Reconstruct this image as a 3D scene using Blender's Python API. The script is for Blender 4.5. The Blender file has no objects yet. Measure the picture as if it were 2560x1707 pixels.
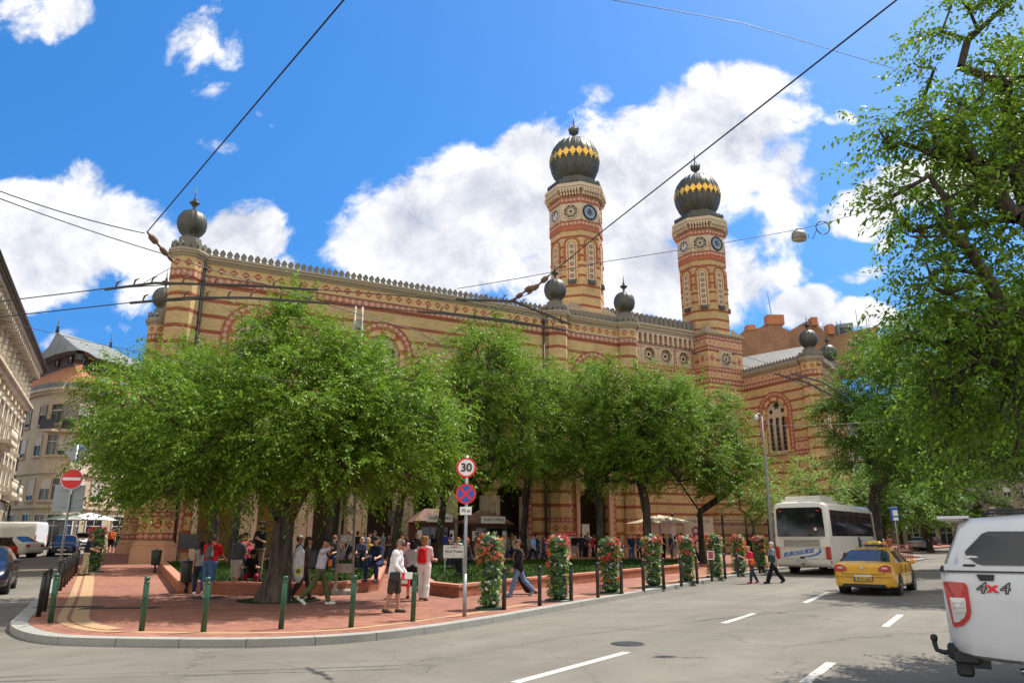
import bpy, bmesh, math, random
import numpy as np
from mathutils import Vector, Matrix, Quaternion
from mathutils.geometry import tessellate_polygon

C = bpy.context.scene.collection
R = math.radians
rng = np.random.default_rng(7)
random.seed(7)

# ------------------------------------------------------------------ camera
CAM_H = 1.8
FPX, PCX, PCY, HOR = 1854.0, 1280.0, 853.5, 1345.0      # measured on the 2560 x 1707 photograph
TH = math.atan((HOR - PCY) / FPX)
CT, ST = math.cos(TH), math.sin(TH)
cam_data = bpy.data.cameras.new("camera")
cam = bpy.data.objects.new("camera", cam_data); C.objects.link(cam)
cam_data.sensor_width = 36.0
cam_data.lens = FPX / 2560.0 * 36.0
cam_data.clip_start, cam_data.clip_end = 0.1, 3000.0
cam.location = (0, 0, CAM_H)
cam.rotation_euler = (R(90) + TH, 0, 0)
bpy.context.scene.camera = cam

# ------------------------------------------------------------------ exposure, sun
vs = bpy.context.scene.view_settings
vs.view_transform = 'Standard'; vs.look = 'None'; vs.gamma = 1.0; vs.use_curve_mapping = False
vs.exposure = 1.02
SUN_AZ, SUN_EL = R(56), R(60)
sun_dir = Vector((math.sin(SUN_AZ)*math.cos(SUN_EL), math.cos(SUN_AZ)*math.cos(SUN_EL), math.sin(SUN_EL)))
sd = bpy.data.lights.new("sun", 'SUN'); sd.energy = 3.6; sd.angle = R(0.53); sd.color = (1.0, 0.95, 0.86)
so = bpy.data.objects.new("sun", sd); C.objects.link(so)
so.rotation_euler = sun_dir.to_track_quat('Z', 'Y').to_euler()
so.location = (30, 10, 60)
cy = bpy.context.scene.cycles
cy.max_bounces = 6; cy.diffuse_bounces = 3; cy.glossy_bounces = 3; cy.transmission_bounces = 5
cy.transparent_max_bounces = 8; cy.caustics_reflective = False; cy.caustics_refractive = False
cy.sample_clamp_indirect = 6.0

# pixel <-> world
def ray(px, py):
    x = (px - PCX) / FPX; y = -(py - PCY) / FPX
    return (x, CT - y*ST, ST + y*CT)
def zg(x, y):
    """the street rises gently away from the crossing, more on the left"""
    w = min(1.0, max(0.0, (4.0 - x)/20.0)); w = w*w*(3-2*w)
    t = max(0.0, min(y, 95.0) - 18.0); t = t*t/(t+4.0)
    return t*(0.007 + 0.010*w)
def G(px, py, z=0.0):
    """point of the ground (z above the local road level) seen at a pixel"""
    r = ray(px, py); a, b = 0.5, 400.0
    h = lambda t: CAM_H + r[2]*t - z - zg(r[0]*t, r[1]*t)
    t = a
    while t < b and h(t) > 0: t *= 1.05
    a, b = t/1.05, t
    for _ in range(30):
        t = (a+b)/2
        if h(t) > 0: a = t
        else: b = t
    return Vector((r[0]*t, r[1]*t, z + zg(r[0]*t, r[1]*t)))
def AY(px, py, Y):
    r = ray(px, py); t = Y / r[1]
    return Vector((r[0]*t, Y, CAM_H + r[2]*t))
K = 2560/2352.0
AZ = lambda a: R(90-a)
def hd(az): return Vector((math.sin(R(az)), math.cos(R(az)), 0))
def G2(x, y, z=0.0): return G(x*K, y*K, z)
def AY2(x, y, Y): return AY(x*K, y*K, Y)

# ------------------------------------------------------------------ node expressions
class X:
    """a shader socket with arithmetic"""
    def __init__(s, nt, sock): s.nt, s.s = nt, sock
    def m(s, op, b=None, c=None, clamp=False):
        n = s.nt.nodes.new('ShaderNodeMath'); n.operation = op; n.use_clamp = clamp
        for i, q in enumerate((s, b, c)):
            if q is None: continue
            if isinstance(q, X): s.nt.links.new(q.s, n.inputs[i])
            else: n.inputs[i].default_value = q
        return X(s.nt, n.outputs[0])
    def lift(s, v):
        n = s.nt.nodes.new('ShaderNodeValue'); n.outputs[0].default_value = v; return X(s.nt, n.outputs[0])
    def __add__(s, b): return s.m('ADD', b)
    __radd__ = __add__
    def __sub__(s, b): return s.m('SUBTRACT', b)
    def __rsub__(s, b): return s.lift(b).m('SUBTRACT', s)
    def __mul__(s, b): return s.m('MULTIPLY', b)
    __rmul__ = __mul__
    def __truediv__(s, b): return s.m('DIVIDE', b)
    def fract(s): return s.m('FRACT')
    def floor(s): return s.m('FLOOR')
    def abs(s): return s.m('ABSOLUTE')
    def gt(s, b): return s.m('GREATER_THAN', b)
    def lt(s, b): return s.m('LESS_THAN', b)
    def min(s, b): return s.m('MINIMUM', b)
    def max(s, b): return s.m('MAXIMUM', b)
    def sqrt(s): return s.m('SQRT')
    def pow(s, b): return s.m('POWER', b)
    def clamp(s): return s.m('ADD', 0.0, clamp=True)
    def smooth(s, a, b, o0=0.0, o1=1.0):
        n = s.nt.nodes.new('ShaderNodeMapRange'); n.interpolation_type = 'SMOOTHSTEP'
        s.nt.links.new(s.s, n.inputs[0])
        for i, v in zip((1, 2, 3, 4), (a, b, o0, o1)): n.inputs[i].default_value = v
        return X(s.nt, n.outputs[0])

class Mat:
    def __init__(s, name):
        s.mat = bpy.data.materials.new(name); s.mat.use_nodes = True
        s.nt = s.mat.node_tree; s.nt.nodes.clear()
        s.out = s.nt.nodes.new('ShaderNodeOutputMaterial')
        s.tc = s.nt.nodes.new('ShaderNodeTexCoord')
    def uv(s):
        n = s.nt.nodes.new('ShaderNodeSeparateXYZ'); s.nt.links.new(s.tc.outputs['UV'], n.inputs[0])
        return X(s.nt, n.outputs[0]), X(s.nt, n.outputs[1])
    def ob(s):
        n = s.nt.nodes.new('ShaderNodeSeparateXYZ'); s.nt.links.new(s.tc.outputs['Object'], n.inputs[0])
        return [X(s.nt, n.outputs[i]) for i in range(3)]
    def vec(s, x, y, z=0.0):
        n = s.nt.nodes.new('ShaderNodeCombineXYZ')
        for i, q in enumerate((x, y, z)):
            if isinstance(q, X): s.nt.links.new(q.s, n.inputs[i])
            else: n.inputs[i].default_value = q
        return n.outputs[0]
    def noise(s, scale, vec=None, detail=4, rough=0.55, dist=0.0, color=False):
        n = s.nt.nodes.new('ShaderNodeTexNoise')
        n.inputs['Scale'].default_value = scale; n.inputs['Detail'].default_value = detail
        n.inputs['Roughness'].default_value = rough; n.inputs['Distortion'].default_value = dist
        s.nt.links.new(vec if vec is not None else s.tc.outputs['Object'], n.inputs['Vector'])
        return n.outputs['Color'] if color else X(s.nt, n.outputs[0])
    def white(s, vec):
        n = s.nt.nodes.new('ShaderNodeTexWhiteNoise'); n.noise_dimensions = '2D'
        s.nt.links.new(vec, n.inputs['Vector']); return X(s.nt, n.outputs['Value'])
    def voronoi(s, scale, vec=None, feature='F1', out='Distance'):
        n = s.nt.nodes.new('ShaderNodeTexVoronoi'); n.feature = feature; n.inputs['Scale'].default_value = scale
        s.nt.links.new(vec if vec is not None else s.tc.outputs['Object'], n.inputs['Vector']); return X(s.nt, n.outputs[out])
    def mix(s, fac, a, b, mode='MIX'):
        n = s.nt.nodes.new('ShaderNodeMix'); n.data_type = 'RGBA'; n.blend_type = mode; n.clamp_factor = True
        for i, q in ((0, fac), (6, a), (7, b)):
            if isinstance(q, X): s.nt.links.new(q.s, n.inputs[i])
            elif isinstance(q, bpy.types.NodeSocket): s.nt.links.new(q, n.inputs[i])
            elif i == 0: n.inputs[0].default_value = q
            else: n.inputs[i].default_value = (*q, 1.0) if len(q) == 3 else q
        return n.outputs[2]
    def rgbmul(s, col, fac):
        n = s.nt.nodes.new('ShaderNodeVectorMath'); n.operation = 'SCALE'
        if isinstance(col, tuple): n.inputs[0].default_value = col
        else: s.nt.links.new(col, n.inputs[0])
        if isinstance(fac, X): s.nt.links.new(fac.s, n.inputs[3])
        else: n.inputs[3].default_value = fac
        return n.outputs[0]
    def bsdf(s, col, rough=0.7, metal=0.0, spec=0.4, bump=None, bstr=0.3, bdist=0.02, coat=0.0, alpha=None, transl=0.0, transmission=0.0):
        b = s.nt.nodes.new('ShaderNodeBsdfPrincipled')
        if isinstance(col, tuple): b.inputs['Base Color'].default_value = (*col, 1.0)
        else: s.nt.links.new(col, b.inputs['Base Color'])
        if isinstance(rough, X): s.nt.links.new(rough.s, b.inputs['Roughness'])
        else: b.inputs['Roughness'].default_value = rough
        b.inputs['Metallic'].default_value = metal
        b.inputs['Specular IOR Level'].default_value = spec
        b.inputs['Coat Weight'].default_value = coat; b.inputs['Coat Roughness'].default_value = 0.04
        b.inputs['Transmission Weight'].default_value = transmission
        if bump is not None:
            n = s.nt.nodes.new('ShaderNodeBump'); n.inputs['Strength'].default_value = bstr; n.inputs['Distance'].default_value = bdist
            s.nt.links.new(bump.s, n.inputs['Height']); s.nt.links.new(n.outputs[0], b.inputs['Normal'])
        last = b.outputs[0]
        if transl:
            t = s.nt.nodes.new('ShaderNodeBsdfTranslucent')
            tc = s.rgbmul(col, 1.6)
            s.nt.links.new(tc, t.inputs[0])
            mx = s.nt.nodes.new('ShaderNodeMixShader'); mx.inputs[0].default_value = transl
            s.nt.links.new(b.outputs[0], mx.inputs[1]); s.nt.links.new(t.outputs[0], mx.inputs[2]); last = mx.outputs[0]
        s.nt.links.new(last, s.out.inputs[0])
        return s.mat

_simple = {}
def paint(name, col, rough=0.5, metal=0.0, spec=0.5, var=0.12, scale=6.0, coat=0.0, bump=0.0):
    """plain coloured material with a little unevenness"""
    if name in _simple: return _simple[name]
    M = Mat(name); n = M.noise(scale, detail=5)
    c = M.rgbmul(col, n.smooth(0.25, 0.75, 1-var, 1+var))
    rr = n.smooth(0.2, 0.8, max(0.02, rough-0.06), rough+0.06)
    _simple[name] = M.bsdf(c, rr, metal, spec, coat=coat, bump=(M.noise(scale*8, detail=3) if bump else None), bstr=bump, bdist=0.01)
    return _simple[name]

# ------------------------------------------------------------------ mesh builder
class MB:
    def __init__(s, M=None):
        s.v, s.f, s.mi, s.uvs, s.sm = [], [], [], [], []
        s.M = M or Matrix.Identity(4)
    def add(s, p):
        s.v.append(tuple(s.M @ Vector(p))); return len(s.v) - 1
    def face(s, pts, m=0, uv=None, smooth=False):
        ix = [s.add(p) for p in pts]
        s.f.append(ix); s.mi.append(m); s.uvs.append(uv); s.sm.append(smooth); return ix
    def facei(s, ix, m=0, uv=None, smooth=False):
        s.f.append(list(ix)); s.mi.append(m); s.uvs.append(uv); s.sm.append(smooth)
    def box(s, c, d, m=0, rz=0.0, bev=0.0, bottom=True):
        x, y, z = d[0]/2, d[1]/2, d[2]/2
        Q = Matrix.Translation(Vector(c)) @ Matrix.Rotation(rz, 4, 'Z')
        if bev <= 0:
            P = [Q @ Vector((sx*x, sy*y, sz*z)) for sz in (-1, 1) for sx, sy in ((-1,-1),(1,-1),(1,1),(-1,1))]
            i = [s.add(p) for p in P]
            F = [(4,5,6,7),(0,1,5,4),(1,2,6,5),(2,3,7,6),(3,0,4,7)] + ([(3,2,1,0)] if bottom else [])
            for q in F: s.facei([i[k] for k in q], m)
        else:
            b = min(bev, x*.9, y*.9, z*.9)
            rings = []
            for zz, ins in ((-z, b), (-z+b, 0), (z-b, 0), (z, b)):
                X0, Y0 = x-ins, y-ins; c2 = b if ins == 0 else b*0.4
                o = [(-X0+c2,-Y0),(X0-c2,-Y0),(X0,-Y0+c2),(X0,Y0-c2),(X0-c2,Y0),(-X0+c2,Y0),(-X0,Y0-c2),(-X0,-Y0+c2)]
                rings.append([s.add(Q @ Vector((a, bb, zz))) for a, bb in o])
            for r0, r1 in zip(rings, rings[1:]):
                for k in range(8): s.facei((r0[k], r0[(k+1)%8], r1[(k+1)%8], r1[k]), m)
            s.facei(rings[-1], m); s.facei(rings[0][::-1], m)
    def tube(s, pts, rad, n=8, m=0, cap=True, smooth=True, ell=1.0):
        pts = [Vector(p) for p in pts]
        if not hasattr(rad, '__len__'): rad = [rad]*len(pts)
        rings = []; ref = None
        for k, p in enumerate(pts):
            d = (pts[min(k+1, len(pts)-1)] - pts[max(k-1, 0)]).normalized()
            if ref is None:
                ref = Vector((0, 0, 1)) if abs(d.z) < 0.9 else Vector((1, 0, 0))
            a = d.cross(ref).normalized(); b = a.cross(d).normalized(); ref = b
            rings.append([s.add(p + (a*math.cos(2*math.pi*j/n) + b*math.sin(2*math.pi*j/n)*ell)*rad[k]) for j in range(n)])
        for r0, r1 in zip(rings, rings[1:]):
            for j in range(n): s.facei((r0[j], r0[(j+1)%n], r1[(j+1)%n], r1[j]), m, None, smooth)
        if cap:
            s.facei(rings[0][::-1], m); s.facei(rings[-1], m)
    def lathe(s, prof, c=(0,0,0), n=24, m=0, smooth=True, rib=0.0, nrib=16, rot=0.0, cap=True):
        rings = []
        for r, z in prof:
            ring = []
            for j in range(n):
                a = 2*math.pi*j/n + rot
                rr = r
                if rib: rr = r*(1 + rib*(abs(math.cos(a*nrib/2)) - 0.6))
                ring.append(s.add((c[0]+rr*math.cos(a), c[1]+rr*math.sin(a), c[2]+z)))
            rings.append(ring)
        for r0, r1 in zip(rings, rings[1:]):
            for j in range(n): s.facei((r0[j], r0[(j+1)%n], r1[(j+1)%n], r1[j]), m, None, smooth)
        if cap:
            s.facei(rings[0][::-1], m); s.facei(rings[-1], m)
    def prism(s, poly, z0, z1, m=0, mtop=None, bottom=True):
        """vertical prism over a counter-clockwise polygon"""
        n = len(poly)
        a = [s.add((x, y, z0)) for x, y in poly]; b = [s.add((x, y, z1)) for x, y in poly]
        for k in range(n): s.facei((a[k], a[(k+1)%n], b[(k+1)%n], b[k]), m)
        s.facei(b, m if mtop is None else mtop)
        if bottom: s.facei(a[::-1], m)
    def plate(s, outer, holes, O, ex, ey, depth, m=0, mrev=None, back=False):
        """flat plate with holes: 2-D loops in the plane O + x ex + y ey, front normal ex x ey, reveals going back by depth"""
        ex, ey, O = Vector(ex), Vector(ey), Vector(O); nn = ex.cross(ey)
        loops = [[Vector((x, y, 0)) for x, y in outer]] + [[Vector((x, y, 0)) for x, y in h] for h in holes]
        flat = [p for l in loops for p in l]
        P = lambda q, d=0: O + ex*q[0] + ey*q[1] - nn*d
        ix = [s.add(P(q)) for q in flat]
        for t in tessellate_polygon(loops):
            a, b, c = (flat[k] for k in t)
            if (b-a).cross(c-a).z < 0: t = t[::-1]
            s.facei([ix[k] for k in t], m)
        def area(l): return sum(l[k][0]*l[(k+1)%len(l)][1]-l[(k+1)%len(l)][0]*l[k][1] for k in range(len(l)))
        for li, l in enumerate(loops):
            if depth <= 0: continue
            q = l if (area(l) > 0) == (li > 0) else l[::-1]
            f_ = [s.add(P(p)) for p in q]; b_ = [s.add(P(p, depth)) for p in q]
            for k in range(len(q)):
                k2 = (k+1) % len(q)
                s.facei((f_[k], f_[k2], b_[k2], b_[k]), m if (li == 0 or mrev is None) else mrev)
        if back:
            jx = [s.add(P(q, depth)) for q in flat]
            for t in tessellate_polygon(loops):
                a, b, c = (flat[k] for k in t)
                if (b-a).cross(c-a).z > 0: t = t[::-1]
                s.facei([jx[k] for k in t], m)
    def build(s, name, mats, parent=None, loc=None, rz=0.0, smooth=None, sharp=None):
        me = bpy.data.meshes.new(name)
        me.from_pydata(s.v, [], s.f); 
        if not isinstance(mats, (list, tuple)): mats = [mats]
        for m in mats: me.materials.append(m)
        me.polygons.foreach_set('material_index', s.mi)
        sm = s.sm if smooth is None else [smooth]*len(s.f)
        me.polygons.foreach_set('use_smooth', sm)
        uvl = me.uv_layers.new(name='UVMap')
        V = np.array(s.v, dtype=float).reshape(-1, 3)
        out = []
        for f, uv in zip(s.f, s.uvs):
            if uv is not None:
                out.extend(uv); continue
            a, b, c = V[f[0]], V[f[1]], V[f[2]]
            nrm = np.cross(b-a, c-a)
            if len(f) > 3: nrm = nrm + np.cross(c-a, V[f[3]]-a)
            L = math.sqrt(nrm @ nrm) or 1.0; nrm = nrm/L
            if abs(nrm[2]) > 0.9:
                for k in f: out.append((V[k][0], V[k][1]))
            else:
                h = math.hypot(nrm[0], nrm[1]); tx, ty = -nrm[1]/h, nrm[0]/h
                for k in f: out.append((V[k][0]*tx + V[k][1]*ty, V[k][2]))
        uvl.data.foreach_set('uv', np.array(out, dtype=np.float32).ravel())
        me.update()
        if sharp is not None: me.set_sharp_from_angle(angle=sharp)
        o = bpy.data.objects.new(name, me); C.objects.link(o)
        if parent is not None: o.parent = parent
        if loc is not None: o.location = loc
        if rz: o.rotation_euler = (0, 0, rz)
        return o

def tag(o, label=None, cat=None, group=None, kind=None):
    if label: o['label'] = label
    if cat: o['category'] = cat
    if group: o['group'] = group
    if kind: o['kind'] = kind
    return o
def thing(name, label, cat, loc=(0,0,0), rz=0.0, group=None):
    o = bpy.data.objects.new(name, None); C.objects.link(o)
    o.location = loc; o.rotation_euler = (0, 0, rz); o.empty_display_size = 0.3
    return tag(o, label, cat, group)
def copy_tree(o, parent=None):
    c = o.copy(); C.objects.link(c)
    if parent is not None: c.parent = parent
    for ch in o.children: copy_tree(ch, c)
    return c
def flat_mesh(name, polys, mat, z, kind='structure', parent=None, uvf=None):
    b = MB()
    for p in polys: b.face([(x, y, z) for x, y in p])
    o = b.build(name, mat, parent)
    if kind: o['kind'] = kind
    return o

def text_mesh(name, body, size, mat, parent, M, extrude=0.002, shear=0.0, bold=0.0, align='CENTER', sx=1.0, spacing=1.0):
    cu = bpy.data.curves.new(name, 'FONT'); cu.body = body; cu.size = size; cu.align_x = align; cu.align_y = 'CENTER'
    cu.extrude = extrude; cu.shear = shear; cu.offset = bold; cu.resolution_u = 3; cu.space_character = spacing
    t = bpy.data.objects.new(name, cu); C.objects.link(t)
    dg = bpy.context.evaluated_depsgraph_get()
    me = bpy.data.meshes.new_from_object(t.evaluated_get(dg))
    C.objects.unlink(t); bpy.data.objects.remove(t); bpy.data.curves.remove(cu)
    me.transform(M @ Matrix.Diagonal((sx, 1, 1, 1)))
    me.materials.clear(); me.materials.append(mat); me.name = name
    o = bpy.data.objects.new(name, me); C.objects.link(o); o.parent = parent
    return o
def face_M(O, ex, ey):
    """matrix putting local xy onto the plane O, ex, ey"""
    ex, ey = Vector(ex).normalized(), Vector(ey).normalized(); n = ex.cross(ey)
    M = Matrix((ex, ey, n)).transposed().to_4x4(); M.translation = Vector(O); return M
# ------------------------------------------------------------------ sky with clouds
wd = bpy.data.worlds.new("World"); bpy.context.scene.world = wd; wd.use_nodes = True
nt = wd.node_tree; nt.nodes.clear()
class WM(Mat):
    def __init__(s):
        s.nt = nt; s.tc = nt.nodes.new('ShaderNodeTexCoord')
W_ = WM()
sky = nt.nodes.new('ShaderNodeTexSky'); sky.sky_type = 'NISHITA'; sky.sun_disc = False
sky.sun_elevation = SUN_EL; sky.sun_rotation = SUN_AZ; sky.air_density = 1.0; sky.dust_density = 0.3; sky.ozone_density = 3.0
hs = nt.nodes.new('ShaderNodeHueSaturation'); hs.inputs['Saturation'].default_value = 1.33; hs.inputs['Value'].default_value = 1.0
hs.inputs['Hue'].default_value = 0.5
nt.links.new(sky.outputs[0], hs.inputs['Color'])
sv = nt.nodes.new('ShaderNodeSeparateXYZ'); nt.links.new(W_.tc.outputs['Generated'], sv.inputs[0])
zup = X(nt, sv.outputs[2]).max(0.0)*0.75 + 0.30
nt.links.new(W_.vec(X(nt, sv.outputs[0]), X(nt, sv.outputs[1]), zup), sky.inputs['Vector'])
sep = nt.nodes.new('ShaderNodeSeparateXYZ'); nt.links.new(W_.tc.outputs['Generated'], sep.inputs[0])
dx, dy, dz = (X(nt, sep.outputs[i]) for i in range(3))
dys = dy.abs().max(0.02)
sx_, sz_ = dx/dys, dz/dys                    # the sky laid out on a plane a unit to the north of the city
vecp = W_.vec(sx_, sz_, 0.0)
warp = W_.noise(5.0, vecp, 4, 0.6, color=True)
wsep = nt.nodes.new('ShaderNodeSeparateXYZ'); nt.links.new(warp, wsep.inputs[0])
px_ = sx_ + (X(nt, wsep.outputs[0]) - 0.5)*0.09
pz_ = sz_ + (X(nt, wsep.outputs[1]) - 0.5)*0.09
pvec = W_.vec(px_, pz_, 0.0)
n1 = W_.noise(9.0, vecp, 9, 0.62, 0.3)
n2 = W_.noise(3.2, vecp, 5, 0.55)
# blobs: x, y, rx, ry (2352-wide photo pixels), rotation degrees, strength
BL = [(1130,470,330,150,-14,1.0),(1000,560,260,110,0,1.0),(1450,420,330,170,-20,1.0),(1640,290,220,120,-18,.88),(1200,330,120,70,-10,.85),
      (1790,400,100,180,10,.62),(1500,620,330,110,0,1.0),(900,500,150,60,-25,.9),(1375,225,55,40,0,.55),(1700,200,160,70,-5,.7),(1760,550,110,60,-10,.62),(1650,690,90,60,0,.7),
      (120,540,300,120,0,1.0),(200,450,120,80,0,.6),(560,545,110,85,0,1.0),(500,620,190,80,0,1.0),(60,640,200,60,0,.9),
      (455,80,70,130,20,.56),(520,120,60,60,0,.42),(490,200,70,50,0,.5),(505,310,70,40,0,.5),(590,235,45,24,20,.45),(625,270,20,16,0,.35),(70,30,170,65,0,.62),(200,20,150,30,0,.35),
      (2050,450,190,60,-22,.95),(1990,500,110,50,-20,.8),(1870,700,90,55,10,.95),(1940,730,110,40,0,.9),(1960,640,100,22,-18,.55),(1780,630,80,40,-5,.6),(1915,275,42,30,0,.5),(1830,165,22,14,0,.4),
      (2040,560,50,22,-35,.5),(160,765,70,28,0,.6),(270,765,60,18,10,.5),(310,700,60,60,0,.6),(2200,420,150,70,0,.8)]
field = None
for (bx, by, rx, ry, rot, st) in BL:
    q = AY2(bx, by, 1.0); cxn, czn = q.x, q.z - CAM_H
    q2 = AY2(bx+rx, by, 1.0); q3 = AY2(bx, by-ry, 1.0)
    arx, ary = abs(q2.x-q.x), abs(q3.z-q.z)
    mp = nt.nodes.new('ShaderNodeMapping'); mp.vector_type = 'TEXTURE'
    mp.inputs['Location'].default_value = (cxn, czn, 0); mp.inputs['Rotation'].default_value = (0, 0, R(-rot)); mp.inputs['Scale'].default_value = (arx, ary, 1)
    nt.links.new(pvec, mp.inputs[0])
    dt = nt.nodes.new('ShaderNodeVectorMath'); dt.operation = 'DOT_PRODUCT'
    nt.links.new(mp.outputs[0], dt.inputs[0]); nt.links.new(mp.outputs[0], dt.inputs[1])
    b_ = X(nt, dt.outputs['Value']).m('MULTIPLY_ADD', -0.62*st, 1.25*st)
    field = b_ if field is None else field.max(b_)
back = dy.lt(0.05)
field2 = field + (n1-0.5)*1.7 + (n2-0.5)*0.5
dens = field2.smooth(0.47, 0.80)
dens = (dens*(1.0-back)).max(back*n2.smooth(0.22, 0.5)*0.95)  # unseen bright cloud behind the camera, added to lighten the shaded facade
# shading of the cloud: thick parts are grey below, thin edges white
core = (field2 + (n2-0.5)*0.9).smooth(0.85, 1.75)
off = W_.vec(sx_ - 0.035, sz_ - 0.05, 0.0)
relief = (n1 - W_.noise(9.0, off, 9, 0.62, 0.3))
lit = (relief*2.4 + 0.74 - core*0.50 + n2.smooth(0.3,0.8,-.1,.16)).clamp()
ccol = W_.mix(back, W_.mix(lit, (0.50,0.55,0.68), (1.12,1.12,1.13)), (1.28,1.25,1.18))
bg1 = nt.nodes.new('ShaderNodeBackground'); nt.links.new(hs.outputs[0], bg1.inputs[0]); bg1.inputs[1].default_value = 0.112
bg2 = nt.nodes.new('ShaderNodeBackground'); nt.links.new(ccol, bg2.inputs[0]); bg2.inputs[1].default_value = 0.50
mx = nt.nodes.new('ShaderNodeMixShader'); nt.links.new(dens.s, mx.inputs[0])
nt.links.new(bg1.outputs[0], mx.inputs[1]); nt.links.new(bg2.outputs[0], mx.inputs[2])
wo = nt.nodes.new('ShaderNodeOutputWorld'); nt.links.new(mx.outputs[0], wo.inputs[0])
wd.cycles.sampling_method = 'NONE'
# ------------------------------------------------------------------ ground
PV = 0.13                                     # pavement above the road
def asphalt():
    M = Mat('asphalt'); o = M.tc.outputs['Object']
    big = M.noise(0.12, o, 6, 0.6, 0.8); mid = M.noise(1.3, o, 6, 0.65); fine = M.noise(60, o, 3, 0.7)
    x, y, z = M.ob()
    c = M.mix(big.smooth(0.3, 0.7), (.142,.128,.105), (.190,.173,.143))
    c = M.rgbmul(c, mid.smooth(0.25, 0.75, .9, 1.08)); c = M.rgbmul(c, fine.smooth(0.2, 0.8, .82, 1.15))
    patch = M.voronoi(0.11, M.vec(x + M.noise(.2, o)*6.0, y*0.6), 'F1', 'Color') if False else M.noise(0.05, o, 2)
    c = M.rgbmul(c, patch.smooth(.44, .5, .94, 1.03))
    cr = M.voronoi(0.16, M.vec(x + mid*1.8, y + big*2.0), 'DISTANCE_TO_EDGE')
    c = M.rgbmul(c, (cr.smooth(0.0, 0.010, 0.74, 1.0).max(big.smooth(.45, .55))))
    cr2 = M.voronoi(0.5, M.vec(x + big*3.0, y*.5 + mid*1.2), 'DISTANCE_TO_EDGE'); c = M.rgbmul(c, cr2.smooth(0.0, 0.008, 0.86, 1.0).max(M.noise(.3, o, 3).smooth(.5, .58)))
    trk = M.noise(0.5, M.vec(x*.9 - y*.62, (x*.62 + y*.9)*.05), 4, .6); c = M.rgbmul(c, trk.smooth(.35, .7, .88, 1.07))
    spot = M.noise(2.2, o, 3, .6); c = M.rgbmul(c, spot.smooth(.66, .74, 1.0, .72)); grit = M.voronoi(9.0, o); c = M.mix(grit.lt(.05)*M.noise(.8, o, 2).gt(.55), c, (.42,.40,.34))
    return M.bsdf(c, 0.88, spec=0.25, bump=fine, bstr=0.45, bdist=0.008)
def paving():
    M = Mat('red_clinker_paving'); u, v = M.uv(); o = M.tc.outputs['Object']
    ru = u/0.21; row = (v/0.105).floor(); cu_ = (ru + row*0.5)
    idr = M.white(M.vec(cu_.floor(), row))
    gx = (cu_.fract()-.5).abs(); gy = ((v/0.105).fract()-.5).abs()
    joint = gx.gt(.475).max(gy.gt(.455))
    c = M.mix(idr, (.205,.078,.052), (.305,.132,.088))
    n = M.noise(.5, o, 6, .65); c = M.rgbmul(c, n.smooth(.25, .75, .82, 1.12))
    c = M.mix(joint*.55, c, (.26,.17,.12))
    st = M.noise(3.0, o, 5, .7); c = M.mix(st.smooth(.62, .8)*.35, c, (.18,.12,.09))
    return M.bsdf(c, .82, spec=.3, bump=(1.0-joint), bstr=.25, bdist=.006)
def kerbstone():
    M = Mat('grey_kerb_stone'); u, v = M.uv(); o = M.tc.outputs['Object']
    n = M.noise(2.0, o, 7, .7); f = M.noise(40, o, 3)
    joint = (u/1.15).fract().lt(.012)
    c = M.mix(n, (.22,.215,.195), (.36,.35,.31)); c = M.rgbmul(c, f.smooth(.3,.7,.85,1.1))
    c = M.mix(joint, c, (.05,.05,.045))
    return M.bsdf(c, .85, bump=n, bstr=.3, bdist=.02)
def strip_mat(name, a, b_, sc=3.0):
    M = Mat(name); o = M.tc.outputs['Object']; n = M.noise(sc, o, 6, .7); f = M.noise(45, o, 3)
    c = M.mix(n, a, b_); c = M.rgbmul(c, f.smooth(.25,.75,.8,1.1))
    return M.bsdf(c, .85)
def grass_mat():
    M = Mat('lawn_grass'); o = M.tc.outputs['Object']; n = M.noise(1.2, o, 6, .7); f = M.noise(50, o, 4, .8)
    c = M.mix(n.smooth(.3,.7), (.016,.042,.006), (.045,.088,.013)); c = M.rgbmul(c, f.smooth(.2,.8,.55,1.25))
    return M.bsdf(c, .9, spec=.1, bump=f, bstr=1.0, bdist=.05)
m_asphalt, m_paving, m_kerb = asphalt(), paving(), kerbstone()
m_yellow_paver = strip_mat('yellow_paver', (.36,.225,.115), (.44,.29,.155)); m_white_line = strip_mat('worn_white_paint', (.38,.36,.31), (.62,.60,.54), 5.0)
m_grass = grass_mat()

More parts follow.
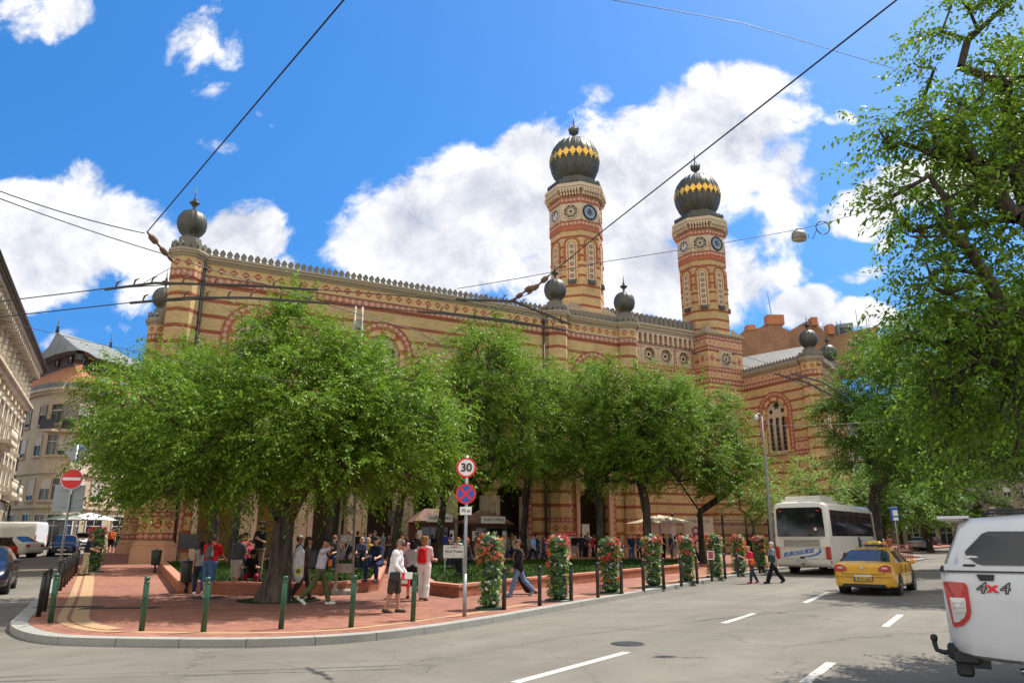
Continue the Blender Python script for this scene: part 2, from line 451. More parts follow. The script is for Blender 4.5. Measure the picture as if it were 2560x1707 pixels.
def draped(name, loops, mat, dz, cell=3.0, kind='structure', parent=None, zfun=None):
    bm = bmesh.new()
    for l in loops:
        P = [[Vector((x, y, 0)) for x, y in l]]
        vs_ = [bm.verts.new(p) for p in P[0]]
        for t in tessellate_polygon(P): 
            a, b, c = (vs_[k] for k in t)
            try: f = bm.faces.new((a, b, c))
            except ValueError: pass
    bmesh.ops.recalc_face_normals(bm, faces=bm.faces)
    xs = [v.co.x for v in bm.verts]; ys = [v.co.y for v in bm.verts]
    for ax, lo, hi in ((0, min(xs), max(xs)), (1, min(ys), max(ys))):
        k = math.ceil(lo/cell)*cell
        while k < hi and k < 130:
            if k > -80:
                bmesh.ops.bisect_plane(bm, geom=bm.verts[:]+bm.edges[:]+bm.faces[:], plane_co=(k if ax==0 else 0, k if ax==1 else 0, 0), plane_no=(1,0,0) if ax==0 else (0,1,0))
            k += cell
    uvl = bm.loops.layers.uv.new('UVMap')
    for f in bm.faces:
        f.normal_update()
        if f.normal.z < 0: f.normal_flip()
    for v in bm.verts: v.co.z = (zfun(v.co.x, v.co.y) if zfun else zg(v.co.x, v.co.y)) + dz
    for f in bm.faces:
        f.smooth = True
        for l in f.loops: l[uvl].uv = (l.vert.co.x, l.vert.co.y)
    me = bpy.data.meshes.new(name); bm.to_mesh(me); bm.free(); me.materials.append(mat)
    o = bpy.data.objects.new(name, me); C.objects.link(o); o.parent = parent
    if kind: o['kind'] = kind
    return o

draped('road', [[(-400,-60),(400,-60),(400,700),(-400,700)]], m_asphalt, 0.0, 5.0)

# the kerb line, from the far end of the left street round the corner to the street on the right
KERB = [G(x, y, PV) for x, y in [(226,1369),(193,1386),(150,1425),(112,1468),(84,1500),(52,1530),(30,1549),(24,1560),(40,1572),(70,1582),(120,1590),(200,1594),(330,1596),(470,1598),(600,1598),(700,1596),(800,1592),(870,1588),(960,1580),(1035,1571),(1100,1563),(1165,1553),(1230,1543),(1300,1531),(1415,1510),(1520,1492),(1630,1473),(1740,1453),(1850,1434),(1960,1416)]]
KERB += [G(2090,1409,PV), G(2200,1404,PV), G(2296,1399,PV), G(2318,1393,PV), G(2300,1388,PV), G(2250,1381,PV)]
KERB = [Vector((p.x, p.y, 0)) for p in KERB]
e0 = KERB[0] + (KERB[0]-KERB[1]).normalized()*60; KERB = [e0] + KERB
# smooth once
def chaikin(P, it=2):
    for _ in range(it):
        Q = [P[0]]
        for a, b in zip(P, P[1:]): Q += [a*.75+b*.25, a*.25+b*.75]
        P = Q + [P[-1]]
    return P
KS = chaikin(KERB, 2)
def offset(P, d):
    """to the inside of the pavement (the left hand when walking from the left street round to the right is outside)"""
    out = []
    for k, p in enumerate(P):
        a, b = P[max(0, k-1)], P[min(len(P)-1, k+1)]
        t = (b-a).normalized(); out.append(p + Vector((-t.y, t.x, 0))*d)
    return out
def ribbon(name, P0_, P1_, dz, mat, wall=0.0, kind='structure', i0=0, i1=None, dz1=None):
    b = MB(); i1 = i1 or len(P0_); s = 0.0
    for k in range(i0, i1-1):
        a0, b0, a1, b1 = P0_[k], P0_[k+1], P1_[k], P1_[k+1]
        L = (b0-a0).length; n = max(1, int(L/2.5))
        for j in range(n):
            t0, t1 = j/n, (j+1)/n
            A0, B0, A1, B1 = a0.lerp(b0,t0), a0.lerp(b0,t1), a1.lerp(b1,t0), a1.lerp(b1,t1)
            q = lambda p, h: (p.x, p.y, zg(p.x, p.y)+h)
            S0, S1 = s+L*t0, s+L*t1
            b.face([q(A0,dz),q(B0,dz),q(B1,dz),q(A1,dz)], 0, [(S0,0),(S1,0),(S1,1),(S0,1)])
            if wall:
                e = 0.02
                b.face([q(A0,dz-wall),q(B0,dz-wall),q(B0,dz),q(A0,dz)], 0, [(S0,0),(S1,0),(S1,1),(S0,1)])
        s += L
    o = b.build(name, mat); 
    if kind: o['kind'] = kind
    return o
ribbon('kerb', KS, offset(KS, 0.30), PV+0.004, m_kerb, wall=PV+0.05)
inner = offset(KS, 0.29)
far = [(60, 120), (-60, 130)]
ppoly = [(p.x, p.y) for p in inner] + [(90, 150), (-60, 190)]
draped('pavement', [ppoly], m_paving, PV, 3.0)
ribbon('yellow_paving_strip', offset(KS, 0.82), offset(KS, 1.0), PV+0.004, m_yellow_paver, i0=12, i1=len(KS)-22)
ribbon('tactile_paving', offset(KS, 1.08), offset(KS, 1.42), PV+0.004, m_yellow_paver, i0=4, i1=47)
# pavement across the left street (in front of the ornate house), and lines on the road
def quad_px(name, pts, dz, mat, z=0.0):
    P = [G2(x, y, z) for x, y in pts]
    return draped(name, [[(p.x, p.y) for p in P]], mat, z+dz, 4.0)
for k, pts in enumerate([[(1165,1567),(1200,1567),(1449,1497),(1432,1497)], [(1655,1430),(1668,1431),(1738,1408),(1727,1408)],
            [(1828,1567),(1868,1567),(1921,1521),(1898,1521)], [(2024,1438),(2042,1439),(2077,1411),(2060,1411)], [(1845,1383),(1852,1384),(1905,1360),(1900,1359)]]):
    P = [G2(x, y) for x, y in pts]
    # straight bar of constant width along the painted line
    a = (P[0]+P[1])/2; e = (P[2]+P[3])/2; t = (e-a).normalized(); n = Vector((-t.y, t.x, 0))*0.075
    draped('road_marking', [[((a+n).x,(a+n).y),((e+n).x,(e+n).y),((e-n).x,(e-n).y),((a-n).x,(a-n).y)]], m_white_line, 0.004, 6.0)
RP = [(17.5,22),(17.5+.63*110,22+.777*110),(140,110),(70,0),(12.5,8.6)]
draped('pavement', [RP], strip_mat('grey_paving', (.24,.22,.19), (.33,.31,.27)), PV, 4.0)
# cast-iron covers
m_iron = paint('dark_cast_iron', (.055,.055,.055), .6, .6)
def cover(x, y, rx, ry, z, lab, round_=True, rz=0.0):
    p = G2(x, y, z); b = MB()
    if round_:
        b.prism([(rx*math.cos(a), rx*math.sin(a)) for a in np.linspace(0, 2*math.pi, 24, endpoint=False)], -.02, .006)
        b.lathe([(rx*.93,.006),(rx*.93,.011),(rx*.8,.011),(rx*.8,.006)], n=24, cap=False)
        for k in range(-4, 5): b.box((k*rx*.16, 0, .008), (rx*.04, rx*1.2, .006))
    else:
        b.box((0,0,-.005), (rx*2, ry*2, .025)); 
        for k in range(-8, 9): b.box((k*rx*.11, 0, .0095), (rx*.03, ry*1.7, .006))
    o = b.build('manhole_cover', m_iron, loc=p, rz=rz); tag(o, lab, 'manhole cover')
cover(1442, 1478, .30, .3, 0, 'dark round cover sunk in the grey road near the dashed line')
cover(275, 1396, .9, .22, PV, 'long dark cover in the red paving left of the first green bollard', False, R(8))
cover(160, 1393, .8, .2, PV, 'grey slab cover in the red paving beside the black bollards', False, R(10))
cover(478, 1372, .5, .5, PV, 'large round cover in the shade at the feet of the man in red')
# ------------------------------------------------------------------ the brick building with two onion-domed towers
def brick(name, ya=(.60,.425,.215), yb=(.48,.325,.15), ra=(.33,.095,.048), rb=(.25,.068,.036), period=1.12, z0=14.4, half=.122, red=True):
    M = Mat(name); s, z = M.uv(); o = M.tc.outputs['Object']
    row = (z/0.085).floor(); br = (s/0.30 + row*0.5)
    idr = M.white(M.vec(br.floor(), row))
    gr = M.noise(0.35, o, 6, .65); st = M.noise(1.0, M.vec(s*2.2, z*0.22), 5, .7)
    cy_ = M.mix(idr, ya, yb); cr_ = M.mix(idr, ra, rb)
    c = cy_
    if red:
        t = ((z - (z0 - period/2))/period).fract()
        c = M.mix((t-.5).abs().lt(half), cy_, cr_)
    joint = ((z/0.085).fract()-.5).abs().gt(.42).max((br.fract()-.5).abs().gt(.47))
    c = M.mix(joint*.4, c, (.36,.27,.17))
    c = M.rgbmul(c, gr.smooth(.25,.75,.84,1.1)); c = M.mix(st.smooth(.52,.82)*.5, c, (.20,.14,.085)); tone = M.noise(.11, o, 3); c = M.rgbmul(c, tone.smooth(.35,.65,.86,1.06))
    return M.bsdf(c, .88, spec=.2, bump=(1.0-joint), bstr=.35, bdist=.008)
def octband(name, ground=(.33,.115,.068), ring=(.56,.34,.23), dot=(.62,.44,.32)):
    M = Mat(name); s, t = M.uv(); o = M.tc.outputs['Object']
    fx = ((s).fract()-.5).abs()*2.0; fy = (t-.5).abs()*2.0
    d = fx.max(fy).max((fx+fy)*.74)
    edge = fy.gt(.86)
    sq = (fx-1.0).abs() + fy
    c = M.mix(d.lt(.66), ground, ring); c = M.mix(d.lt(.42), c, ground); c = M.mix(d.lt(.30), c, dot)
    c = M.mix(sq.lt(.22), c, ring); c = M.mix(edge, c, (.26,.08,.05))
    n = M.noise(3, o, 5, .7); c = M.rgbmul(c, n.smooth(.25,.75,.8,1.12))
    return M.bsdf(c, .8, bump=d.lt(.66), bstr=.4, bdist=.02)
def diamondband(name, ground=(.56,.375,.18), red=(.33,.10,.05), steps=5.0, zig=False):
    M = Mat(name); s, t = M.uv(); o = M.tc.outputs['Object']
    fx = (s.fract()-.5).abs()*2.0; fy = (t-.5).abs()*2.0
    qx = (fx*steps+.5).floor()/steps; qy = (fy*steps+.5).floor()/steps
    d = qx + qy
    if zig:
        lat = (d-.85).abs().lt(.17).max((((s+.5).fract()-.5).abs()*2.0 + fy - .85).abs().lt(.14))
        c = M.mix(lat, (.46,.21,.11), (.62,.43,.26)); c = M.mix(d.lt(.5), c, (.36,.10,.05)); c = M.mix(d.lt(.2), c, (.62,.46,.32))
    else:
        c = M.mix(d.lt(.75), ground, red); c = M.mix((qx+qy*1.6).lt(.25), c, (.60,.42,.25))
    n = M.noise(3, o, 5, .7); c = M.rgbmul(c, n.smooth(.25,.75,.84,1.1))
    row = ((t*9.0).fract()-.5).abs().gt(.42); c = M.mix(row*.3, c, (.34,.24,.15))
    return M.bsdf(c, .85, spec=.2)
def stone(name, a=(.60,.49,.35), b_=(.46,.36,.25), streak=.4):
    M = Mat(name); s, z = M.uv(); o = M.tc.outputs['Object']
    n = M.noise(1.3, o, 7, .65); st = M.noise(1.0, M.vec(s*3.0, z*0.35), 5, .7)
    c = M.mix(n, a, b_); c = M.mix(st.smooth(.55,.8)*streak, c, (.16,.13,.10))
    return M.bsdf(c, .85, spec=.25, bump=n, bstr=.2, bdist=.02)
def copper(name, a=(.055,.053,.043), b_=(.095,.094,.076)):
    M = Mat(name); o = M.tc.outputs['Object']; x, y, z = M.ob()
    n = M.noise(1.5, M.vec(x, y, z*.35), 6, .65)
    c = M.mix(n.smooth(.3,.7), a, b_)
    return M.bsdf(c, n.smooth(.2,.8,.38,.55), .45, .5)
m_brick = brick('banded_yellow_brick'); m_brick_t = brick('tower_brick', z0=27.45, period=1.16)
m_oct = octband('octagon_tile_band'); m_dia = diamondband('stepped_diamond_brick'); m_zig = diamondband('lattice_diamond_tile', zig=True, steps=7.0)
m_stone = stone('cream_stone'); m_cor = stone('weathered_cornice_stone', (.42,.35,.24), (.30,.24,.165), .6); m_merl = stone('grey_merlon_stone', (.23,.21,.175), (.13,.12,.10), .6)
m_pink = stone('pinkish_stone', (.62,.40,.27), (.50,.30,.19), .3)
m_copper = copper('dark_copper'); m_gold = paint('gilded_metal', (.78,.46,.10), .36, 1.0, var=.15, scale=3)
m_glass = paint('dark_window_glass', (.02,.022,.025), .08, 0, .6, var=.3, scale=.6); m_redbrick = paint('red_brick_moulding', (.36,.11,.055), .85, var=.2, scale=4)
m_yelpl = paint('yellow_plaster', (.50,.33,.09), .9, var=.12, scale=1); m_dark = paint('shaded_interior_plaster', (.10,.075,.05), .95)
m_vouss = paint('yellow_voussoir', (.56,.36,.17), .85, var=.15, scale=3); m_lead = paint('pale_sheet_metal_roof', (.27,.265,.245), .7, .1, var=.12, scale=1.5)
m_pipe = paint('dark_downpipe_metal', (.07,.065,.06), .5, .4)
m_black = paint('black_paint', (.02,.02,.02), .45)

SYN_S = 0.88
P0 = Vector((-22.2*SYN_S, 48.8*SYN_S, CAM_H - SYN_S*1.7))
syn = thing('synagogue', 'long banded yellow and red brick synagogue with onion domes and two tall clock towers', 'synagogue', P0, R(28.6))
syn.scale = (SYN_S,)*3
def SW(u, v, z): 
    a = R(28.6); return Vector((P0.x + SYN_S*(u*math.cos(a)-v*math.sin(a)), P0.y + SYN_S*(u*math.sin(a)+v*math.cos(a)), P0.z + SYN_S*z))

def octagon(c, a): 
    r = a/math.cos(R(22.5)); return [(c[0]+r*math.cos(R(22.5+45*k)), c[1]+r*math.sin(R(22.5+45*k))) for k in range(8)]
def slab(b, p, q, z0, z1, d, m=0, pitch=None, back=.05, e=0.0):
    """a band along p->q standing d proud of it (outward is to the right of p->q)"""
    p, q = Vector(p), Vector(q); t = (q-p); L = t.length; t = t/L; n = Vector((t.y, -t.x))
    p = p - t*e; q = q + t*e; L += 2*e
    A, B, Cc, D = p+n*d, q+n*d, q-n*back, p-n*back
    v = lambda P, z: (P.x, P.y, z)
    nrep = max(1, round(L/pitch)) if pitch else 1
    b.face([v(A,z0),v(B,z0),v(B,z1),v(A,z1)], m, [(0,0),(nrep,0),(nrep,1),(0,1)] if pitch else None)
    b.face([v(A,z1),v(B,z1),v(Cc,z1),v(D,z1)], m, [(0,.99)]*4 if pitch else None); b.face([v(D,z0),v(Cc,z0),v(B,z0),v(A,z0)], m, [(0,.99)]*4 if pitch else None)
    b.face([v(D,z0),v(A,z0),v(A,z1),v(D,z1)], m, [(0,.99)]*4 if pitch else None); b.face([v(B,z0),v(Cc,z0),v(Cc,z1),v(B,z1)], m, [(0,.99)]*4 if pitch else None)
def wrap(b, path, z0, z1, d, m=0, pitch=None, closed=False):
    n = len(path)
    for k in range(n if closed else n-1):
        slab(b, path[k], path[(k+1) % n], z0, z1, d, m, pitch, e=d*0.41 if closed else 0)
MER = [(-.21,0),(.21,0),(.21,.10),(.11,.19),(.21,.32),(.17,.46),(0,.66),(-.17,.46),(-.21,.32),(-.11,.19),(-.21,.10)]
MER2 = [(-.27,0),(.27,0),(.27,.95),(.2,1.12),(0,1.22),(-.2,1.12),(-.27,.95)]
def merlons(b, p, q, z, pitch, shape=MER, th=.16, m=0, inset=.05, scale=1.0):
    p, q = Vector(p), Vector(q); t = q-p; L = t.length; t = t/L; n = Vector((t.y, -t.x)); k = max(1, int(round(L/pitch)))
    for i in range(k):
        c = p + t*(L*(i+.5)/k) - n*inset
        b.plate([(x*scale, y*scale) for x, y in shape], [], (c.x, c.y, z), (t.x, t.y, 0), (0, 0, 1), th, m, back=True)
    slab(b, p, q, z-.02, z+.09, -inset+.02, m, back=th+inset+.02)
ONION = [(.58,-1.17),(.56,-1.08),(.50,-1.0),(.60,-.86),(.80,-.66),(.93,-.42),(1.0,-.08),(.985,.18),(.91,.46),(.76,.70),(.55,.86),(.32,.95),(.14,1.0)]
FIN = [(.14,.99),(.10,1.06),(.09,1.18),(.13,1.30),(.30,1.46),(.36,1.52),(.35,1.57),(.12,1.62),(.10,1.66),(.15,1.72),(.08,1.80),(.12,1.86),(.06,1.93),(.05,2.05),(.012,2.75)]
def onion(parent, c, r, nlobe=14, prof=ONION, fin=FIN, sq=1.05, name='dome'):
    b = MB(); b.lathe([(a*r, z*r*sq) for a, z in prof], c, n=nlobe*6, rib=.05, nrib=nlobe)
    # raised seams between the lobes
    o = b.build(name, m_copper, parent)
    f = MB(); f.lathe([(a*r, z*r*sq) for a, z in fin], c, n=16); f.build('finial', m_copper, parent)
    return o
def corner_turret(uc, vc, ap=.98, base=True):
    t = bpy.data.objects.new('corner_turret', None); C.objects.link(t); t.parent = syn
    b = MB(); b.prism(octagon((uc,vc), ap), -1.2, 20.5, 0, bottom=False); b.build('shaft', m_brick, t)
    o8 = octagon((uc,vc), ap)
    b = MB(); wrap(b, o8, 18.98, 19.52, .04, 0, .5, True)
    if base:
        wrap(b, o8, 2.98, 3.34, .05, 0, .45, True); wrap(b, o8, 1.62, 2.04, .05, 0, .45, True)
    b.build('octagon_frieze', m_oct, t)
    b = MB(); wrap(b, o8, 19.58, 20.4, .03, 0, .82, True)
    if base: wrap(b, o8, 2.1, 2.9, .04, 0, .82, True)
    b.build('diamond_frieze', m_dia, t)
    b = MB()
    for a, z0, z1 in ((ap+.05,20.4,20.5),(ap+.13,20.5,20.66),(ap+.24,20.66,20.82),(ap+.30,20.82,20.96)): b.prism(octagon((uc,vc), a), z0, z1)
    b.build('cornice', m_cor, t)
    if base:
        b = MB()
        for a, z0, z1 in ((ap+.34,-1.2,.95),(ap+.30,.95,1.12),(ap+.22,1.12,1.3),(ap+.26,1.3,1.42),(ap+.12,1.42,1.55),(ap+.09,2.04,2.1),(ap+.09,2.9,2.97),(ap+.1,3.35,3.43)): b.prism(octagon((uc,vc), a), z0, z1)
        b.build('plinth', m_pink, t)
    b = MB(); oo = octagon((uc,vc), ap+.22)
    for k in range(8): merlons(b, oo[k], oo[(k+1)%8], 20.96, .40, scale=.98)
    b.build('battlement', m_merl, t)
    b = MB(); b.prism(octagon((uc,vc), .72), 20.96, 22.0); b.build('dome_drum', m_merl, t)
    onion(t, (uc, vc, 23.2), .99)
    return t
corner_turret(-.47, .1); corner_turret(29.75, .1); corner_turret(37.42, .1); corner_turret(63.5, .95, 1.05); corner_turret(71.0, 4.4); corner_turret(-.85, 19.5)

def arc_pts(cx_, cz, r, a0=0, a1=180, n=20): return [(cx_+r*math.cos(R(a0+(a1-a0)*k/n)), cz+r*math.sin(R(a0+(a1-a0)*k/n))) for k in range(n+1)]
def arch_hole(c, cz, r, zb): return [(c+r, zb)] + arc_pts(c, cz, r) + [(c-r, zb)]
def circ(c, z, r, n=20): return [(c+r*math.cos(2*math.pi*k/n), z+r*math.sin(2*math.pi*k/n)) for k in range(n)]
def ring(b, F, c, cz, r0, r1, d, m=0, zb=None, pitch=None, n=24, alt=None, back=.05):
    """an arch ring (with legs down to zb) standing d proud; F maps (s, z, out) to 3-D"""
    path = [(c + math.cos(R(180-180*k/n)), math.sin(R(180-180*k/n))) for k in range(n+1)]
    pts0 = [(c+(x-c)*r0, cz+y*r0) for x, y in path]; pts1 = [(c+(x-c)*r1, cz+y*r1) for x, y in path]
    if zb is not None:
        k = max(1, int((cz-zb)/.6))
        lz = [zb + (cz-zb)*i/k for i in range(k)]
        pts0 = [(c-r0, z) for z in lz] + pts0 + [(c+r0, z) for z in lz[::-1]]; pts1 = [(c-r1, z) for z in lz] + pts1 + [(c+r1, z) for z in lz[::-1]]
    L = 0.0
    for i in range(len(pts0)-1):
        a0, a1, b0, b1 = pts0[i], pts0[i+1], pts1[i], pts1[i+1]
        dl = math.hypot((a1[0]+b1[0]-a0[0]-b0[0])/2, (a1[1]+b1[1]-a0[1]-b0[1])/2)
        u0, u1 = (L/pitch, (L+dl)/pitch) if pitch else (L, L+dl); L += dl
        mm = m if alt is None else alt[(i//2) % len(alt)]
        uv = [(u0,0),(u0,1),(u1,1),(u1,0)] if pitch else None
        b.face([F(*a0,d),F(*b0,d),F(*b1,d),F(*a1,d)][::-1], mm, uv[::-1] if uv else None)
        b.face([F(*b0,d),F(*b0,-back),F(*b1,-back),F(*b1,d)][::-1], mm, [(0,.99)]*4 if pitch else None)
        b.face([F(*a0,d),F(*a1,d),F(*a1,-back),F(*a0,-back)][::-1], mm, [(0,.99)]*4 if pitch else None)
def plane_F(O, t):
    """F(s, z, out): s runs along t from O, out goes to the right of t"""
    n = (t[1], -t[0]); return lambda s, z, d: (O[0]+t[0]*s+n[0]*d, O[1]+t[1]*s+n[1]*d, z)
def arched_window(parent, O, t, c, cz, zb, Ro=2.4, legs=True):
    """window in a wall whose face runs from O along t; the opening itself is cut in the wall"""
    w = bpy.data.objects.new('arched_window', None); C.objects.link(w); w.parent = parent
    F = plane_F(O, t); k = Ro/2.4
    b = MB(); ring(b, F, c, cz, 1.98*k, 2.4*k, .06, 0, zb if legs else cz-2, .46*k); b.build('tile_surround', m_oct, w)
    b = MB(); ring(b, F, c, cz, 1.86*k, 1.98*k, .10, 0, zb if legs else cz-2, n=48); ring(b, F, c, cz, 2.4*k, 2.47*k, .09, 0, zb if legs else cz-2); b.build('moulding', m_redbrick, w)
    b = MB(); ring(b, F, c, cz, 1.42*k, 1.86*k, .03, 0, zb if legs else cz-2, n=26, alt=[1,1,0]); b.build('voussoirs', [m_redbrick, m_vouss], w)
    # stone tracery set back in the opening: three circles over three lancets
    r = 1.42*k; n3 = (t[1], -t[0], 0)
    holes = [circ(c, cz+.62*r, .34*r), circ(c-.60*r, cz+.16*r, .22*r, 16), circ(c+.60*r, cz+.16*r, .22*r, 16)]
    zt = cz-.34*r
    for s in (-1, 0, 1): holes.append(arch_hole(c+s*.63*r, zt-.22*r, .23*r, zb+.3))
    b = MB(); Oo = F(0, 0, -.28)
    b.plate(arch_hole(c, cz, r, zb), holes, Oo, (t[0],t[1],0), (0,0,1), .14)
    for cx2, cz2, rr in ((c, cz+.62*r, .34*r),(c-.60*r, cz+.16*r, .22*r),(c+.60*r, cz+.16*r, .22*r)):
        for a in range(6):
            a_ = R(60*a+30); b.plate(circ(cx2+math.cos(a_)*rr*.86, cz2+math.sin(a_)*rr*.86, rr*.2, 8), [], Oo, (t[0],t[1],0), (0,0,1), .1)
    for s in (-.315, .315):
        for e in (-.07, .07): p = F(c+(s+e)*r, 0, -.24); b.tube([(p[0],p[1],zb+.3),(p[0],p[1],zt-.2*r)], .05, 8)
    b.build('tracery', m_stone, w)
    b = MB(); b.plate(arch_hole(c, cz, r, zb), [], F(0,0,-.46), (t[0],t[1],0), (0,0,1), 0); 
    b.build('pane', m_glass, w)
    b = MB()
    for s in (-1, 0, 1):
        x = c+s*.63*r
        for i in range(1, 7): 
            z = zb+.3+(zt-zb-.3)*i/7; p, q = F(x-.23*r, z, -.44), F(x+.23*r, z, -.44); b.tube([p, q], .02, 4)
        p = F(x, 0, -.44); b.tube([(p[0],p[1],zb+.3),(p[0],p[1],zt)], .02, 4)
    b.build('glazing_bars', m_stone, w)
    if legs:
        b = MB(); slab(b, F(c-1.5*k,0,0)[:2], F(c+1.5*k,0,0)[:2], zb-.22, zb, .16); b.build('sill', m_cor, w)
    return w

# --- left wing: long front on v = 0
WIN = [4.6, 13.9, 23.15, 33.7]
holes = [arch_hole(c, 15.5, 1.42, 9.2) for c in WIN]
BAYS = [(1.6,4.5),(5.3,8.3),(9.05,12.15),(12.95,15.75),(16.5,19.3),(20.1,23.0),(23.75,26.6)]
for a, c in BAYS + [(31.8, 34.75)]: holes.append(arch_hole((a+c)/2, 4.6, (c-a)/2, -.3))
b = MB(); b.plate([(-.5,-1.2),(38.2,-1.2),(38.2,20.4),(-.5,20.4)], holes, (0,0,0), (1,0,0), (0,0,1), .55)
b.face([(-.5,0,20.42),(38.2,0,20.42),(38.2,19.5,20.42),(-.5,19.5,20.42)], 0)
b.face([(-.6,19.5,-1.2),(-.6,0,-1.2),(-.6,0,20.4),(-.6,19.5,20.4)], 0)
b.face([(38.2,0,-1.2),(38.2,13.1,-1.2),(38.2,13.1,20.4),(38.2,0,20.4)], 0)
b.build('wing_wall', m_brick, syn)
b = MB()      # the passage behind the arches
b.face([(-.4,3.4,-1.2),(8.8,3.4,-1.2),(8.8,3.4,8.8),(-.4,3.4,8.8)][::1], 0); b.face([(8.8,3.4,-1.2),(38.0,3.4,-1.2),(38.0,3.4,8.8),(8.8,3.4,8.8)], 1); b.face([(-.4,.6,8.8),(38,.6,8.8),(38,3.4,8.8),(-.4,3.4,8.8)][::-1], 1)  # arcade shade painted into the back wall colours, darkest beyond the left bays
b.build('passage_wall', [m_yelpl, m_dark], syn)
b = MB()
for a, c in BAYS:
    for x0, x1 in ((a-.02, a+.32), (c-.32, c+.02)): b.box(((x0+x1)/2, .2, 2.0), (x1-x0, .9, 6.0))
for (a, c), (a2, c2) in zip(BAYS, BAYS[1:]): b.box(((c+a2)/2, -.06, 1.6), (a2-c-.1, .14, 6.2)); b.box(((c+a2)/2, -.08, .5), (a2-c, .2, 1.9)); b.box(((c+a2)/2, -.08, 4.6), (a2-c, .22, .3))
b.build('arcade_piers', m_stone, syn)
b = MB()
for a, c in BAYS[:2] + BAYS[4:]:
    x = a+.35
    while x < c-.35:
        b.tube([(x,.3,-.6),(x,.3,2.2)], .018, 5); x += .16
    for z in (.2, 1.3, 2.1): b.box(((a+c)/2,.3,z), (c-a-.6,.04,.05))
    b.tube([((a+c)/2+ .7*math.cos(t), .3, 2.15+.7*math.sin(t)) for t in np.linspace(0, math.pi, 14)], .03, 6); b.tube([((a+c)/2+ .45*math.cos(t), .3, 2.15+.45*math.sin(t)) for t in np.linspace(0, math.pi, 14)], .025, 6)
b.build('railing', m_black, syn)
b = MB()
for x0, x1 in ((.6,1.12),(30.72,31.16),(35.05,35.5),(26.75,27.15)): 
    n = 13
    b.face([(x0,-.05,-.5),(x1,-.05,-.5),(x1,-.05,6.4),(x0,-.05,6.4)], 0, [(0,0),(0,1),(14,1),(14,0)])
    b.face([(x1,-.05,-.5),(x1,.05,-.5),(x1,.05,6.4),(x1,-.05,6.4)], 0, [(0,.99)]*4); b.face([(x0,.05,-.5),(x0,-.05,-.5),(x0,-.05,6.4),(x0,.05,6.4)], 0, [(0,.99)]*4)
b.build('vertical_frieze', m_oct, syn)
b = MB()
for x in (31.5, 35.0-.15): b.box((x, -.12, 2.9), (.34, .3, 7.4)); b.box((x,-.14,.2),(.5,.44,1.6)); b.box((x,-.14,6.3),(.5,.42,.35))
b.build('gate_pier', m_pink, syn)
for c in WIN: arched_window(syn, (0,0), (1,0), c, 15.5, 9.2)
FR = [((.55,0),(28.75,0)), ((30.75,0),(36.4,0))]
b = MB(); [slab(b, p, q, 18.98, 19.52, .05, 0, .5) for p, q in FR]; slab(b, (-.6,18.5), (-.6,1.1), 18.98, 19.52, .05, 0, .5); b.build('octagon_frieze', m_oct, syn)
b = MB(); [slab(b, p, q, 19.58, 20.40, .03, 0, .82) for p, q in FR]; slab(b, (-.6,18.5), (-.6,1.1), 19.58, 20.4, .03, 0, .82); b.build('diamond_frieze', m_dia, syn)
b = MB()
for p, q in FR + [((-.6,18.6),(-.6,1.0))]:
    for z0, z1, d in ((19.53,19.575,.09),(20.4,20.5,.10),(20.5,20.62,.18),(20.62,20.8,.30),(20.8,20.95,.38)): slab(b, p, q, z0, z1, d, 0, None, .6)
b.build('cornice', m_cor, syn)
b = MB()
for p, q in FR: merlons(b, (p[0],-.16), (q[0],-.16), 20.95, .476)
merlons(b, (-.76,18.3), (-.76,1.2), 20.95, .476)
b.build('battlement', m_merl, syn)
for u in (.66, 28.38):
    b = MB(); b.tube([(u,-.14,20.3),(u,-.14,-.8)], .10, 8)
    for z in range(1, 20, 3): b.tube([(u,-.14,z),(u,-.14,z+.12)], .13, 8)
    b.box((u,-.16,20.15),(.3,.3,.4)); b.build('downpipe', m_pipe, syn)

# --- hall front between the towers (v = 13) and its strips
VL = 13.0
RO = [45.46, 48.22, 50.7, 53.18, 55.94]
b = MB(); b.plate([(43.5,-1.2),(57.9,-1.2),(57.9,26.1),(43.5,26.1)], [circ(c, 22.56, .82, 24) for c in RO] + [arch_hole(50.7, 15.7, 2.1, 9.0)], (0,VL,0), (1,0,0), (0,0,1), .5)
b.face([(38,VL+.6,26),(63,VL+.6,26),(63,40,26),(38,40,26)], 0)
b.build('hall_wall', m_brick, syn)
arched_window(syn, (0,VL), (1,0), 50.7, 15.7, 9.0, 3.5)
b = MB()
for z0, z1 in ((23.36,23.98),(20.85,21.3),(19.52,20.1)): slab(b, (43.5,VL), (57.9,VL), z0, z1, .06, 0, .52)
b.build('octagon_frieze', m_oct, syn)
b = MB()
for u in (44.15, 46.85, 54.56, 57.25): b.face([(u-.2,VL-.08,9),(u+.2,VL-.08,9),(u+.2,VL-.08,23.4),(u-.2,VL-.08,23.4)], 0, [(0,0),(0,1),(30,1),(30,0)])
b.build('vertical_frieze', m_oct, syn)
b = MB(); slab(b, (43.5,VL), (57.9,VL), 20.12, 20.83, .04, 0, .72); b.build('lattice_frieze', m_zig, syn)
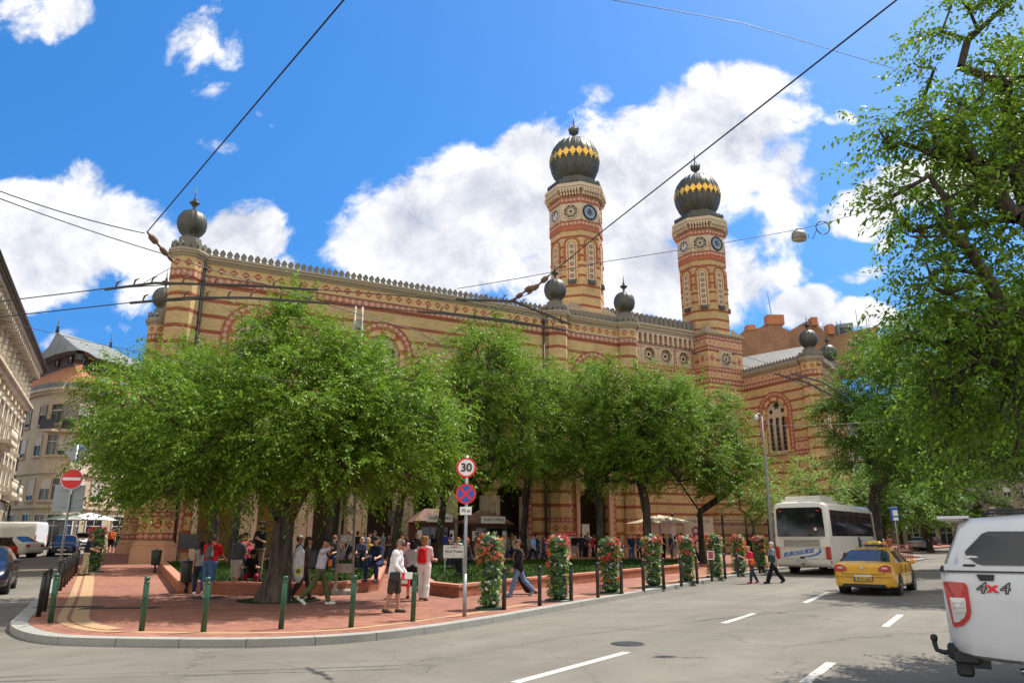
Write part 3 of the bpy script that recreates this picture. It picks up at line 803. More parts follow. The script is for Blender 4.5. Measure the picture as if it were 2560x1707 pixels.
def rosette(parent, O, t, c, z, r, panel=True, hw=1.18, hh=1.06, cut=True):
    w = bpy.data.objects.new('rosette_window', None); C.objects.link(w); w.parent = parent; F = plane_F(O, t)
    b = MB(); ex = (t[0],t[1],0)
    if panel:
        hl = [circ(c, z, r, 28)] + [circ(c+sx*(hw-.24), z+sz*(hh-.24), .09, 10) for sx in (-1,1) for sz in (-1,1)]
        b.plate([(c-hw,z-hh),(c+hw,z-hh),(c+hw,z+hh),(c-hw,z+hh)], hl, F(0,0,.07), ex, (0,0,1), .10)
    b.plate(circ(c, z, r*1.12, 28), [circ(c, z, r*.98, 28)], F(0,0,.17), ex, (0,0,1), .35 if cut else .13)
    b.build('panel', m_stone, w)
    b = MB()          # star tracery: two squares turned against each other, and a ring
    for a0 in (0, 45):
        P = [(c+r*.98*math.cos(R(a0+90*k)), z+r*.98*math.sin(R(a0+90*k))) for k in range(4)]
        P = [(c+r*.98*math.cos(R(a0+135*k)), z+r*.98*math.sin(R(a0+135*k))) for k in range(8)] if a0 == 0 else []
        for k in range(len(P)):
            p, q = P[k], P[(k+1)%8]; A, B = F(p[0],p[1],-.10 if cut else .08), F(q[0],q[1],-.10 if cut else .08); b.tube([A, B], r*.055, 5)
    b.plate(circ(c, z, r*.36, 16), [circ(c, z, r*.24, 16)], F(0,0,-.06 if cut else .10), ex, (0,0,1), .05)
    b.build('star_tracery', m_stone, w)
    b = MB(); b.plate(circ(c, z, r, 24), [], F(0,0,-.25 if cut else .045), ex, (0,0,1), 0); b.build('pane', m_glass, w)
for c in RO: rosette(syn, (0,VL), (1,0), c, 22.56, .82)
b = MB()          # corbel table with small arches under the battlement
nn_ = 19; w_ = 14.4/nn_
b.plate([(43.5,23.98),(57.9,23.98),(57.9,25.2),(43.5,25.2)], [arch_hole(43.5+w_*(k+.5), 24.75, w_*.30, 24.02) for k in range(nn_)], (0,VL-.42,0), (1,0,0), (0,0,1), .42)
for k in range(nn_+1): b.box((43.5+w_*k, VL-.2, 23.9), (.2,.5,.2))
b.build('corbel_arches', m_stone, syn)
b = MB(); slab(b, (43.5,VL), (57.9,VL), 24.0, 25.1, .02, 0, None); b.build('corbel_back', m_redbrick, syn)
b = MB()
for z0, z1, d in ((25.2,25.45,.48),(25.45,25.8,.6),(25.8,26.1,.72)): slab(b, (43.5,VL), (57.9,VL), z0, z1, d, 0, None, .5)
b.build('cornice', m_cor, syn)
b = MB(); merlons(b, (43.6,VL-.45), (57.8,VL-.45), 26.1, .72, MER2, .22); b.build('battlement', m_merl, syn)

# --- towers
def clock(parent, F, t, z, r, blue):
    w = bpy.data.objects.new('clock_face', None); C.objects.link(w); w.parent = parent; ex = (t[0],t[1],0)
    dialm = paint('blue_black_dial', (.05,.075,.12), .35) if blue else paint('white_dial', (.72,.71,.68), .5)
    b = MB(); b.plate(circ(0, z, r, 32), [circ(0, z, r*.90, 32)], F(0,0,.16), ex, (0,0,1), .16); b.plate(circ(0, z, r*1.12, 32), [circ(0, z, r, 32)], F(0,0,.10), ex, (0,0,1), .1); b.build('rim', m_black if blue else m_stone, w)
    b = MB(); b.plate(circ(0, z, r*.92, 32), [], F(0,0,.05), ex, (0,0,1), 0); b.build('dial', dialm, w)
    b = MB()
    for k in range(12):
        a = R(30*k); b.plate(circ(math.sin(a)*r*.70, z+math.cos(a)*r*.70, r*.15, 12), [], F(0,0,.075), ex, (0,0,1), .02)
    b.plate(circ(0, z, r*.48, 24), [circ(0, z, r*.43, 24)], F(0,0,.075), ex, (0,0,1), .02)
    b.build('hour_marks', paint('pale_blue_enamel', (.30,.40,.52), .4) if blue else m_black, w)
    b = MB()
    for ang, L, wd_ in ((-1, .80, .05), (-2, .52, .075)):
        a = R(ang if ang == -1 else -10); d = (math.sin(a), math.cos(a)); nrm = (d[1], -d[0])
        b.plate([(-d[0]*L*.2*r-nrm[0]*wd_, z-d[1]*L*.2*r-nrm[1]*wd_), (-d[0]*L*.2*r+nrm[0]*wd_, z-d[1]*L*.2*r+nrm[1]*wd_), (d[0]*L*r, z+d[1]*L*r)][::1], [], F(0,0,.11), ex, (0,0,1), .02)
    b.build('hands', m_black, w)
def tower(uc, vc=13.4):
    t = bpy.data.objects.new('bell_tower', None); C.objects.link(t); t.parent = syn
    hb = 2.85; sq = [(uc-hb,vc-hb),(uc+hb,vc-hb),(uc+hb,vc+hb),(uc-hb,vc+hb)]
    b = MB(); b.prism(sq, -1.2, 25.0, bottom=False); b.build('tower_base', m_brick, t)
    pth = [sq[3], sq[0], sq[1], sq[2]]
    b = MB()
    for z0, z1 in ((24.8,25.3),(23.4,23.9),(20.9,21.4),(19.4,20.0)): wrap(b, pth, z0, z1, .06, 0, .52, True)
    b.build('octagon_frieze', m_oct, t)
    b = MB(); wrap(b, pth, 23.95, 24.78, .04, 0, .82, True); wrap(b, pth, 20.05, 20.85, .04, 0, .82, True); b.build('lattice_frieze', m_zig, t)
    b = MB()
    for x0, x1 in ((-.98,-.04),(.04,.98)):
        for O, d in (((uc,vc-hb),(1,0)), ((uc-hb,vc),(0,-1))):
            F = plane_F(O, d)
            for sgn in (-1,1):
                c0 = sgn*2.15 if d == (1,0) else sgn*1.45
                pass
    b = MB()
    for O, d, cs in (((uc,vc-hb),(1,0),(-2.2,2.2)), ((uc-hb,vc),(0,-1),(-2.0,0,2.0))):
        F = plane_F(O, d)
        for c0 in cs:
            b.plate([(c0-.62,21.55),(c0+.62,21.55),(c0+.62,23.3),(c0-.62,23.3)], [], F(0,0,.03), (d[0],d[1],0), (0,0,1), .05, 1)
            b.plate([(c0,21.6),(c0+.55,22.42),(c0,23.25),(c0-.55,22.42)], [[(c0,21.85),(c0+.38,22.42),(c0,23.0),(c0-.38,22.42)]], F(0,0,.06), (d[0],d[1],0), (0,0,1), .05, 2)
            b.plate([(c0,22.0),(c0+.28,22.42),(c0,22.85),(c0-.28,22.42)], [], F(0,0,.05), (d[0],d[1],0), (0,0,1), .04, 0)
    b.build('diamond_panels', [m_redbrick, m_vouss, m_pink], t)
    rosette(t, (uc,vc-hb), (1,0), 0, 22.5, .78, True, 1.0, 1.0, cut=False)
    F = plane_F((uc,vc-hb), (1,0)); w = bpy.data.objects.new('round_headed_window', None); C.objects.link(w); w.parent = t
    b = MB(); ring(b, F, 0, 15.0, 1.25, 1.65, .07, 0, 12, .42); b.build('tile_surround', m_oct, w)
    b = MB(); ring(b, F, 0, 15.0, .95, 1.25, .14, 0, 12); b.plate(circ(0,15.0,.95), [circ(0,15.2,.38,14), circ(-.52,14.7,.25,12), circ(.52,14.7,.25,12)], F(0,0,.05), (1,0,0), (0,0,1), .1); b.build('tracery', m_stone, w)
    b = MB(); b.plate(arch_hole(0,15.0,.95,12), [], F(0,0,.015), (1,0,0), (0,0,1), 0); b.build('pane', m_glass, w)
    # cap of the square base: stepped stone corners
    b = MB(); b.prism([(uc+sx*(hb+.14), vc+sy*(hb+.14)) for sx, sy in ((-1,-1),(1,-1),(1,1),(-1,1))], 25.3, 25.45); b.prism([(uc+sx*(hb+.28), vc+sy*(hb+.28)) for sx, sy in ((-1,-1),(1,-1),(1,1),(-1,1))], 25.45, 25.62)
    for i in range(5):
        e = .30*i; z = 25.62+.20*i
        for sx, sy in ((-1,-1),(1,-1),(1,1),(-1,1)):
            c0 = (uc+sx*(hb+.12), vc+sy*(hb+.12)); L = 1.9-.36*i
            tri = [c0, (c0[0]-sx*L, c0[1]), (c0[0], c0[1]-sy*L)]
            tri = [(x-sx*.17*i, y-sy*.17*i) for x, y in tri]
            ar = (tri[1][0]-tri[0][0])*(tri[2][1]-tri[0][1])-(tri[1][1]-tri[0][1])*(tri[2][0]-tri[0][0])
            b.prism(tri if ar > 0 else tri[::-1], z, z+.2)
    b.build('base_cap', m_cor, t)
    o8 = octagon((uc,vc), 2.8)
    b = MB(); b.prism(o8, 25.4, 35.3, bottom=False); b.build('shaft', m_brick_t, t)
    b = MB(); b.prism(octagon((uc,vc),2.82), 35.25, 39.5, bottom=False); b.build('clock_stage', m_stone, t)
    b = MB(); wrap(b, o8, 35.72, 36.28, .10, 0, .52, True); wrap(b, o8, 38.62, 39.2, .10, 0, .52, True); b.build('octagon_frieze', m_oct, t)
    b = MB(); wrap(b, o8, 35.2, 35.7, .12, 0, None, True)
    for z in (36.3, 38.55): wrap(b, o8, z, z+.06, .13, 0, None, True)
    b.build('red_string_course', m_redbrick, t)
    # corbelled head
    b = MB(); o9 = octagon((uc,vc), 2.86)
    for k in range(8):
        p, q = Vector(o9[k]), Vector(o9[(k+1)%8]); d = (q-p).normalized(); L = (q-p).length; n = 7; F = plane_F((p.x,p.y), (d.x,d.y))
        for i in range(n):
            c0 = L*(i+.5)/n; A = F(c0,0,.22); b.box((A[0],A[1],39.62), (.2,.44,.5), 0, math.atan2(d.y,d.x)); A = F(c0,0,.3); b.box((A[0],A[1],39.95), (.2,.62,.45), 0, math.atan2(d.y,d.x))
    for a, z0, z1 in ((3.28,40.1,40.4),(3.38,40.4,40.72),(3.30,40.72,40.85)): b.prism(octagon((uc,vc),a), z0, z1)
    b.build('corbelled_cornice', m_stone, t)
    b = MB(); b.prism(octagon((uc,vc), 2.84), 39.3, 40.2); b.build('corbel_back', m_redbrick, t)
    b = MB(); oA = octagon((uc,vc), 3.12)
    for k in range(8): merlons(b, oA[k], oA[(k+1)%8], 40.85, .43, scale=1.2)
    b.build('battlement', m_copper, t)
    b = MB(); b.prism(octagon((uc,vc), 2.2), 40.8, 42.3); b.build('dome_drum', m_copper, t)
    ON = [(.66,-1.12),(.64,-1.04),(.60,-.98),(.70,-.84),(.86,-.60),(.96,-.34),(1.0,-.02),(.975,.26),(.88,.52),(.71,.76),(.48,.93),(.26,1.03),(.09,1.08)]
    FN = [(.09,1.07),(.06,1.13),(.05,1.2),(.09,1.26),(.19,1.34),(.21,1.42),(.205,1.50),(.17,1.52),(.06,1.56),(.035,1.66),(.028,1.8),(.006,2.35)]
    r = 2.93; c = (uc, vc, 45.05)
    b = MB(); b.lathe([(a*r, z*r) for a, z in ON], c, n=72)
    for k in range(24):
        a = 2*math.pi*k/24; pts = [(uc+(q*r*1.004)*math.cos(a), vc+(q*r*1.004)*math.sin(a), 45.05+z*r) for q, z in ON[3:]]
        b.tube(pts, .045, 4)
    d_ = b.build('dome', m_copper, t, sharp=R(50))
    b = MB(); b.lathe([(a*r, z*r) for a, z in FN], c, n=16)
    for k in range(10):
        a = 2*math.pi*k/10; b.tube([(uc+.6*math.cos(a), vc+.6*math.sin(a), 45.05+1.48*r), (uc+.62*math.cos(a), vc+.62*math.sin(a), 45.05+1.60*r)], .055, 5)
    b.build('finial', m_copper, t)
    # gilded ornaments round the dome: 24 pierced palmettes
    def rad(z):
        for (a0,z0),(a1,z1) in zip(ON, ON[1:]):
            if z0 <= z <= z1: return (a0+(a1-a0)*(z-z0)/(z1-z0))*r
        return r
    b = MB()
    for k in range(24):
        a = 2*math.pi*(k+.5)/24
        for cx2, zz, rr in ((0,-.20,.15),(0,-.02,.22),(0,.20,.17),(0,.36,.10),(-.20,.06,.15),(.20,.06,.15),(-.17,-.14,.11),(.17,-.14,.11),(-.30,.02,.10),(.30,.02,.10),(0,-.40,.08),(-.16,.22,.10),(.16,.22,.10)):
            zz2 = (zz*1.35+.02)/r; rr0 = rad(zz2)*1.012; aa = a + cx2/rr0
            dd = Vector((math.cos(aa), math.sin(aa), .25*zz2*4)).normalized(); ex = Vector((-math.sin(aa), math.cos(aa), 0)); ey = dd.cross(ex)*1
            ctr = Vector((uc+rr0*math.cos(aa), vc+rr0*math.sin(aa), 45.05+zz2*r))
            b.plate(circ(0,0,rr*1.1,9), [], ctr+dd*.05, ex, ey, .08)
    b.build('gilded_ornament', m_gold, t)
    # windows, clocks and rosettes of the visible faces
    for na in (180, 225, 270, 315, 0):
        n = (math.cos(R(na)), math.sin(R(na))); d = (-n[1], n[0]); O = (uc+n[0]*2.8, vc+n[1]*2.8); F = plane_F(O, d); ex = (d[0],d[1],0)
        w = bpy.data.objects.new('lancet_window', None); C.objects.link(w); w.parent = t
        b = MB(); ring(b, F, 0, 33.45, .78, .92, .12, 0, 31.7, n=30); ring(b, F, 0, 33.3, .38, .48, .06, 0, 29.4); 
        for sgn in (-1,1): A = F(sgn*.85,0,.08); b.box((A[0],A[1],31.62),(.3,.24,.2),0,R(na+90))
        b.build('arch_moulding', m_redbrick, w)
        b = MB(); ring(b, F, 0, 33.4, .48, .66, .09, 0, 29.3); b.build('jamb', m_vouss, w)
        hl = [circ(0, 29.78+.70*k, .25, 12) for k in range(6)]
        b = MB(); b.plate(arch_hole(0, 33.4, .37, 29.3), hl, F(0,0,.07), ex, (0,0,1), .06)
        for k in range(6):
            for j in range(3):
                a = R(60*j+15); p, q = F(-.25*math.cos(a), 29.78+.70*k-.25*math.sin(a), .04), F(.25*math.cos(a), 29.78+.70*k+.25*math.sin(a), .04); b.tube([p,q], .035, 4)
        b.build('pierced_panel', m_stone, w)
        b = MB(); b.plate(arch_hole(0, 33.4, .37, 29.3), [], F(0,0,.014), ex, (0,0,1), 0); b.build('pane', m_glass, w)
        b = MB(); A = F(0,0,.12); b.box((A[0],A[1],29.05),(.86,.34,.42),0,R(na+90)); b.build('sill', m_pipe, w)
        if na in (180, 270, 0): clock(t, F, d, 37.46, .86, na == 270)
        else: rosette(t, O, d, 0, 37.46, .80, False, cut=False)
        for sx in (-1,1):
            pass
    b = MB(); o10 = octagon((uc,vc), 2.8)
    for k in range(8):
        x, y = o10[k]; b.tube([(x,y,36.36),(x,y,38.55)], .10, 6)
    b.build('corner_shafts', m_stone, t)
    return t
tower(41.1); tower(60.35)

# --- right block: face on u = 63.05 and its street front
UB = 63.05
b = MB()
b.plate([(-10.6,-1.2),(0.3,-1.2),(0.3,20.4),(-10.6,20.4)], [arch_hole(-6.2, 15.6, 1.42, 11.0)], (UB,0,0), (0,-1,0), (0,0,1), .55)
e_ = (math.cos(R(25)), math.sin(R(25))); Lr = 9.0
b.plate([(0,-1.2),(Lr,-1.2),(Lr,20.4),(0,20.4)], [arch_hole(4.4, 15.6, 1.42, 9.4)], (UB,0,0), (e_[0],e_[1],0), (0,0,1), .55)
b.face([(UB,0,20.42),(UB+Lr*e_[0],Lr*e_[1],20.42),(UB+12,30,20.42),(UB,30,20.42)], 0)
b.build('block_wall', m_brick, syn)
arched_window(syn, (UB,0), (0,-1), -6.2, 15.6, 11.0)
arched_window(syn, (UB,0), e_, 4.4, 15.6, 9.4)
fa = [((UB,10.5),(UB,2.1)), ((UB+1.6*e_[0],1.6*e_[1]),(UB+Lr*e_[0],Lr*e_[1]))]
b = MB()
for p, q in fa: slab(b, p, q, 18.98, 19.52, .05, 0, .5)
for p, q in (((UB,3.7),(UB,1.9)), ((UB,10.5),(UB,8.7))):
    slab(b, p, q, 12.0, 12.45, .06, 0, .45); slab(b, p, q, 10.6, 11.05, .06, 0, .45)
b.build('octagon_frieze', m_oct, syn)
b = MB()
for p, q in fa: slab(b, p, q, 19.58, 20.4, .03, 0, .82)
for p, q in (((UB,3.7),(UB,1.9)), ((UB,10.5),(UB,8.7))): slab(b, p, q, 11.1, 11.95, .04, 0, .8)
b.build('lattice_frieze', m_zig, syn)
b = MB()
for p, q in fa:
    for z0, z1, d in ((20.4,20.5,.10),(20.5,20.62,.18),(20.62,20.8,.30),(20.8,20.95,.38)): slab(b, p, q, z0, z1, d, 0, None, .6)
b.build('cornice', m_cor, syn)
b = MB()
for p, q in fa:
    d = (Vector(q)-Vector(p)).normalized(); n = Vector((d.y,-d.x))*.16; merlons(b, Vector(p)+n, Vector(q)+n, 20.95, .476)
b.build('battlement', m_merl, syn)
b = MB(); zt = 24.6
b.face([(UB+.3,10.3,20.9),(UB+.3,1.5,20.9),(UB+4.5,5,zt-.8)]); b.face([(UB+.3,10.3,20.9),(UB+4.5,5,zt-.8),(UB+4.5,16,zt),(UB+.3,22,20.9)]); b.face([(UB+.3,1.5,20.9),(UB+9,5,20.9),(UB+4.5,5,zt-.8)]); b.face([(UB+9,5,20.9),(UB+9,22,20.9),(UB+4.5,16,zt),(UB+4.5,5,zt-.8)])
b.build('roof', m_lead, syn)
# --- iron fence between the wings
fe = thing('iron_fence', 'black iron fence of upright bars closing the forecourt below the towers', 'fence', P0, R(28.6)); fe.scale = (SYN_S,)*3
for k in range(8):
    x0, x1 = 38.6+3.0*k, 38.6+3.0*(k+1); b = MB(); x = x0+.12
    while x < x1: b.tube([(x,-.2,-.5),(x,-.2,3.3)], .022, 4); b.lathe([(.03,3.3),(.05,3.36),(.0,3.5)], (x,-.2,0), 4); x += .17
    for z in (.35, 1.9, 3.1): b.box(((x0+x1)/2,-.2,z), (x1-x0-.02,.05,.06))
    b.build('bar_panel', m_black, fe)
    b = MB(); b.box((x0,-.2,1.5),(.14,.14,4.4)); b.lathe([(.1,3.7),(.13,3.8),(.0,3.95)], (x0,-.2,0), 8); b.build('post', m_black, fe)
# ------------------------------------------------------------------ trees
def leaf_mat(name, a, b_, transl=.30):
    M = Mat(name); u, v = M.uv()
    c = M.mix(u, a, b_); c = M.rgbmul(c, v.smooth(0, 1, .75, 1.25))
    return M.bsdf(c, .55, spec=.28, transl=transl)
def bark_mat(name, a, b_):
    M = Mat(name); o = M.tc.outputs['Object']; x, y, z = M.ob()
    n = M.noise(6.0, M.vec(x, y, z*.18), 6, .7); k = M.noise(1.0, o, 4)
    c = M.mix(n.smooth(.35,.65), a, b_); c = M.rgbmul(c, k.smooth(.3,.7,.8,1.15))
    return M.bsdf(c, .9, spec=.2, bump=n, bstr=.9, bdist=.06)
m_leaf = leaf_mat('hackberry_leaf', (.074,.157,.012), (.17,.265,.022)); m_leaf2 = leaf_mat('shade_tree_leaf', (.055,.125,.012), (.125,.225,.022)); m_leaf3 = leaf_mat('pale_young_leaf', (.16,.27,.04), (.25,.36,.08))
m_bark = bark_mat('grey_brown_bark', (.045,.036,.028), (.13,.105,.08)); m_bark2 = bark_mat('dark_bark', (.03,.025,.02), (.085,.07,.055))

def leaf_cloud(name, P, D, L, nleaf, size, droop, rg, mat, parent, upj=.45):
    """twigs with alternate leaves. P start points, D directions, L lengths"""
    T = len(P); t = (np.arange(nleaf)+.6)/nleaf
    up = np.array([0,0,1.0])
    pos = P[:,None,:] + D[:,None,:]*(L[:,None]*t[None,:])[:,:,None]
    pos[:,:,2] -= (droop[:,None]*L[:,None]*t[None,:]**2)
    tan = D[:,None,:] + np.zeros((T,nleaf,3)); tan[:,:,2] -= 2*droop[:,None]*t[None,:]
    tan /= np.linalg.norm(tan,axis=2,keepdims=True)
    side = np.cross(tan, up); side /= np.linalg.norm(side,axis=2,keepdims=True)+1e-6
    roll = rg.normal(0,.5,(T,1,1)); upv = np.cross(side,tan); side = side*np.cos(roll)+upv*np.sin(roll)
    sg = np.where(np.arange(nleaf)%2==0,1.0,-1.0)[None,:,None]
    ld = .62*tan + .75*sg*side + rg.normal(0,.28,(T,nleaf,3)); ld[:,:,2] -= .18
    ld /= np.linalg.norm(ld,axis=2,keepdims=True)
    w = np.cross(up + rg.normal(0,upj,(T,nleaf,3)), ld); w /= np.linalg.norm(w,axis=2,keepdims=True)+1e-6
    nrm = np.cross(ld, w)
    sz = size*rg.uniform(.65,1.2,(T,nleaf,1))
    b = pos; m = pos + ld*sz*.45; tip = pos + ld*sz; tip[:,:,2] -= .10*sz[:,:,0]
    V = np.stack([b, m + w*sz*.26 + nrm*sz*.07, tip, m - w*sz*.26 + nrm*sz*.07], axis=2).reshape(-1,3)
    N = T*nleaf
    me = bpy.data.meshes.new(name); me.vertices.add(4*N); me.vertices.foreach_set('co', V.astype(np.float32).ravel())
    me.loops.add(4*N); me.loops.foreach_set('vertex_index', np.arange(4*N, dtype=np.int32))
    me.polygons.add(N); me.polygons.foreach_set('loop_start', np.arange(0,4*N,4,dtype=np.int32))
    me.update(calc_edges=True)
    uv = me.uv_layers.new(name='UVMap'); q = np.repeat(np.stack([np.clip(rg.uniform(0,1,N)*.6+np.repeat(rg.uniform(0,.4,T),nleaf),0,1), rg.uniform(0,1,N)],1),4,axis=0)
    uv.data.foreach_set('uv', q.astype(np.float32).ravel()); me.materials.append(mat)
    o = bpy.data.objects.new(name, me); C.objects.link(o); o.parent = parent
    return o
def tree(name, label, base, trunk, r0, clumps, seed, ntw=12, nleaf=15, leaf=.085, twig=(.5,1.1), mat=None, bark=None, group=None, nlimb=5, outward=.75, dr=(.05,.45), sub=True, loose=.74):
    """trunk: points relative to the base; clumps: (x,y,z, rx,ry,rz, n) relative to the base"""
    rg = np.random.default_rng(seed); mat = mat or m_leaf; bark = bark or m_bark
    t = thing(name, label, 'tree', base, 0, group)
    pts = []; owner = []
    clumps = [(a, b_, c_, d, e, f, max(4, int(n*loose))) for a,b_,c_,d,e,f,n in clumps]
    for (x,y,z,rx,ry,rz,n) in clumps:
        d = rg.normal(size=(n,3)); d /= np.linalg.norm(d,axis=1,keepdims=True)
        rad = rg.uniform(.25,1,(n,1))**.45
        q = np.array([x,y,z]) + d*rad*np.array([rx,ry,rz]) * rg.uniform(.86,1.1,(n,1)); pts.append(q); owner += [(x,y,z)]*n
    pts = np.concatenate(pts); owner = np.array(owner)
    tp = [Vector(p) for p in trunk]
    nodes = []; par = []
    # trunk nodes
    for k, (a, b_) in enumerate(zip(tp, tp[1:])):
        m = max(2, int((b_-a).length/.35))
        for i in range(m):
            nodes.append(a.lerp(b_, i/m)); par.append(len(nodes)-2)
    nodes.append(tp[-1]); par.append(len(nodes)-2); ntr = len(nodes)
    NA = np.array([tuple(p) for p in nodes]); zfork = tp[-1].z*.8 if len(tp) < 4 else tp[-2].z*.9
    # main limbs first: centres of the clumps, then the rest from near to far
    cent = np.array([c[:3] for c in clumps]); top = np.array(tp[-1])
    order = np.argsort(np.linalg.norm(pts-top,axis=1)); targets = [c - np.array([0,0,c[2]*0.08]) for c in cent[np.argsort(np.linalg.norm(cent-top,axis=1))]] + [pts[i] for i in order]
    paths = []; tips = []
    arr = np.zeros((20000,3)); arr[:ntr] = NA; n_ = ntr
    parr = list(par)
    for ti, g in enumerate(targets):
        d = np.linalg.norm(arr[:n_]-g,axis=1) + np.where(arr[:n_,2] < zfork, 50, 0) + np.maximum(0, arr[:n_,2]-g[2])*.8
        j = int(np.argmin(d)); s = arr[j].copy(); L = np.linalg.norm(g-s); m = max(1, int(L/.5)); prev = j; pth = [j]
        bend = rg.normal(0,.06,3)*L
        for i in range(1, m+1):
            f = i/m; p = s + (g-s)*f + bend*math.sin(math.pi*f) + np.array([0,0,.10*L*math.sin(math.pi*f)])
            arr[n_] = p; parr.append(prev); prev = n_; n_ += 1; pth.append(prev)
        paths.append(pth)
        if ti >= len(cent): tips.append(prev)
    cnt = np.zeros(n_); 
    for k in tips: cnt[k] += 1
    for k in range(n_-1, 0, -1): 
        if parr[k] >= 0: cnt[parr[k]] += cnt[k]
    rr = np.minimum(r0, .011*np.maximum(cnt,1)**.56 * (r0/(.011*max(cnt[ntr-1],1)**.56))**.75)
    b = MB()
    base_r = [r0*(1.0 - .25*min(1, k/max(1,ntr-1))) for k in range(ntr)]
    base_r[0] = r0*1.45; 
    if ntr > 2: base_r[1] = r0*1.15
    fl = np.array(base_r)
    # fluted trunk
    Pn = [Vector(arr[k]) for k in range(ntr)]
    Pn[0] = Pn[0] - Vector((0,0,.12))
    nn = 18; rings = []
    for k, p in enumerate(Pn):
        ringv = []
        for j in range(nn):
            a = 2*math.pi*j/nn; fl_ = 1 + .10*math.sin(3*a+.5*k*.3+seed) + .05*math.sin(7*a+seed)
            if k == 0: fl_ *= 1 + .18*math.sin(5*a+seed)
            ringv.append(b.add(p + Vector((math.cos(a), math.sin(a), 0))*base_r[k]*fl_))
        rings.append(ringv)
    for q0, q1 in zip(rings, rings[1:]):
        for j in range(nn): b.facei((q0[j], q0[(j+1)%nn], q1[(j+1)%nn], q1[j]), 0, None, True)
    for pi, pth in enumerate(paths):
        P_ = [Vector(arr[k]) for k in pth]; R_ = [rr[k] for k in pth]
        if len(pth) > 1: R_[0] = min(R_[0], R_[1]*1.25)
        if R_[0] < .006: continue
        b.tube(P_, R_, 5 if R_[0] < .05 else 8, cap=False)
    b.build('trunk', bark, t)
    # twigs
    tipP = arr[np.array(tips)]; ow = owner[order]
    ctr = np.array([np.mean(cent[:,0]), np.mean(cent[:,1]), np.mean(cent[:,2])-.8])
    P = np.repeat(tipP, ntw, axis=0); O_ = np.repeat(ow, ntw, axis=0)
    back = rg.uniform(0,.5,(len(P),1)); 
    D = (P-O_); D /= np.linalg.norm(D,axis=1,keepdims=True)+1e-6
    D = D*outward + rg.normal(0,.44,D.shape); D[:,2] = D[:,2]*.75 + .12
    D /= np.linalg.norm(D,axis=1,keepdims=True)
    P = P - D*back*.3 + rg.normal(0,.16,P.shape)
    L = rg.uniform(twig[0],twig[1],len(P)); dr_ = rg.uniform(dr[0],dr[1],len(P))
    leaf_cloud('crown', P, D, L, nleaf, leaf, dr_, rg, mat, t)
    return t
def rel(base, x, y, Y, rx, ry, rz, n):
    p = AY2(x, y, Y) - base; return (p.x, p.y, p.z, rx, ry, rz, n)

b1 = G2(628, 1381, PV); Y = b1.y
fk = AY2(655, 1190, Y)-b1
tree('shade_tree', 'biggest nearest tree with a thick leaning trunk and broad crown over the corner', b1, [(0,0,0), (.12,0,.9), tuple(fk*.72), (fk.x, 0, fk.z)], .33,
     [rel(b1,715,868,Y+.5,2.0,2.6,1.5,110), rel(b1,685,725,Y+.4,.5,.6,.8,14), rel(b1,665,780,Y+.3,1.2,1.4,.9,40), rel(b1,400,930,Y-.3,1.9,2.4,1.4,80), rel(b1,355,1035,Y+.6,1.5,1.8,1.0,60), rel(b1,890,920,Y,2.1,2.4,1.5,90), rel(b1,950,1000,Y-.8,1.25,1.7,1.0,48),
      rel(b1,560,1000,Y-1.6,2.2,1.9,1.4,95), rel(b1,780,1040,Y-1.4,1.8,1.8,1.0,65), rel(b1,470,880,Y+1,1.6,2.0,1.0,50), rel(b1,800,865,Y+.8,1.2,1.6,.9,38), rel(b1,580,1065,Y+1.5,2.8,2.0,.6,50), rel(b1,285,1085,Y+2.6,.6,.8,.5,16), rel(b1,420,1100,Y-.6,1.6,1.6,.55,45), rel(b1,940,1070,Y-.6,1.3,1.6,.5,30), rel(b1,700,965,Y-2.0,2.5,1.3,1.4,70)], 11, ntw=12, nleaf=18, leaf=.112, twig=(.6,1.35), outward=.85)
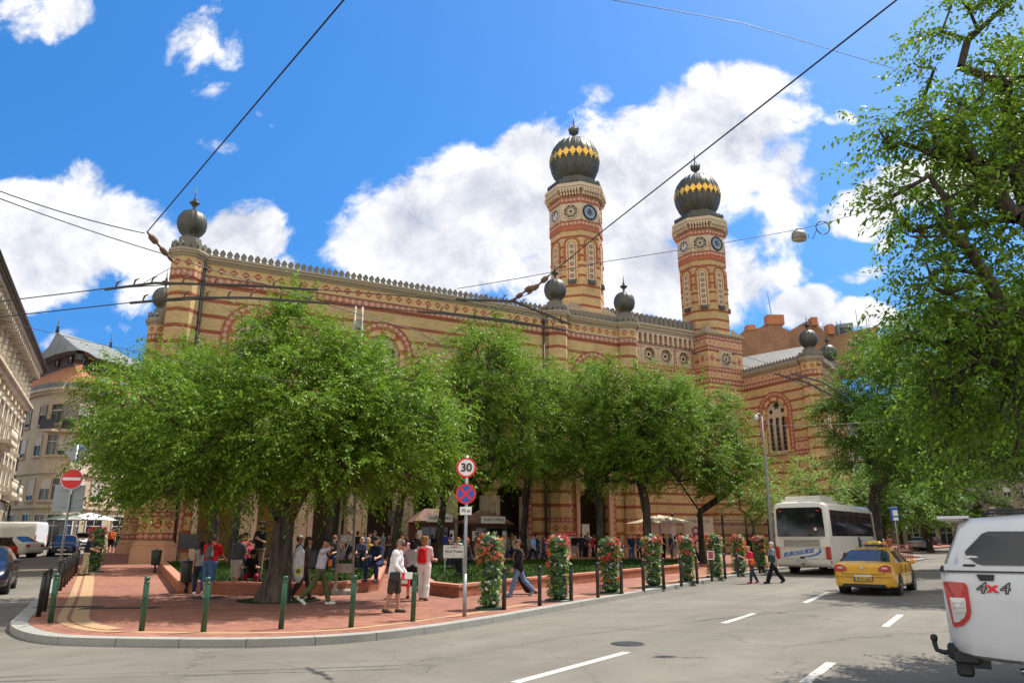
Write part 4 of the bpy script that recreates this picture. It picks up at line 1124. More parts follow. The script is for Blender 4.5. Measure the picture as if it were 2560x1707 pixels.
SPEC = [  # trunk foot (photo px), crown pieces (x, y in 2352 px, rx, rz in m, n), fork height, radius, depth override, label
    ((530,1419), [(330,900,2.4,1.6,60),(420,830,1.6,1.2,30),(280,1010,2.0,1.4,45),(480,1000,2.5,1.7,50)], 3.4, .22, 'street tree half hidden behind the left side of the biggest tree', 21),
    ((577,1424), [(560,960,2.4,2.0,45),(600,1050,2.4,1.2,35)], 3.4, .20, 'slender dark trunked tree directly behind the man in grey shirt', 22),
    ((818,1420), [(850,960,2.6,2.0,45),(780,1050,2.4,1.2,35),(940,1040,2.0,1.4,35)], 3.3, .19, 'tree behind the lattice mast with crown merging into the biggest one', 23),
    ((985,1418), [(1050,930,2.5,2.2,60),(1110,830,1.7,1.6,40),(960,1040,2.0,1.3,35)], 3.4, .21, 'dark trunked tree left of the left ticket kiosk roof', 24),
    ((1094,1413), [(1120,900,2.6,2.3,65),(1120,795,1.8,1.3,36),(1090,1050,2.8,1.4,50),(1200,1000,2.2,1.8,55),(1190,890,2.2,1.7,50)], 3.5, .21, 'tall lawn tree standing between the two ticket office kiosks', 25),
    ((1306,1402), [(1310,960,2.7,2.1,75),(1230,1040,2.2,1.5,45),(1400,1040,2.4,1.5,45),(1300,880,2.0,1.3,42),(1230,930,1.8,1.4,35),(1360,970,2.0,1.5,40)], 3.6, .22, 'lawn tree behind the man with the wheeled suitcase', 26),
    ((1501,1412), [(1420,950,2.6,1.9,70),(1370,890,1.9,1.2,38),(1450,900,1.7,1.2,34),(1340,1060,2.0,1.2,35),(1480,1040,2.0,1.4,40)], 3.3, .24, 'lawn tree with dark trunk behind the third flower column from the left', 27),
    ((1620,1414), [(1500,980,2.4,1.9,65),(1440,1060,1.8,1.2,35),(1560,1050,2.2,1.4,45),(1510,900,1.6,1.1,32)], 3.0, .24, 'forked tree beside the beige market parasol', 28),
    ((1757,1408), [(1610,1000,2.3,1.8,65),(1650,1060,2.1,1.2,45),(1605,920,1.5,1.1,32),(1550,960,1.7,1.4,34),(1560,1090,1.6,.9,25),(1690,1100,1.6,.9,25)], 3.1, .17, 'young straight tree in front of the open till banner', 29),
]
for (px, py), cl, fz, r_, lab, sd_ in SPEC:
    bb = G(px, py, PV); Y = bb.y
    sc = Y/37.0
    pts = [rel(bb, x, y, Y+random.uniform(-.4,.4), rx*sc*1.08, rx*sc*1.0, rz*sc*1.05, int(n*1.25)) for x, y, rx, rz, n in cl]
    ax = sum(p[0]*p[6] for p in pts)/sum(p[6] for p in pts)*.12
    tree('lawn_tree', lab, bb, [(0,0,0), (ax*.2,0,fz*.5), (ax*.6,0,fz)], r_*1.15, pts, sd_, ntw=10, nleaf=15, leaf=.145, twig=(.65,1.5), outward=.85, bark=m_bark2, group='trees on the lawns in front of the building', loose=1.05)
# pale small trees left of and behind the coach
for (px, py), cl, lab, sd_ in [((1890,1412), [(1740,1115,1.5,1.1,30),(1700,1160,1.3,.8,20),(1770,1160,1.3,.8,20)], 'small pale tree by the fence left of the coach', 31), ((2030,1406), [(1870,1090,2.0,1.2,45),(1830,1130,1.6,.9,25),(1920,1120,1.8,1.0,30)], 'small light green tree behind the roof of the coach', 32)]:
    bb = G(px, py, PV); Y = bb.y; sc = Y/42.0
    pts = [rel(bb, x, y, Y, rx*sc, rx*sc, rz*sc, n) for x, y, rx, rz, n in cl]
    tree('small_tree', lab, bb, [(0,0,0), (0,0,1.3), (0.05,0,2.4)], .11, pts, sd_, ntw=9, nleaf=13, leaf=.12, twig=(.5,1.1), mat=m_leaf3)
# trees on the right
q_ = AY(2192, 1400, 47.0); bb = Vector((q_.x, 47.0, zg(q_.x,47.0)+PV)); Y = 42.5
pts = [rel(bb,x,y,Y+dy,rx,ry,rz,n) for x,y,dy,rx,ry,rz,n in [(2030,900,-2,2.9,3.2,2.5,85),(1965,960,-2,1.9,2.6,1.6,55),(2120,860,-2,3.4,3.2,2.9,100),(2060,800,-1,2.3,2.6,1.6,50),(2200,960,-1,3.4,3.4,2.4,90),(1990,1040,-1,2.1,2.4,1.1,45),(2140,1060,0,3.2,3.1,1.2,65),(2300,880,0,3.5,3.4,2.8,80)]]
pts = [(a, b_, c, d, e, f, int(n*1.5)) for a,b_,c,d,e,f,n in pts]
tree('street_tree', 'tall kerbside tree with forked dark trunk beyond the taxi', bb, [(0,0,0),(.1,0,2.0),(.45,0,4.6)], .42, pts, 41, ntw=12, nleaf=14, leaf=.15, twig=(.65,1.5), mat=m_leaf2, bark=m_bark2, group='roadside trees on the right')
bb = G(2312, 1372, PV); Y = bb.y; pass
pts = [rel(bb,x,y,Y+dy,rx,ry,rz,n) for x,y,dy,rx,ry,rz,n in [(2230,980,0,5,4,3.5,80),(2130,1060,0,3.5,3,1.8,45),(2310,1040,0,4,4,2.5,60),(2100,1130,2,2.5,2.5,1.2,35)]]
pts = [(a, b_, c, d, e, f, int(n*1.6)) for a,b_,c,d,e,f,n in pts]
tree('street_tree', 'dark street tree with strongly leaning trunk beyond the parked cars', bb, [(0,0,0),(.4,0,2.5),(2.2,0,5.6)], .5, pts, 42, ntw=12, nleaf=12, leaf=.2, twig=(.9,1.9), mat=m_leaf2, bark=m_bark2, group='roadside trees on the right')
bb = Vector((20.0, 27.0, PV))
pts = [rel(bb,x,y,26+dy,rx,ry,rz,n) for x,y,dy,rx,ry,rz,n in [(2150,800,0,2.0,2.4,1.5,60),(2240,720,0,1.8,2.2,1.3,55),(2260,880,.5,2.3,2.4,1.7,70),(2110,900,-.5,1.5,1.8,1.0,40),(2330,800,.5,2.2,2.4,2.0,70),(2180,1000,0,2.2,2.2,.9,50),(2310,1010,1,2.2,2.2,1.0,50),(2440,850,1,2.6,2.6,2.4,70),(2250,1040,.5,2.4,2.4,.9,60),(2120,960,1,1.8,2,1.0,45)]]
tree('street_tree', 'leafy kerbside tree between the nearest tree and the one beyond the taxi', bb, [(0,0,0),(-.1,0,2.4),(-.6,-.2,4.8)], .36, pts, 44, ntw=12, nleaf=14, leaf=.12, twig=(.5,1.15), mat=m_leaf2, bark=m_bark2, group='roadside trees on the right')
for (x, Y_, lab, hh, sd_) in [(2215,62,'leafy street tree between the coach and the bus stop post',7.5,51),(2330,78,'street tree farther up the right street behind the parked cars',9,52),(2420,84,'farthest street tree above the parking row on the right',10,53),(2260,95,'street tree seen between the two dark trunks on the right',10,54)]:
    q_ = AY(x, 1400, Y_); bb = Vector((q_.x, Y_, zg(q_.x, Y_)+PV)); k_ = hh/9
    tree('far_street_tree', lab, bb, [(0,0,0),(.1,0,1.6),(.1,0,3.2)], .22, [(0,0,hh*.62,3.2*k_,3.2*k_,2.6*k_,70),(1.6*k_,-.5,hh*.5,2.4*k_,2.4*k_,1.7*k_,45),(-1.8*k_,.3,hh*.52,2.4*k_,2.4*k_,1.8*k_,45),(.2,0,hh*.86,1.9*k_,1.9*k_,1.2*k_,30)], sd_, ntw=9, nleaf=12, leaf=.22, twig=(.8,1.7), mat=m_leaf2, bark=m_bark2, group='roadside trees on the right')
bR = Vector((11.6, 12.9, PV)); 
def rr_(x, y, Y, rx, ry, rz, n): return rel(bR, x, y, Y*.76, rx*.76, ry*.76, rz*.76, int(n*.85))
pts = [rr_(2290,100,15,1.3,1.5,1.1,26), rr_(2190,60,15,.7,1.0,.5,9), rr_(2230,300,14.5,.9,1.3,.8,20), rr_(2120,320,14.2,.9,.8,.30,10), rr_(2310,420,15,1.3,1.6,1.3,40), rr_(2180,470,14.6,1.0,1.2,.55,20), rr_(2110,330,14.2,.5,.8,.35,6), rr_(2280,680,15,1.4,1.7,1.3,48), rr_(2170,610,14.8,.8,1.0,.6,14),
       rr_(2160,745,15,1.2,1.2,.45,18), rr_(2300,860,15.5,1.6,1.7,1.1,46), rr_(2200,880,15.4,1.2,1.4,.8,26), rr_(2320,1010,16,1.5,1.7,.8,34), rr_(2180,180,14.5,.9,1.0,.6,14), rr_(2320,250,15.5,1.2,1.7,1.2,34), rr_(2450,500,17,2.2,2.4,3.4,80), rr_(2480,850,17,2.2,2.4,2.2,60), rr_(2440,200,17,2,2.2,2,50), rr_(2060,310,14.3,.5,.5,.18,4), rr_(2080,470,14.4,.6,.6,.25,6)]
tree('roadside_tree', 'nearest right hand tree whose leafy branches hang into the sky above the white pickup', bR, [(0,0,0),(0,0,2.6),(-.3,-.2,4.6),(-.6,-.4,7.0)], .36, pts, 43, ntw=9, nleaf=13, leaf=.105, twig=(.4,.95), mat=m_leaf, bark=m_bark, dr=(.15,.7), loose=.8)
# ------------------------------------------------------------------ beds, bollards, flower columns, signs and other street furniture
m_bedbrick = brick('red_bed_brick', (.40,.15,.085), (.30,.10,.06), red=False)
m_coping = paint('red_brick_coping', (.46,.185,.115), .85, var=.18, scale=5)
def bed(name, label, pts, h=.36, lawn=True):
    """brick-edged lawn: points are photo pixels of the foot of its wall"""
    P = [G(x, y, PV) for x, y in pts]; P = [Vector((p.x, p.y, 0)) for p in P]
    A = sum(P[k].x*P[(k+1)%len(P)].y - P[(k+1)%len(P)].x*P[k].y for k in range(len(P)))
    if A < 0: P = P[::-1]
    n = len(P); t = thing(name, label, 'lawn bed')
    def ins(d):
        out = []
        for k in range(n):
            a, p, c = P[k-1], P[k], P[(k+1)%n]; t0 = (p-a).normalized(); t1 = (c-p).normalized()
            n0, n1 = Vector((-t0.y,t0.x,0)), Vector((-t1.y,t1.x,0)); m = (n0+n1); m = m/max(.35, m.dot(n0)); out.append(p+m*d)
        return out
    I = ins(.24); O2 = ins(-.03); I2 = ins(.27); b = MB(); c = MB()
    def z(p, h_): return (p.x, p.y, zg(p.x,p.y)+PV+h_)
    for k in range(n):
        k2 = (k+1)%n; m = max(1, int((P[k2]-P[k]).length/2.5))
        for i in range(m):
            f0, f1 = i/m, (i+1)/m; L = lambda Q, f: Q[k].lerp(Q[k2], f)
            b.face([z(L(P,f0),-.05), z(L(P,f1),-.05), z(L(P,f1),h-.07), z(L(P,f0),h-.07)]); b.face([z(L(I,f1),-.05), z(L(I,f0),-.05), z(L(I,f0),h-.07), z(L(I,f1),h-.07)])
            c.face([z(L(O2,f0),h-.07), z(L(O2,f1),h-.07), z(L(O2,f1),h), z(L(O2,f0),h)]); c.face([z(L(O2,f0),h), z(L(O2,f1),h), z(L(I2,f1),h), z(L(I2,f0),h)]); c.face([z(L(I2,f1),h-.12), z(L(I2,f0),h-.12), z(L(I2,f0),h), z(L(I2,f1),h)])
            c.face([z(L(O2,f1),h-.07), z(L(O2,f0),h-.07), z(L(P,f0),h-.07), z(L(P,f1),h-.07)])
    b.build('bed_wall', m_bedbrick, t); c.build('coping', m_coping, t)
    o = draped('lawn', [[(p.x,p.y) for p in ins(.2)]], m_grass, PV+h-.1, 2.5, kind='stuff', parent=t)
    # blades
    rg = np.random.default_rng(len(pts)); q = np.array([(p.x,p.y) for p in ins(.25)]); lo, hi = q.min(0), q.max(0); N = 9000
    pts_ = rg.uniform(lo, hi, (N*2,2)); inside = np.zeros(len(pts_), bool)
    for k in range(n):
        a, c2 = q[k], q[(k+1)%n]; cond = ((a[1] > pts_[:,1]) != (c2[1] > pts_[:,1])) & (pts_[:,0] < (c2[0]-a[0])*(pts_[:,1]-a[1])/(c2[1]-a[1]+1e-9)+a[0]); inside ^= cond
    pts_ = pts_[inside]; g = MB()
    for x, y in pts_:
        z0 = zg(x,y)+PV+h-.11; a = rg.uniform(0,6.28); hh = rg.uniform(.05,.14); w_ = .018
        dx_, dy_ = math.cos(a)*w_, math.sin(a)*w_; g.face([(x-dx_,y-dy_,z0),(x+dx_,y+dy_,z0),(x+rg.normal(0,.03),y+rg.normal(0,.03),z0+hh)])
    ob = g.build('grass_blades', m_grass, t); ob['kind'] = 'stuff'
    return t
bed('lawn_bed', 'grass bed with low red brick edge behind the group in the tree shade', [(394,1418),(444,1481),(700,1489),(862,1484),(946,1475),(965,1428),(900,1412)])
bed('lawn_bed', 'grass bed with low red brick edge and street name board, behind the flower columns', [(1020,1440),(1066,1484),(1147,1494),(1290,1475),(1508,1452),(1696,1432),(1748,1420),(1700,1409),(1400,1408),(1080,1412)])
# round grass patch at the foot of the big tree
gp = G2(640, 1378, PV)
o = draped('grass_patch', [[(gp.x+1.15*math.cos(a), gp.y+1.0*math.sin(a)) for a in np.linspace(0,2*math.pi,20,endpoint=False)]], m_grass, PV+.006, 3.0, kind='stuff')

m_green = paint('green_bollard_paint', (.012,.075,.035), .3, 0, .6, var=.25, scale=9); m_blackb = paint('black_bollard_paint', (.016,.015,.015), .32, 0, .55, var=.25, scale=9)
def bollard(mat, label, h=.98, ball=True):
    t = thing('bollard', label, 'bollard')
    b = MB(); b.lathe([(.052,-.05),(.052,h*.84),(.046,h*.85),(.046,h*.86),(.052,h*.865),(.052,h*.895),(.035,h*.91)], n=16); b.build('post', mat, t)
    b = MB()
    if ball: b.lathe([(.03,h*.905),(.045,h*.92),(.054,h*.945),(.05,h*.975),(.03,h*.995),(.004,h)], n=16)
    else: b.lathe([(.05,h*.90),(.05,h*.97),(.04,h*.985),(.004,h*.99)], n=16)
    b.build('cap', mat, t); return t
GB = [(115,1430,'green bollard at the tip of the pavement, in front of two black bollards'), (325,1448,'green bollard standing in the sun between the two dark slabs and the kerb'), (467,1451,'green bollard directly in front of the man in red t-shirt'),
      (645,1444,'green bollard in front of the big leaning tree trunk'), (806,1440,'green bollard right of the walking man in green trousers'), (948,1427,'dark green bollard in front of the woman in white trousers')]
g0 = bollard(m_green, ''); gl = bollard(m_green, '', ball=False)
for k, (x, y, lab) in enumerate(GB):
    o = g0 if k == 0 else (gl if k == 3 else copy_tree(gl if k > 3 else g0))
    p = G2(x, y, PV); o.location = p; tag(o, lab, 'bollard', 'green bollards along the front kerb'); o.rotation_euler = (R(random.uniform(-1.2,1.2)), R(random.uniform(-1,1.5)), random.uniform(0,6))
k0 = bollard(m_blackb, ''); first = True
BBL = [(262,1110),(302,1075),(380,966),(412,934),(438,908),(456,888),(474,866),(490,848),(505,832),(522,812)]
LL = ['foremost black bollard of the left row, nearest the kerb tip', 'second black bollard of the left row counted from the kerb tip', 'black bollard at the foot of the no entry sign post', 'black bollard just behind the no entry sign post', 'fifth black bollard of the left row counted from the kerb tip', 'sixth black bollard of the left row counted from the kerb tip',
      'seventh black bollard of the left row counted from the kerb tip', 'third black bollard from the far end of the left row', 'second black bollard from the far end of the left row', 'farthest black bollard of the left row beside the man in khaki trousers']
BBR = [(1100+717*.2232,1250+1225*.2232),(1100+1117*.2232,1250+1180*.2232),(1100+1470*.2232,1250+1130*.2232),(1100+1770*.2232,1250+1090*.2232),(1554,1484),(1609,1476),(1660,1468),(1703.5,1461.5),(1743.7,1455),(1780,1449),(1813.6,1443.7),(1845.5,1439),(1899.5,1430)]
LR = ['black bollard right beside the nearest flower column', 'black bollard between the man with suitcase and the second flower column', 'black bollard right beside the second flower column', 'black bollard alone between the second and third flower columns', 'black bollard right beside the third flower column', 'black bollard alone between the third and fourth flower columns',
      'black bollard right beside the fourth flower column', 'black bollard left of the fifth flower column', 'black bollard right of the fifth flower column', 'black bollard carrying the small white notice frame', 'black bollard right of the sixth flower column', 'black bollard behind the woman in red t-shirt', 'black bollard at the foot of the last flower column']
pts = [(x*.3635, 1137+y*.3635, l) for (x, y), l in zip(BBL, LL)] + [(x, y, l) for (x, y), l in zip(BBR, LR)]
for k, (x, y, lab) in enumerate(pts):
    o = k0 if k == 0 else copy_tree(k0)
    o.location = G(x, y, PV); tag(o, lab, 'bollard', 'black bollards along the kerb'); o.rotation_euler = (R(random.uniform(-1.2,1.2)), R(random.uniform(-1.2,1.2)), random.uniform(0,6))
m_white = paint('white_enamel', (.82,.81,.78), .4); m_red = paint('red_enamel', (.72,.012,.02), .4); m_blue = paint('blue_enamel', (.015,.09,.42), .4); m_galv = paint('galvanised_steel', (.33,.35,.36), .45, .6, var=.15)
pn = G(1780,1449,PV); t = thing('notice_sign', 'small white framed notice fixed to a black bollard', 'notice', pn)
b = MB(); b.plate([(-.14,.78),(.14,.78),(.14,1.12),(-.14,1.12)], [[(-.11,.81),(.11,.81),(.11,1.09),(-.11,1.09)]], (0,-.07,0), (1,0,0), (0,0,1), .03); b.build('frame', m_white, t)
b = MB(); b.plate([(-.11,.81),(.11,.81),(.11,1.09),(-.11,1.09)], [], (0,-.05,0), (1,0,0), (0,0,1), .0); b.build('sheet', paint('faded_red_print', (.42,.09,.08), .6, var=.5, scale=20), t)

# flower columns
m_fl = leaf_mat('begonia_leaf', (.09,.19,.03), (.18,.30,.06), .3); m_fr = leaf_mat('red_blossom', (.55,.03,.05), (.66,.12,.14), .25); m_fo = leaf_mat('orange_blossom', (.66,.13,.04), (.74,.24,.14), .25); m_fw = leaf_mat('white_blossom', (.70,.66,.55), (.80,.78,.72), .25)
m_pot = paint('dark_green_pot', (.02,.05,.03), .5)
def flower_column(label, seed, h=1.74, r=.245, mixw=1.0, tint=None):
    t = thing('flower_column', label, 'flower column'); rg = np.random.default_rng(seed)
    b = MB(); b.lathe([(.40,-.02),(.40,.03),(.34,.05),(.30,.05)], n=24); b.build('base_plate', m_pot, t)
    b = MB()
    for k in range(5): z = .05+k*h*.19; b.lathe([(.15,z),(.22,z+.06),(.24,z+.24),(.20,z+.30),(.12,z+.36)], n=14)
    b.build('stacked_pots', m_pot, t)
    def pts(n, o=0.0):
        z = rg.uniform(.04, 1.0, n); a = rg.uniform(0, 2*math.pi, n); rr = r*(.70+.24*np.abs(np.sin(z*5*math.pi)) + .22*np.sin(2*a+z*7+seed)+.10*np.sin(5*a-z*13)) * np.where(z>.9, np.sqrt(np.clip(1-(z-.9)/.1,0.03,1))*.9+.1, 1) * rg.uniform(.85,1.08,n) + o
        return np.stack([rr*np.cos(a), rr*np.sin(a), z*h+.05], 1), np.stack([np.cos(a), np.sin(a), rg.normal(.1,.4,n)], 1)
    P, D = pts(420); leaf_cloud('foliage', P, D/np.linalg.norm(D,axis=1,keepdims=True), rg.uniform(.05,.13,len(P)), 5, .075, rg.uniform(0,.6,len(P)), rg, m_fl, t, upj=.8)
    cz_ = rg.uniform(.06, .98, 14); cz_[:3] = (.93,.95,.88); ca_ = rg.uniform(0, 6.28, 14)
    for nm, m, n, bands in (('red_blossoms', m_fr, 60, (.86,.55,.2)), ('orange_blossoms', m_fo, 44, (.7,.38,.1)), ('white_blossoms', m_fw, int(62*mixw), None)):
        P, D = pts(n, .035)
        if bands:
            kk = rg.integers(0, 7, n) + (0 if nm[0] == 'r' else 6); zz_ = (cz_[kk] + rg.normal(0,.035,n)).clip(.05,1.0); aa_ = ca_[kk] + rg.normal(0,.38,n); rr_2 = r*1.10*np.where(zz_>.93, .8, 1.0)
            P = np.stack([rr_2*np.cos(aa_), rr_2*np.sin(aa_), zz_*h+.06], 1); D = np.stack([np.cos(aa_), np.sin(aa_), rg.normal(.1,.3,n)], 1)
        leaf_cloud(nm, P, D/np.linalg.norm(D,axis=1,keepdims=True), rg.uniform(.03,.07,n), 8, .068, rg.uniform(0,.3,n), rg, m, t, upj=1.2)
    return t
FCP = [(1225,1521.5,'nearest flower column, beside the speed limit sign post'), (1397,1501,'second flower column, in front of the guided tours board'), (1527,1482,'third flower column, with a crown of red blossoms'), (1635,1466.5,'fourth flower column, below the beige parasol'), (1720,1454,'fifth flower column, in front of the open till banner'), (1790,1442,'sixth flower column, behind the small white notice frame'), (1850.5,1433,'seventh flower column, left of the woman in red t-shirt'), (1903,1424,'last flower column, in front of the fence beside the coach')]
fa_, fb_, fc_ = flower_column('', 3), flower_column('', 8, mixw=.6), flower_column('', 21, mixw=1.3)
for k, (x, y, lab) in enumerate(FCP):
    o = (fa_, fb_, fc_)[k] if k < 3 else copy_tree((fa_, fb_, fc_)[k%3]); o.location = G(x, y, PV); o.rotation_euler = (0,0,k*1.3); tag(o, lab, 'flower column', 'flower columns along the right kerb'); o.scale = (1+.05*((k*3)%4-1.5), 1+.05*((k*5)%4-1.5), 1.0-.015*((k*2)%5))
o = copy_tree(fb_); o.location = G(232,1429,PV); o.rotation_euler = (0,0,2.2); tag(o, 'flower column by the left street beside the man in khaki trousers', 'flower column', 'flower columns along the right kerb'); o.scale = (1.15,1.15,1.08)

# traffic signs
def disc(b, c, r, y, m=0, n=32, th=.012): b.plate([(c[0]+r*math.cos(2*math.pi*k/n), c[1]+r*math.sin(2*math.pi*k/n)) for k in range(n)], [], (0,y,0), (1,0,0), (0,0,1), th, m, back=True)
sp = G(1161,1540,PV); t = thing('sign_post', 'grey post with thirty limit sign, no stopping sign and small distance plate', 'traffic sign', sp, R(-4))
zz = lambda y2: AY2(1068, y2, sp.y).z - sp.z
b = MB(); b.tube([(0,0,-.05),(0,0,zz(1046))], .038, 12); b.tube([(0,0,0),(0,0,.9)], .044, 12); b.build('pole', m_galv, t)
R0 = .232
c1, c2 = zz(1074), zz(1134)
lim = bpy.data.objects.new('speed_limit_sign', None); C.objects.link(lim); lim.parent = t
b = MB(); disc(b, (0,c1), R0, -.062, 0); disc(b, (0,c1), R0*.995, -.048, 1); b.build('rim', [m_red, m_galv], lim)
b = MB(); disc(b, (0,c1), R0*.80, -.068, 0); b.build('face', m_white, lim)
b = MB(); b.plate([(-.015,0),(.015,0)] , [], (0,0,0),(1,0,0),(0,0,1),0) if 0 else None
text_mesh('numerals', '30', .265, m_black, lim, face_M((0,-.083,c1-.005), (1,0,0), (0,0,1)), .003, bold=.006)
st = bpy.data.objects.new('no_stopping_sign', None); C.objects.link(st); st.parent = t
b = MB(); disc(b, (0,c2), R0, -.062, 0); disc(b, (0,c2), R0*.995, -.048, 1); b.build('rim', [m_red, m_galv], st)
b = MB(); disc(b, (0,c2), R0*.80, -.068, 0); b.build('face', m_blue, st)
b = MB()
for a in (45, -45):
    ca, sa = math.cos(R(a)), math.sin(R(a)); w_ = .026; L = R0*.84; b.plate([(-ca*L+sa*w_, c2-sa*L-ca*w_), (ca*L+sa*w_, c2+sa*L-ca*w_), (ca*L-sa*w_, c2+sa*L+ca*w_), (-ca*L-sa*w_, c2-sa*L+ca*w_)], [], (0,-.0725 if a > 0 else -.0745,0), (1,0,0), (0,0,1), .003)
b.build('cross_bars', m_red, st)
pl = bpy.data.objects.new('distance_plate', None); C.objects.link(pl); pl.parent = t; c3 = zz(1173)
b = MB(); b.box((0,-.055,c3), (.27,.012,.18), bev=.006); b.build('plate', m_white, pl); text_mesh('lettering', '70 m', .10, m_black, pl, face_M((0,-.064,c3), (1,0,0), (0,0,1)), .002, bold=.002)

sp = G(138,1487,PV); t = thing('sign_post', 'leaning grey post with red no entry disc, backs of a diamond and a square sign', 'traffic sign', sp, R(12))
zz = lambda y, x=165: AY(x, y, sp.y).z - sp.z
b = MB(); b.tube([(0,0,-.05),(0,0,zz(1110))], .036, 12); b.build('pole', m_galv, t)
c1 = zz(1197); ne = bpy.data.objects.new('no_entry_sign', None); C.objects.link(ne); ne.parent = t
b = MB(); disc(b, (0,c1), .315, -.06, 0); b.build('rim', m_white, ne); b = MB(); disc(b, (0,c1), .295, -.066, 0); b.build('face', m_red, ne); b = MB(); b.box((0,-.07,c1), (.50,.008,.085)); b.build('bar', m_white, ne)
m_back = paint('grey_sign_back', (.30,.32,.33), .5, .3, var=.08)
c2 = zz(1245); b = MB(); b.box((-.04,.05,c2), (.86,.012,.80), bev=.005); b.box((0,.04,c2+.25),(.7,.03,.04)); b.box((0,.04,c2-.25),(.7,.03,.04)); b.build('square_sign_back', m_back, t)
c3 = zz(1130); b = MB(); r_ = .36; b.plate([(-r_,c3),(0,c3-r_),(r_,c3),(0,c3+r_)], [], (0,.05,0), (1,0,0), (0,0,1), .015, back=True); b.box((0,.04,c3+.12),(.34,.03,.03)); b.build('diamond_sign_back', m_back, t)
b = MB(); b.box((.13,.03,c3+.13), (.1,.012,.05)); b.build('sticker', m_blue, t)

# street name board on the lawn
hp = G(1112,1464,PV); t = thing('street_name_board', 'white street name board on two thin posts on the lawn', 'sign', hp, R(3))
wz = 1.28; b = MB()
for x in (-.02, .62): b.tube([(x,0,-.2),(x,0,wz+.1)], .018, 8)
b.build('posts', m_galv, t)
b = MB(); b.box((.30,-.03,wz-.12), (.76,.02,.44), bev=.008); b.build('plate', m_white, t); b = MB(); b.box((.30,-.03,wz+.115), (.78,.03,.03)); b.build('frame', m_black, t)
text_mesh('lettering', 'Herzl Tivadar', .115, m_black, t, face_M((.30,-.043,wz-.12), (1,0,0), (0,0,1)), .002, bold=.002); text_mesh('small_lettering', 'VII. kerület      Erzsébetváros', .04, m_black, t, face_M((.30,-.043,wz+.02), (1,0,0), (0,0,1))); text_mesh('small_lettering', 'tér', .06, m_black, t, face_M((.30,-.043,wz-.25), (1,0,0), (0,0,1)))
b = MB(); b.plate([(.26,wz+.03),(.30,wz-.01),(.34,wz+.03),(.34,wz+.06),(.26,wz+.06)], [], (0,-.043,0), (1,0,0), (0,0,1), .002); b.box((.22,-.043,wz+.03), (.03,.004,.06)); b.box((.38,-.043,wz+.03), (.03,.004,.06)); b.build('crest', m_red, t)

# bins and the black notice board
def bin_(label, x, y, h=1.02):
    p = G(x, y, PV); t = thing('litter_bin', label, 'litter bin', p)
    b = MB(); b.tube([(0,0,-.05),(0,0,.35)], .04, 10); b.box((0,0,.01),(.2,.2,.03)); b.build('foot', m_blackb, t)
    b = MB(); b.lathe([(.17,.32),(.185,.34),(.215,.9),(.21,.92)], n=24); b.build('drum', paint('dark_green_black_metal', (.018,.028,.022), .4), t)
    b = MB(); b.lathe([(.23,.9),(.235,.93),(.20,.955),(.03,.985),(.03,1.02),(.0,1.03)], n=24); b.build('lid', m_blackb, t)
bin_('litter bin on a post at the far corner of the brick pavement', 386, 1431); bin_('litter bin standing left of the man in red t-shirt', 463, 1482)
p = G(440,1418,PV); t = thing('notice_board', 'black framed notice board on two legs before the corner pier', 'notice board', p, R(4))
b = MB()
for x in (0, .95): b.box((x,0,.85), (.06,.06,1.9))
b.build('legs', m_blackb, t); b = MB(); b.box((.475,0,1.25), (1.0,.06,.72), bev=.01); b.build('panel', m_blackb, t)

# lattice mast
mp = G(858,1484,PV); t = thing('lattice_mast', 'grey steel lattice mast with riveted plates beside the lawn corner', 'mast', mp, R(14))
Hm = AY2(812, 705, mp.y).z - mp.z; hw = .25; m_mast = paint('weathered_grey_mast_paint', (.30,.29,.26), .7, .2, var=.3, scale=5)
b = MB()
for sx in (-1,1):
    for sy in (-1,1): 
        b.tube([(sx*hw,sy*hw,0),(sx*hw*.45,sy*hw*.45,Hm)], .035, 4)
b.build('corner_rails', m_mast, t)
b = MB(); k = 0; z = .75
while z < Hm-.3:
    s = hw*(1-.55*z/Hm)
    for sx, sy, dx_, dy_ in ((0,-1,2*s+.06,.012),(0,1,2*s+.06,.012),(-1,0,.012,2*s+.06),(1,0,.012,2*s+.06)): b.box((sx*s*1.03, sy*s*1.03, z), (dx_, dy_, .26))
    z += .86
b.build('batten_plates', m_mast, t)
b = MB(); b.box((0,0,.06), (.74,.74,.16), bev=.03)
for sx in (-1,1):
    for sy in (-1,1): b.prism([(sx*.05+sx*.2-.05,sy*.25-.05),(sx*.05+sx*.2+.05,sy*.25-.05),(sx*.05+sx*.2+.05,sy*.25+.05),(sx*.05+sx*.2-.05,sy*.25+.05)], .14, .3)
b.build('foot', m_mast, t)
b = MB(); b.box((0,-hw*.99-.02,1.62), (.34,.008,.2)); b.build('old_poster', paint('torn_paper', (.42,.40,.36), .8, var=.4, scale=14), t)
# lamp post
lp = G2(1779, 1300, PV); t = thing('lamp_post', 'pale lamp post with one drooping lamp in front of the tall right window', 'lamp post', lp)
Hl = AY2(1766, 955, lp.y).z - lp.z
b = MB(); b.lathe([(.15,-.1),(.13,.3),(.12,Hl*.42),(.085,Hl*.43),(.075,Hl*.75),(.055,Hl*.76),(.05,Hl)], n=14); b.build('pole', paint('pale_grey_pole', (.26,.255,.24), .6, .2), t)
b = MB(); b.tube([(0,0,Hl-.05),(-.05,0,Hl+.10),(-.22,-.05,Hl+.12),(-.36,-.1,Hl+.02)], .035, 8); b.build('arm', m_galv, t)
b = MB(); b.lathe([(.04,.0),(.11,-.06),(.15,-.2),(.14,-.29),(.07,-.36),(.01,-.38)], (-.36,-.1,Hl+.05), 16); b.build('lamp', paint('milky_lamp_glass', (.50,.49,.46), .4), t)
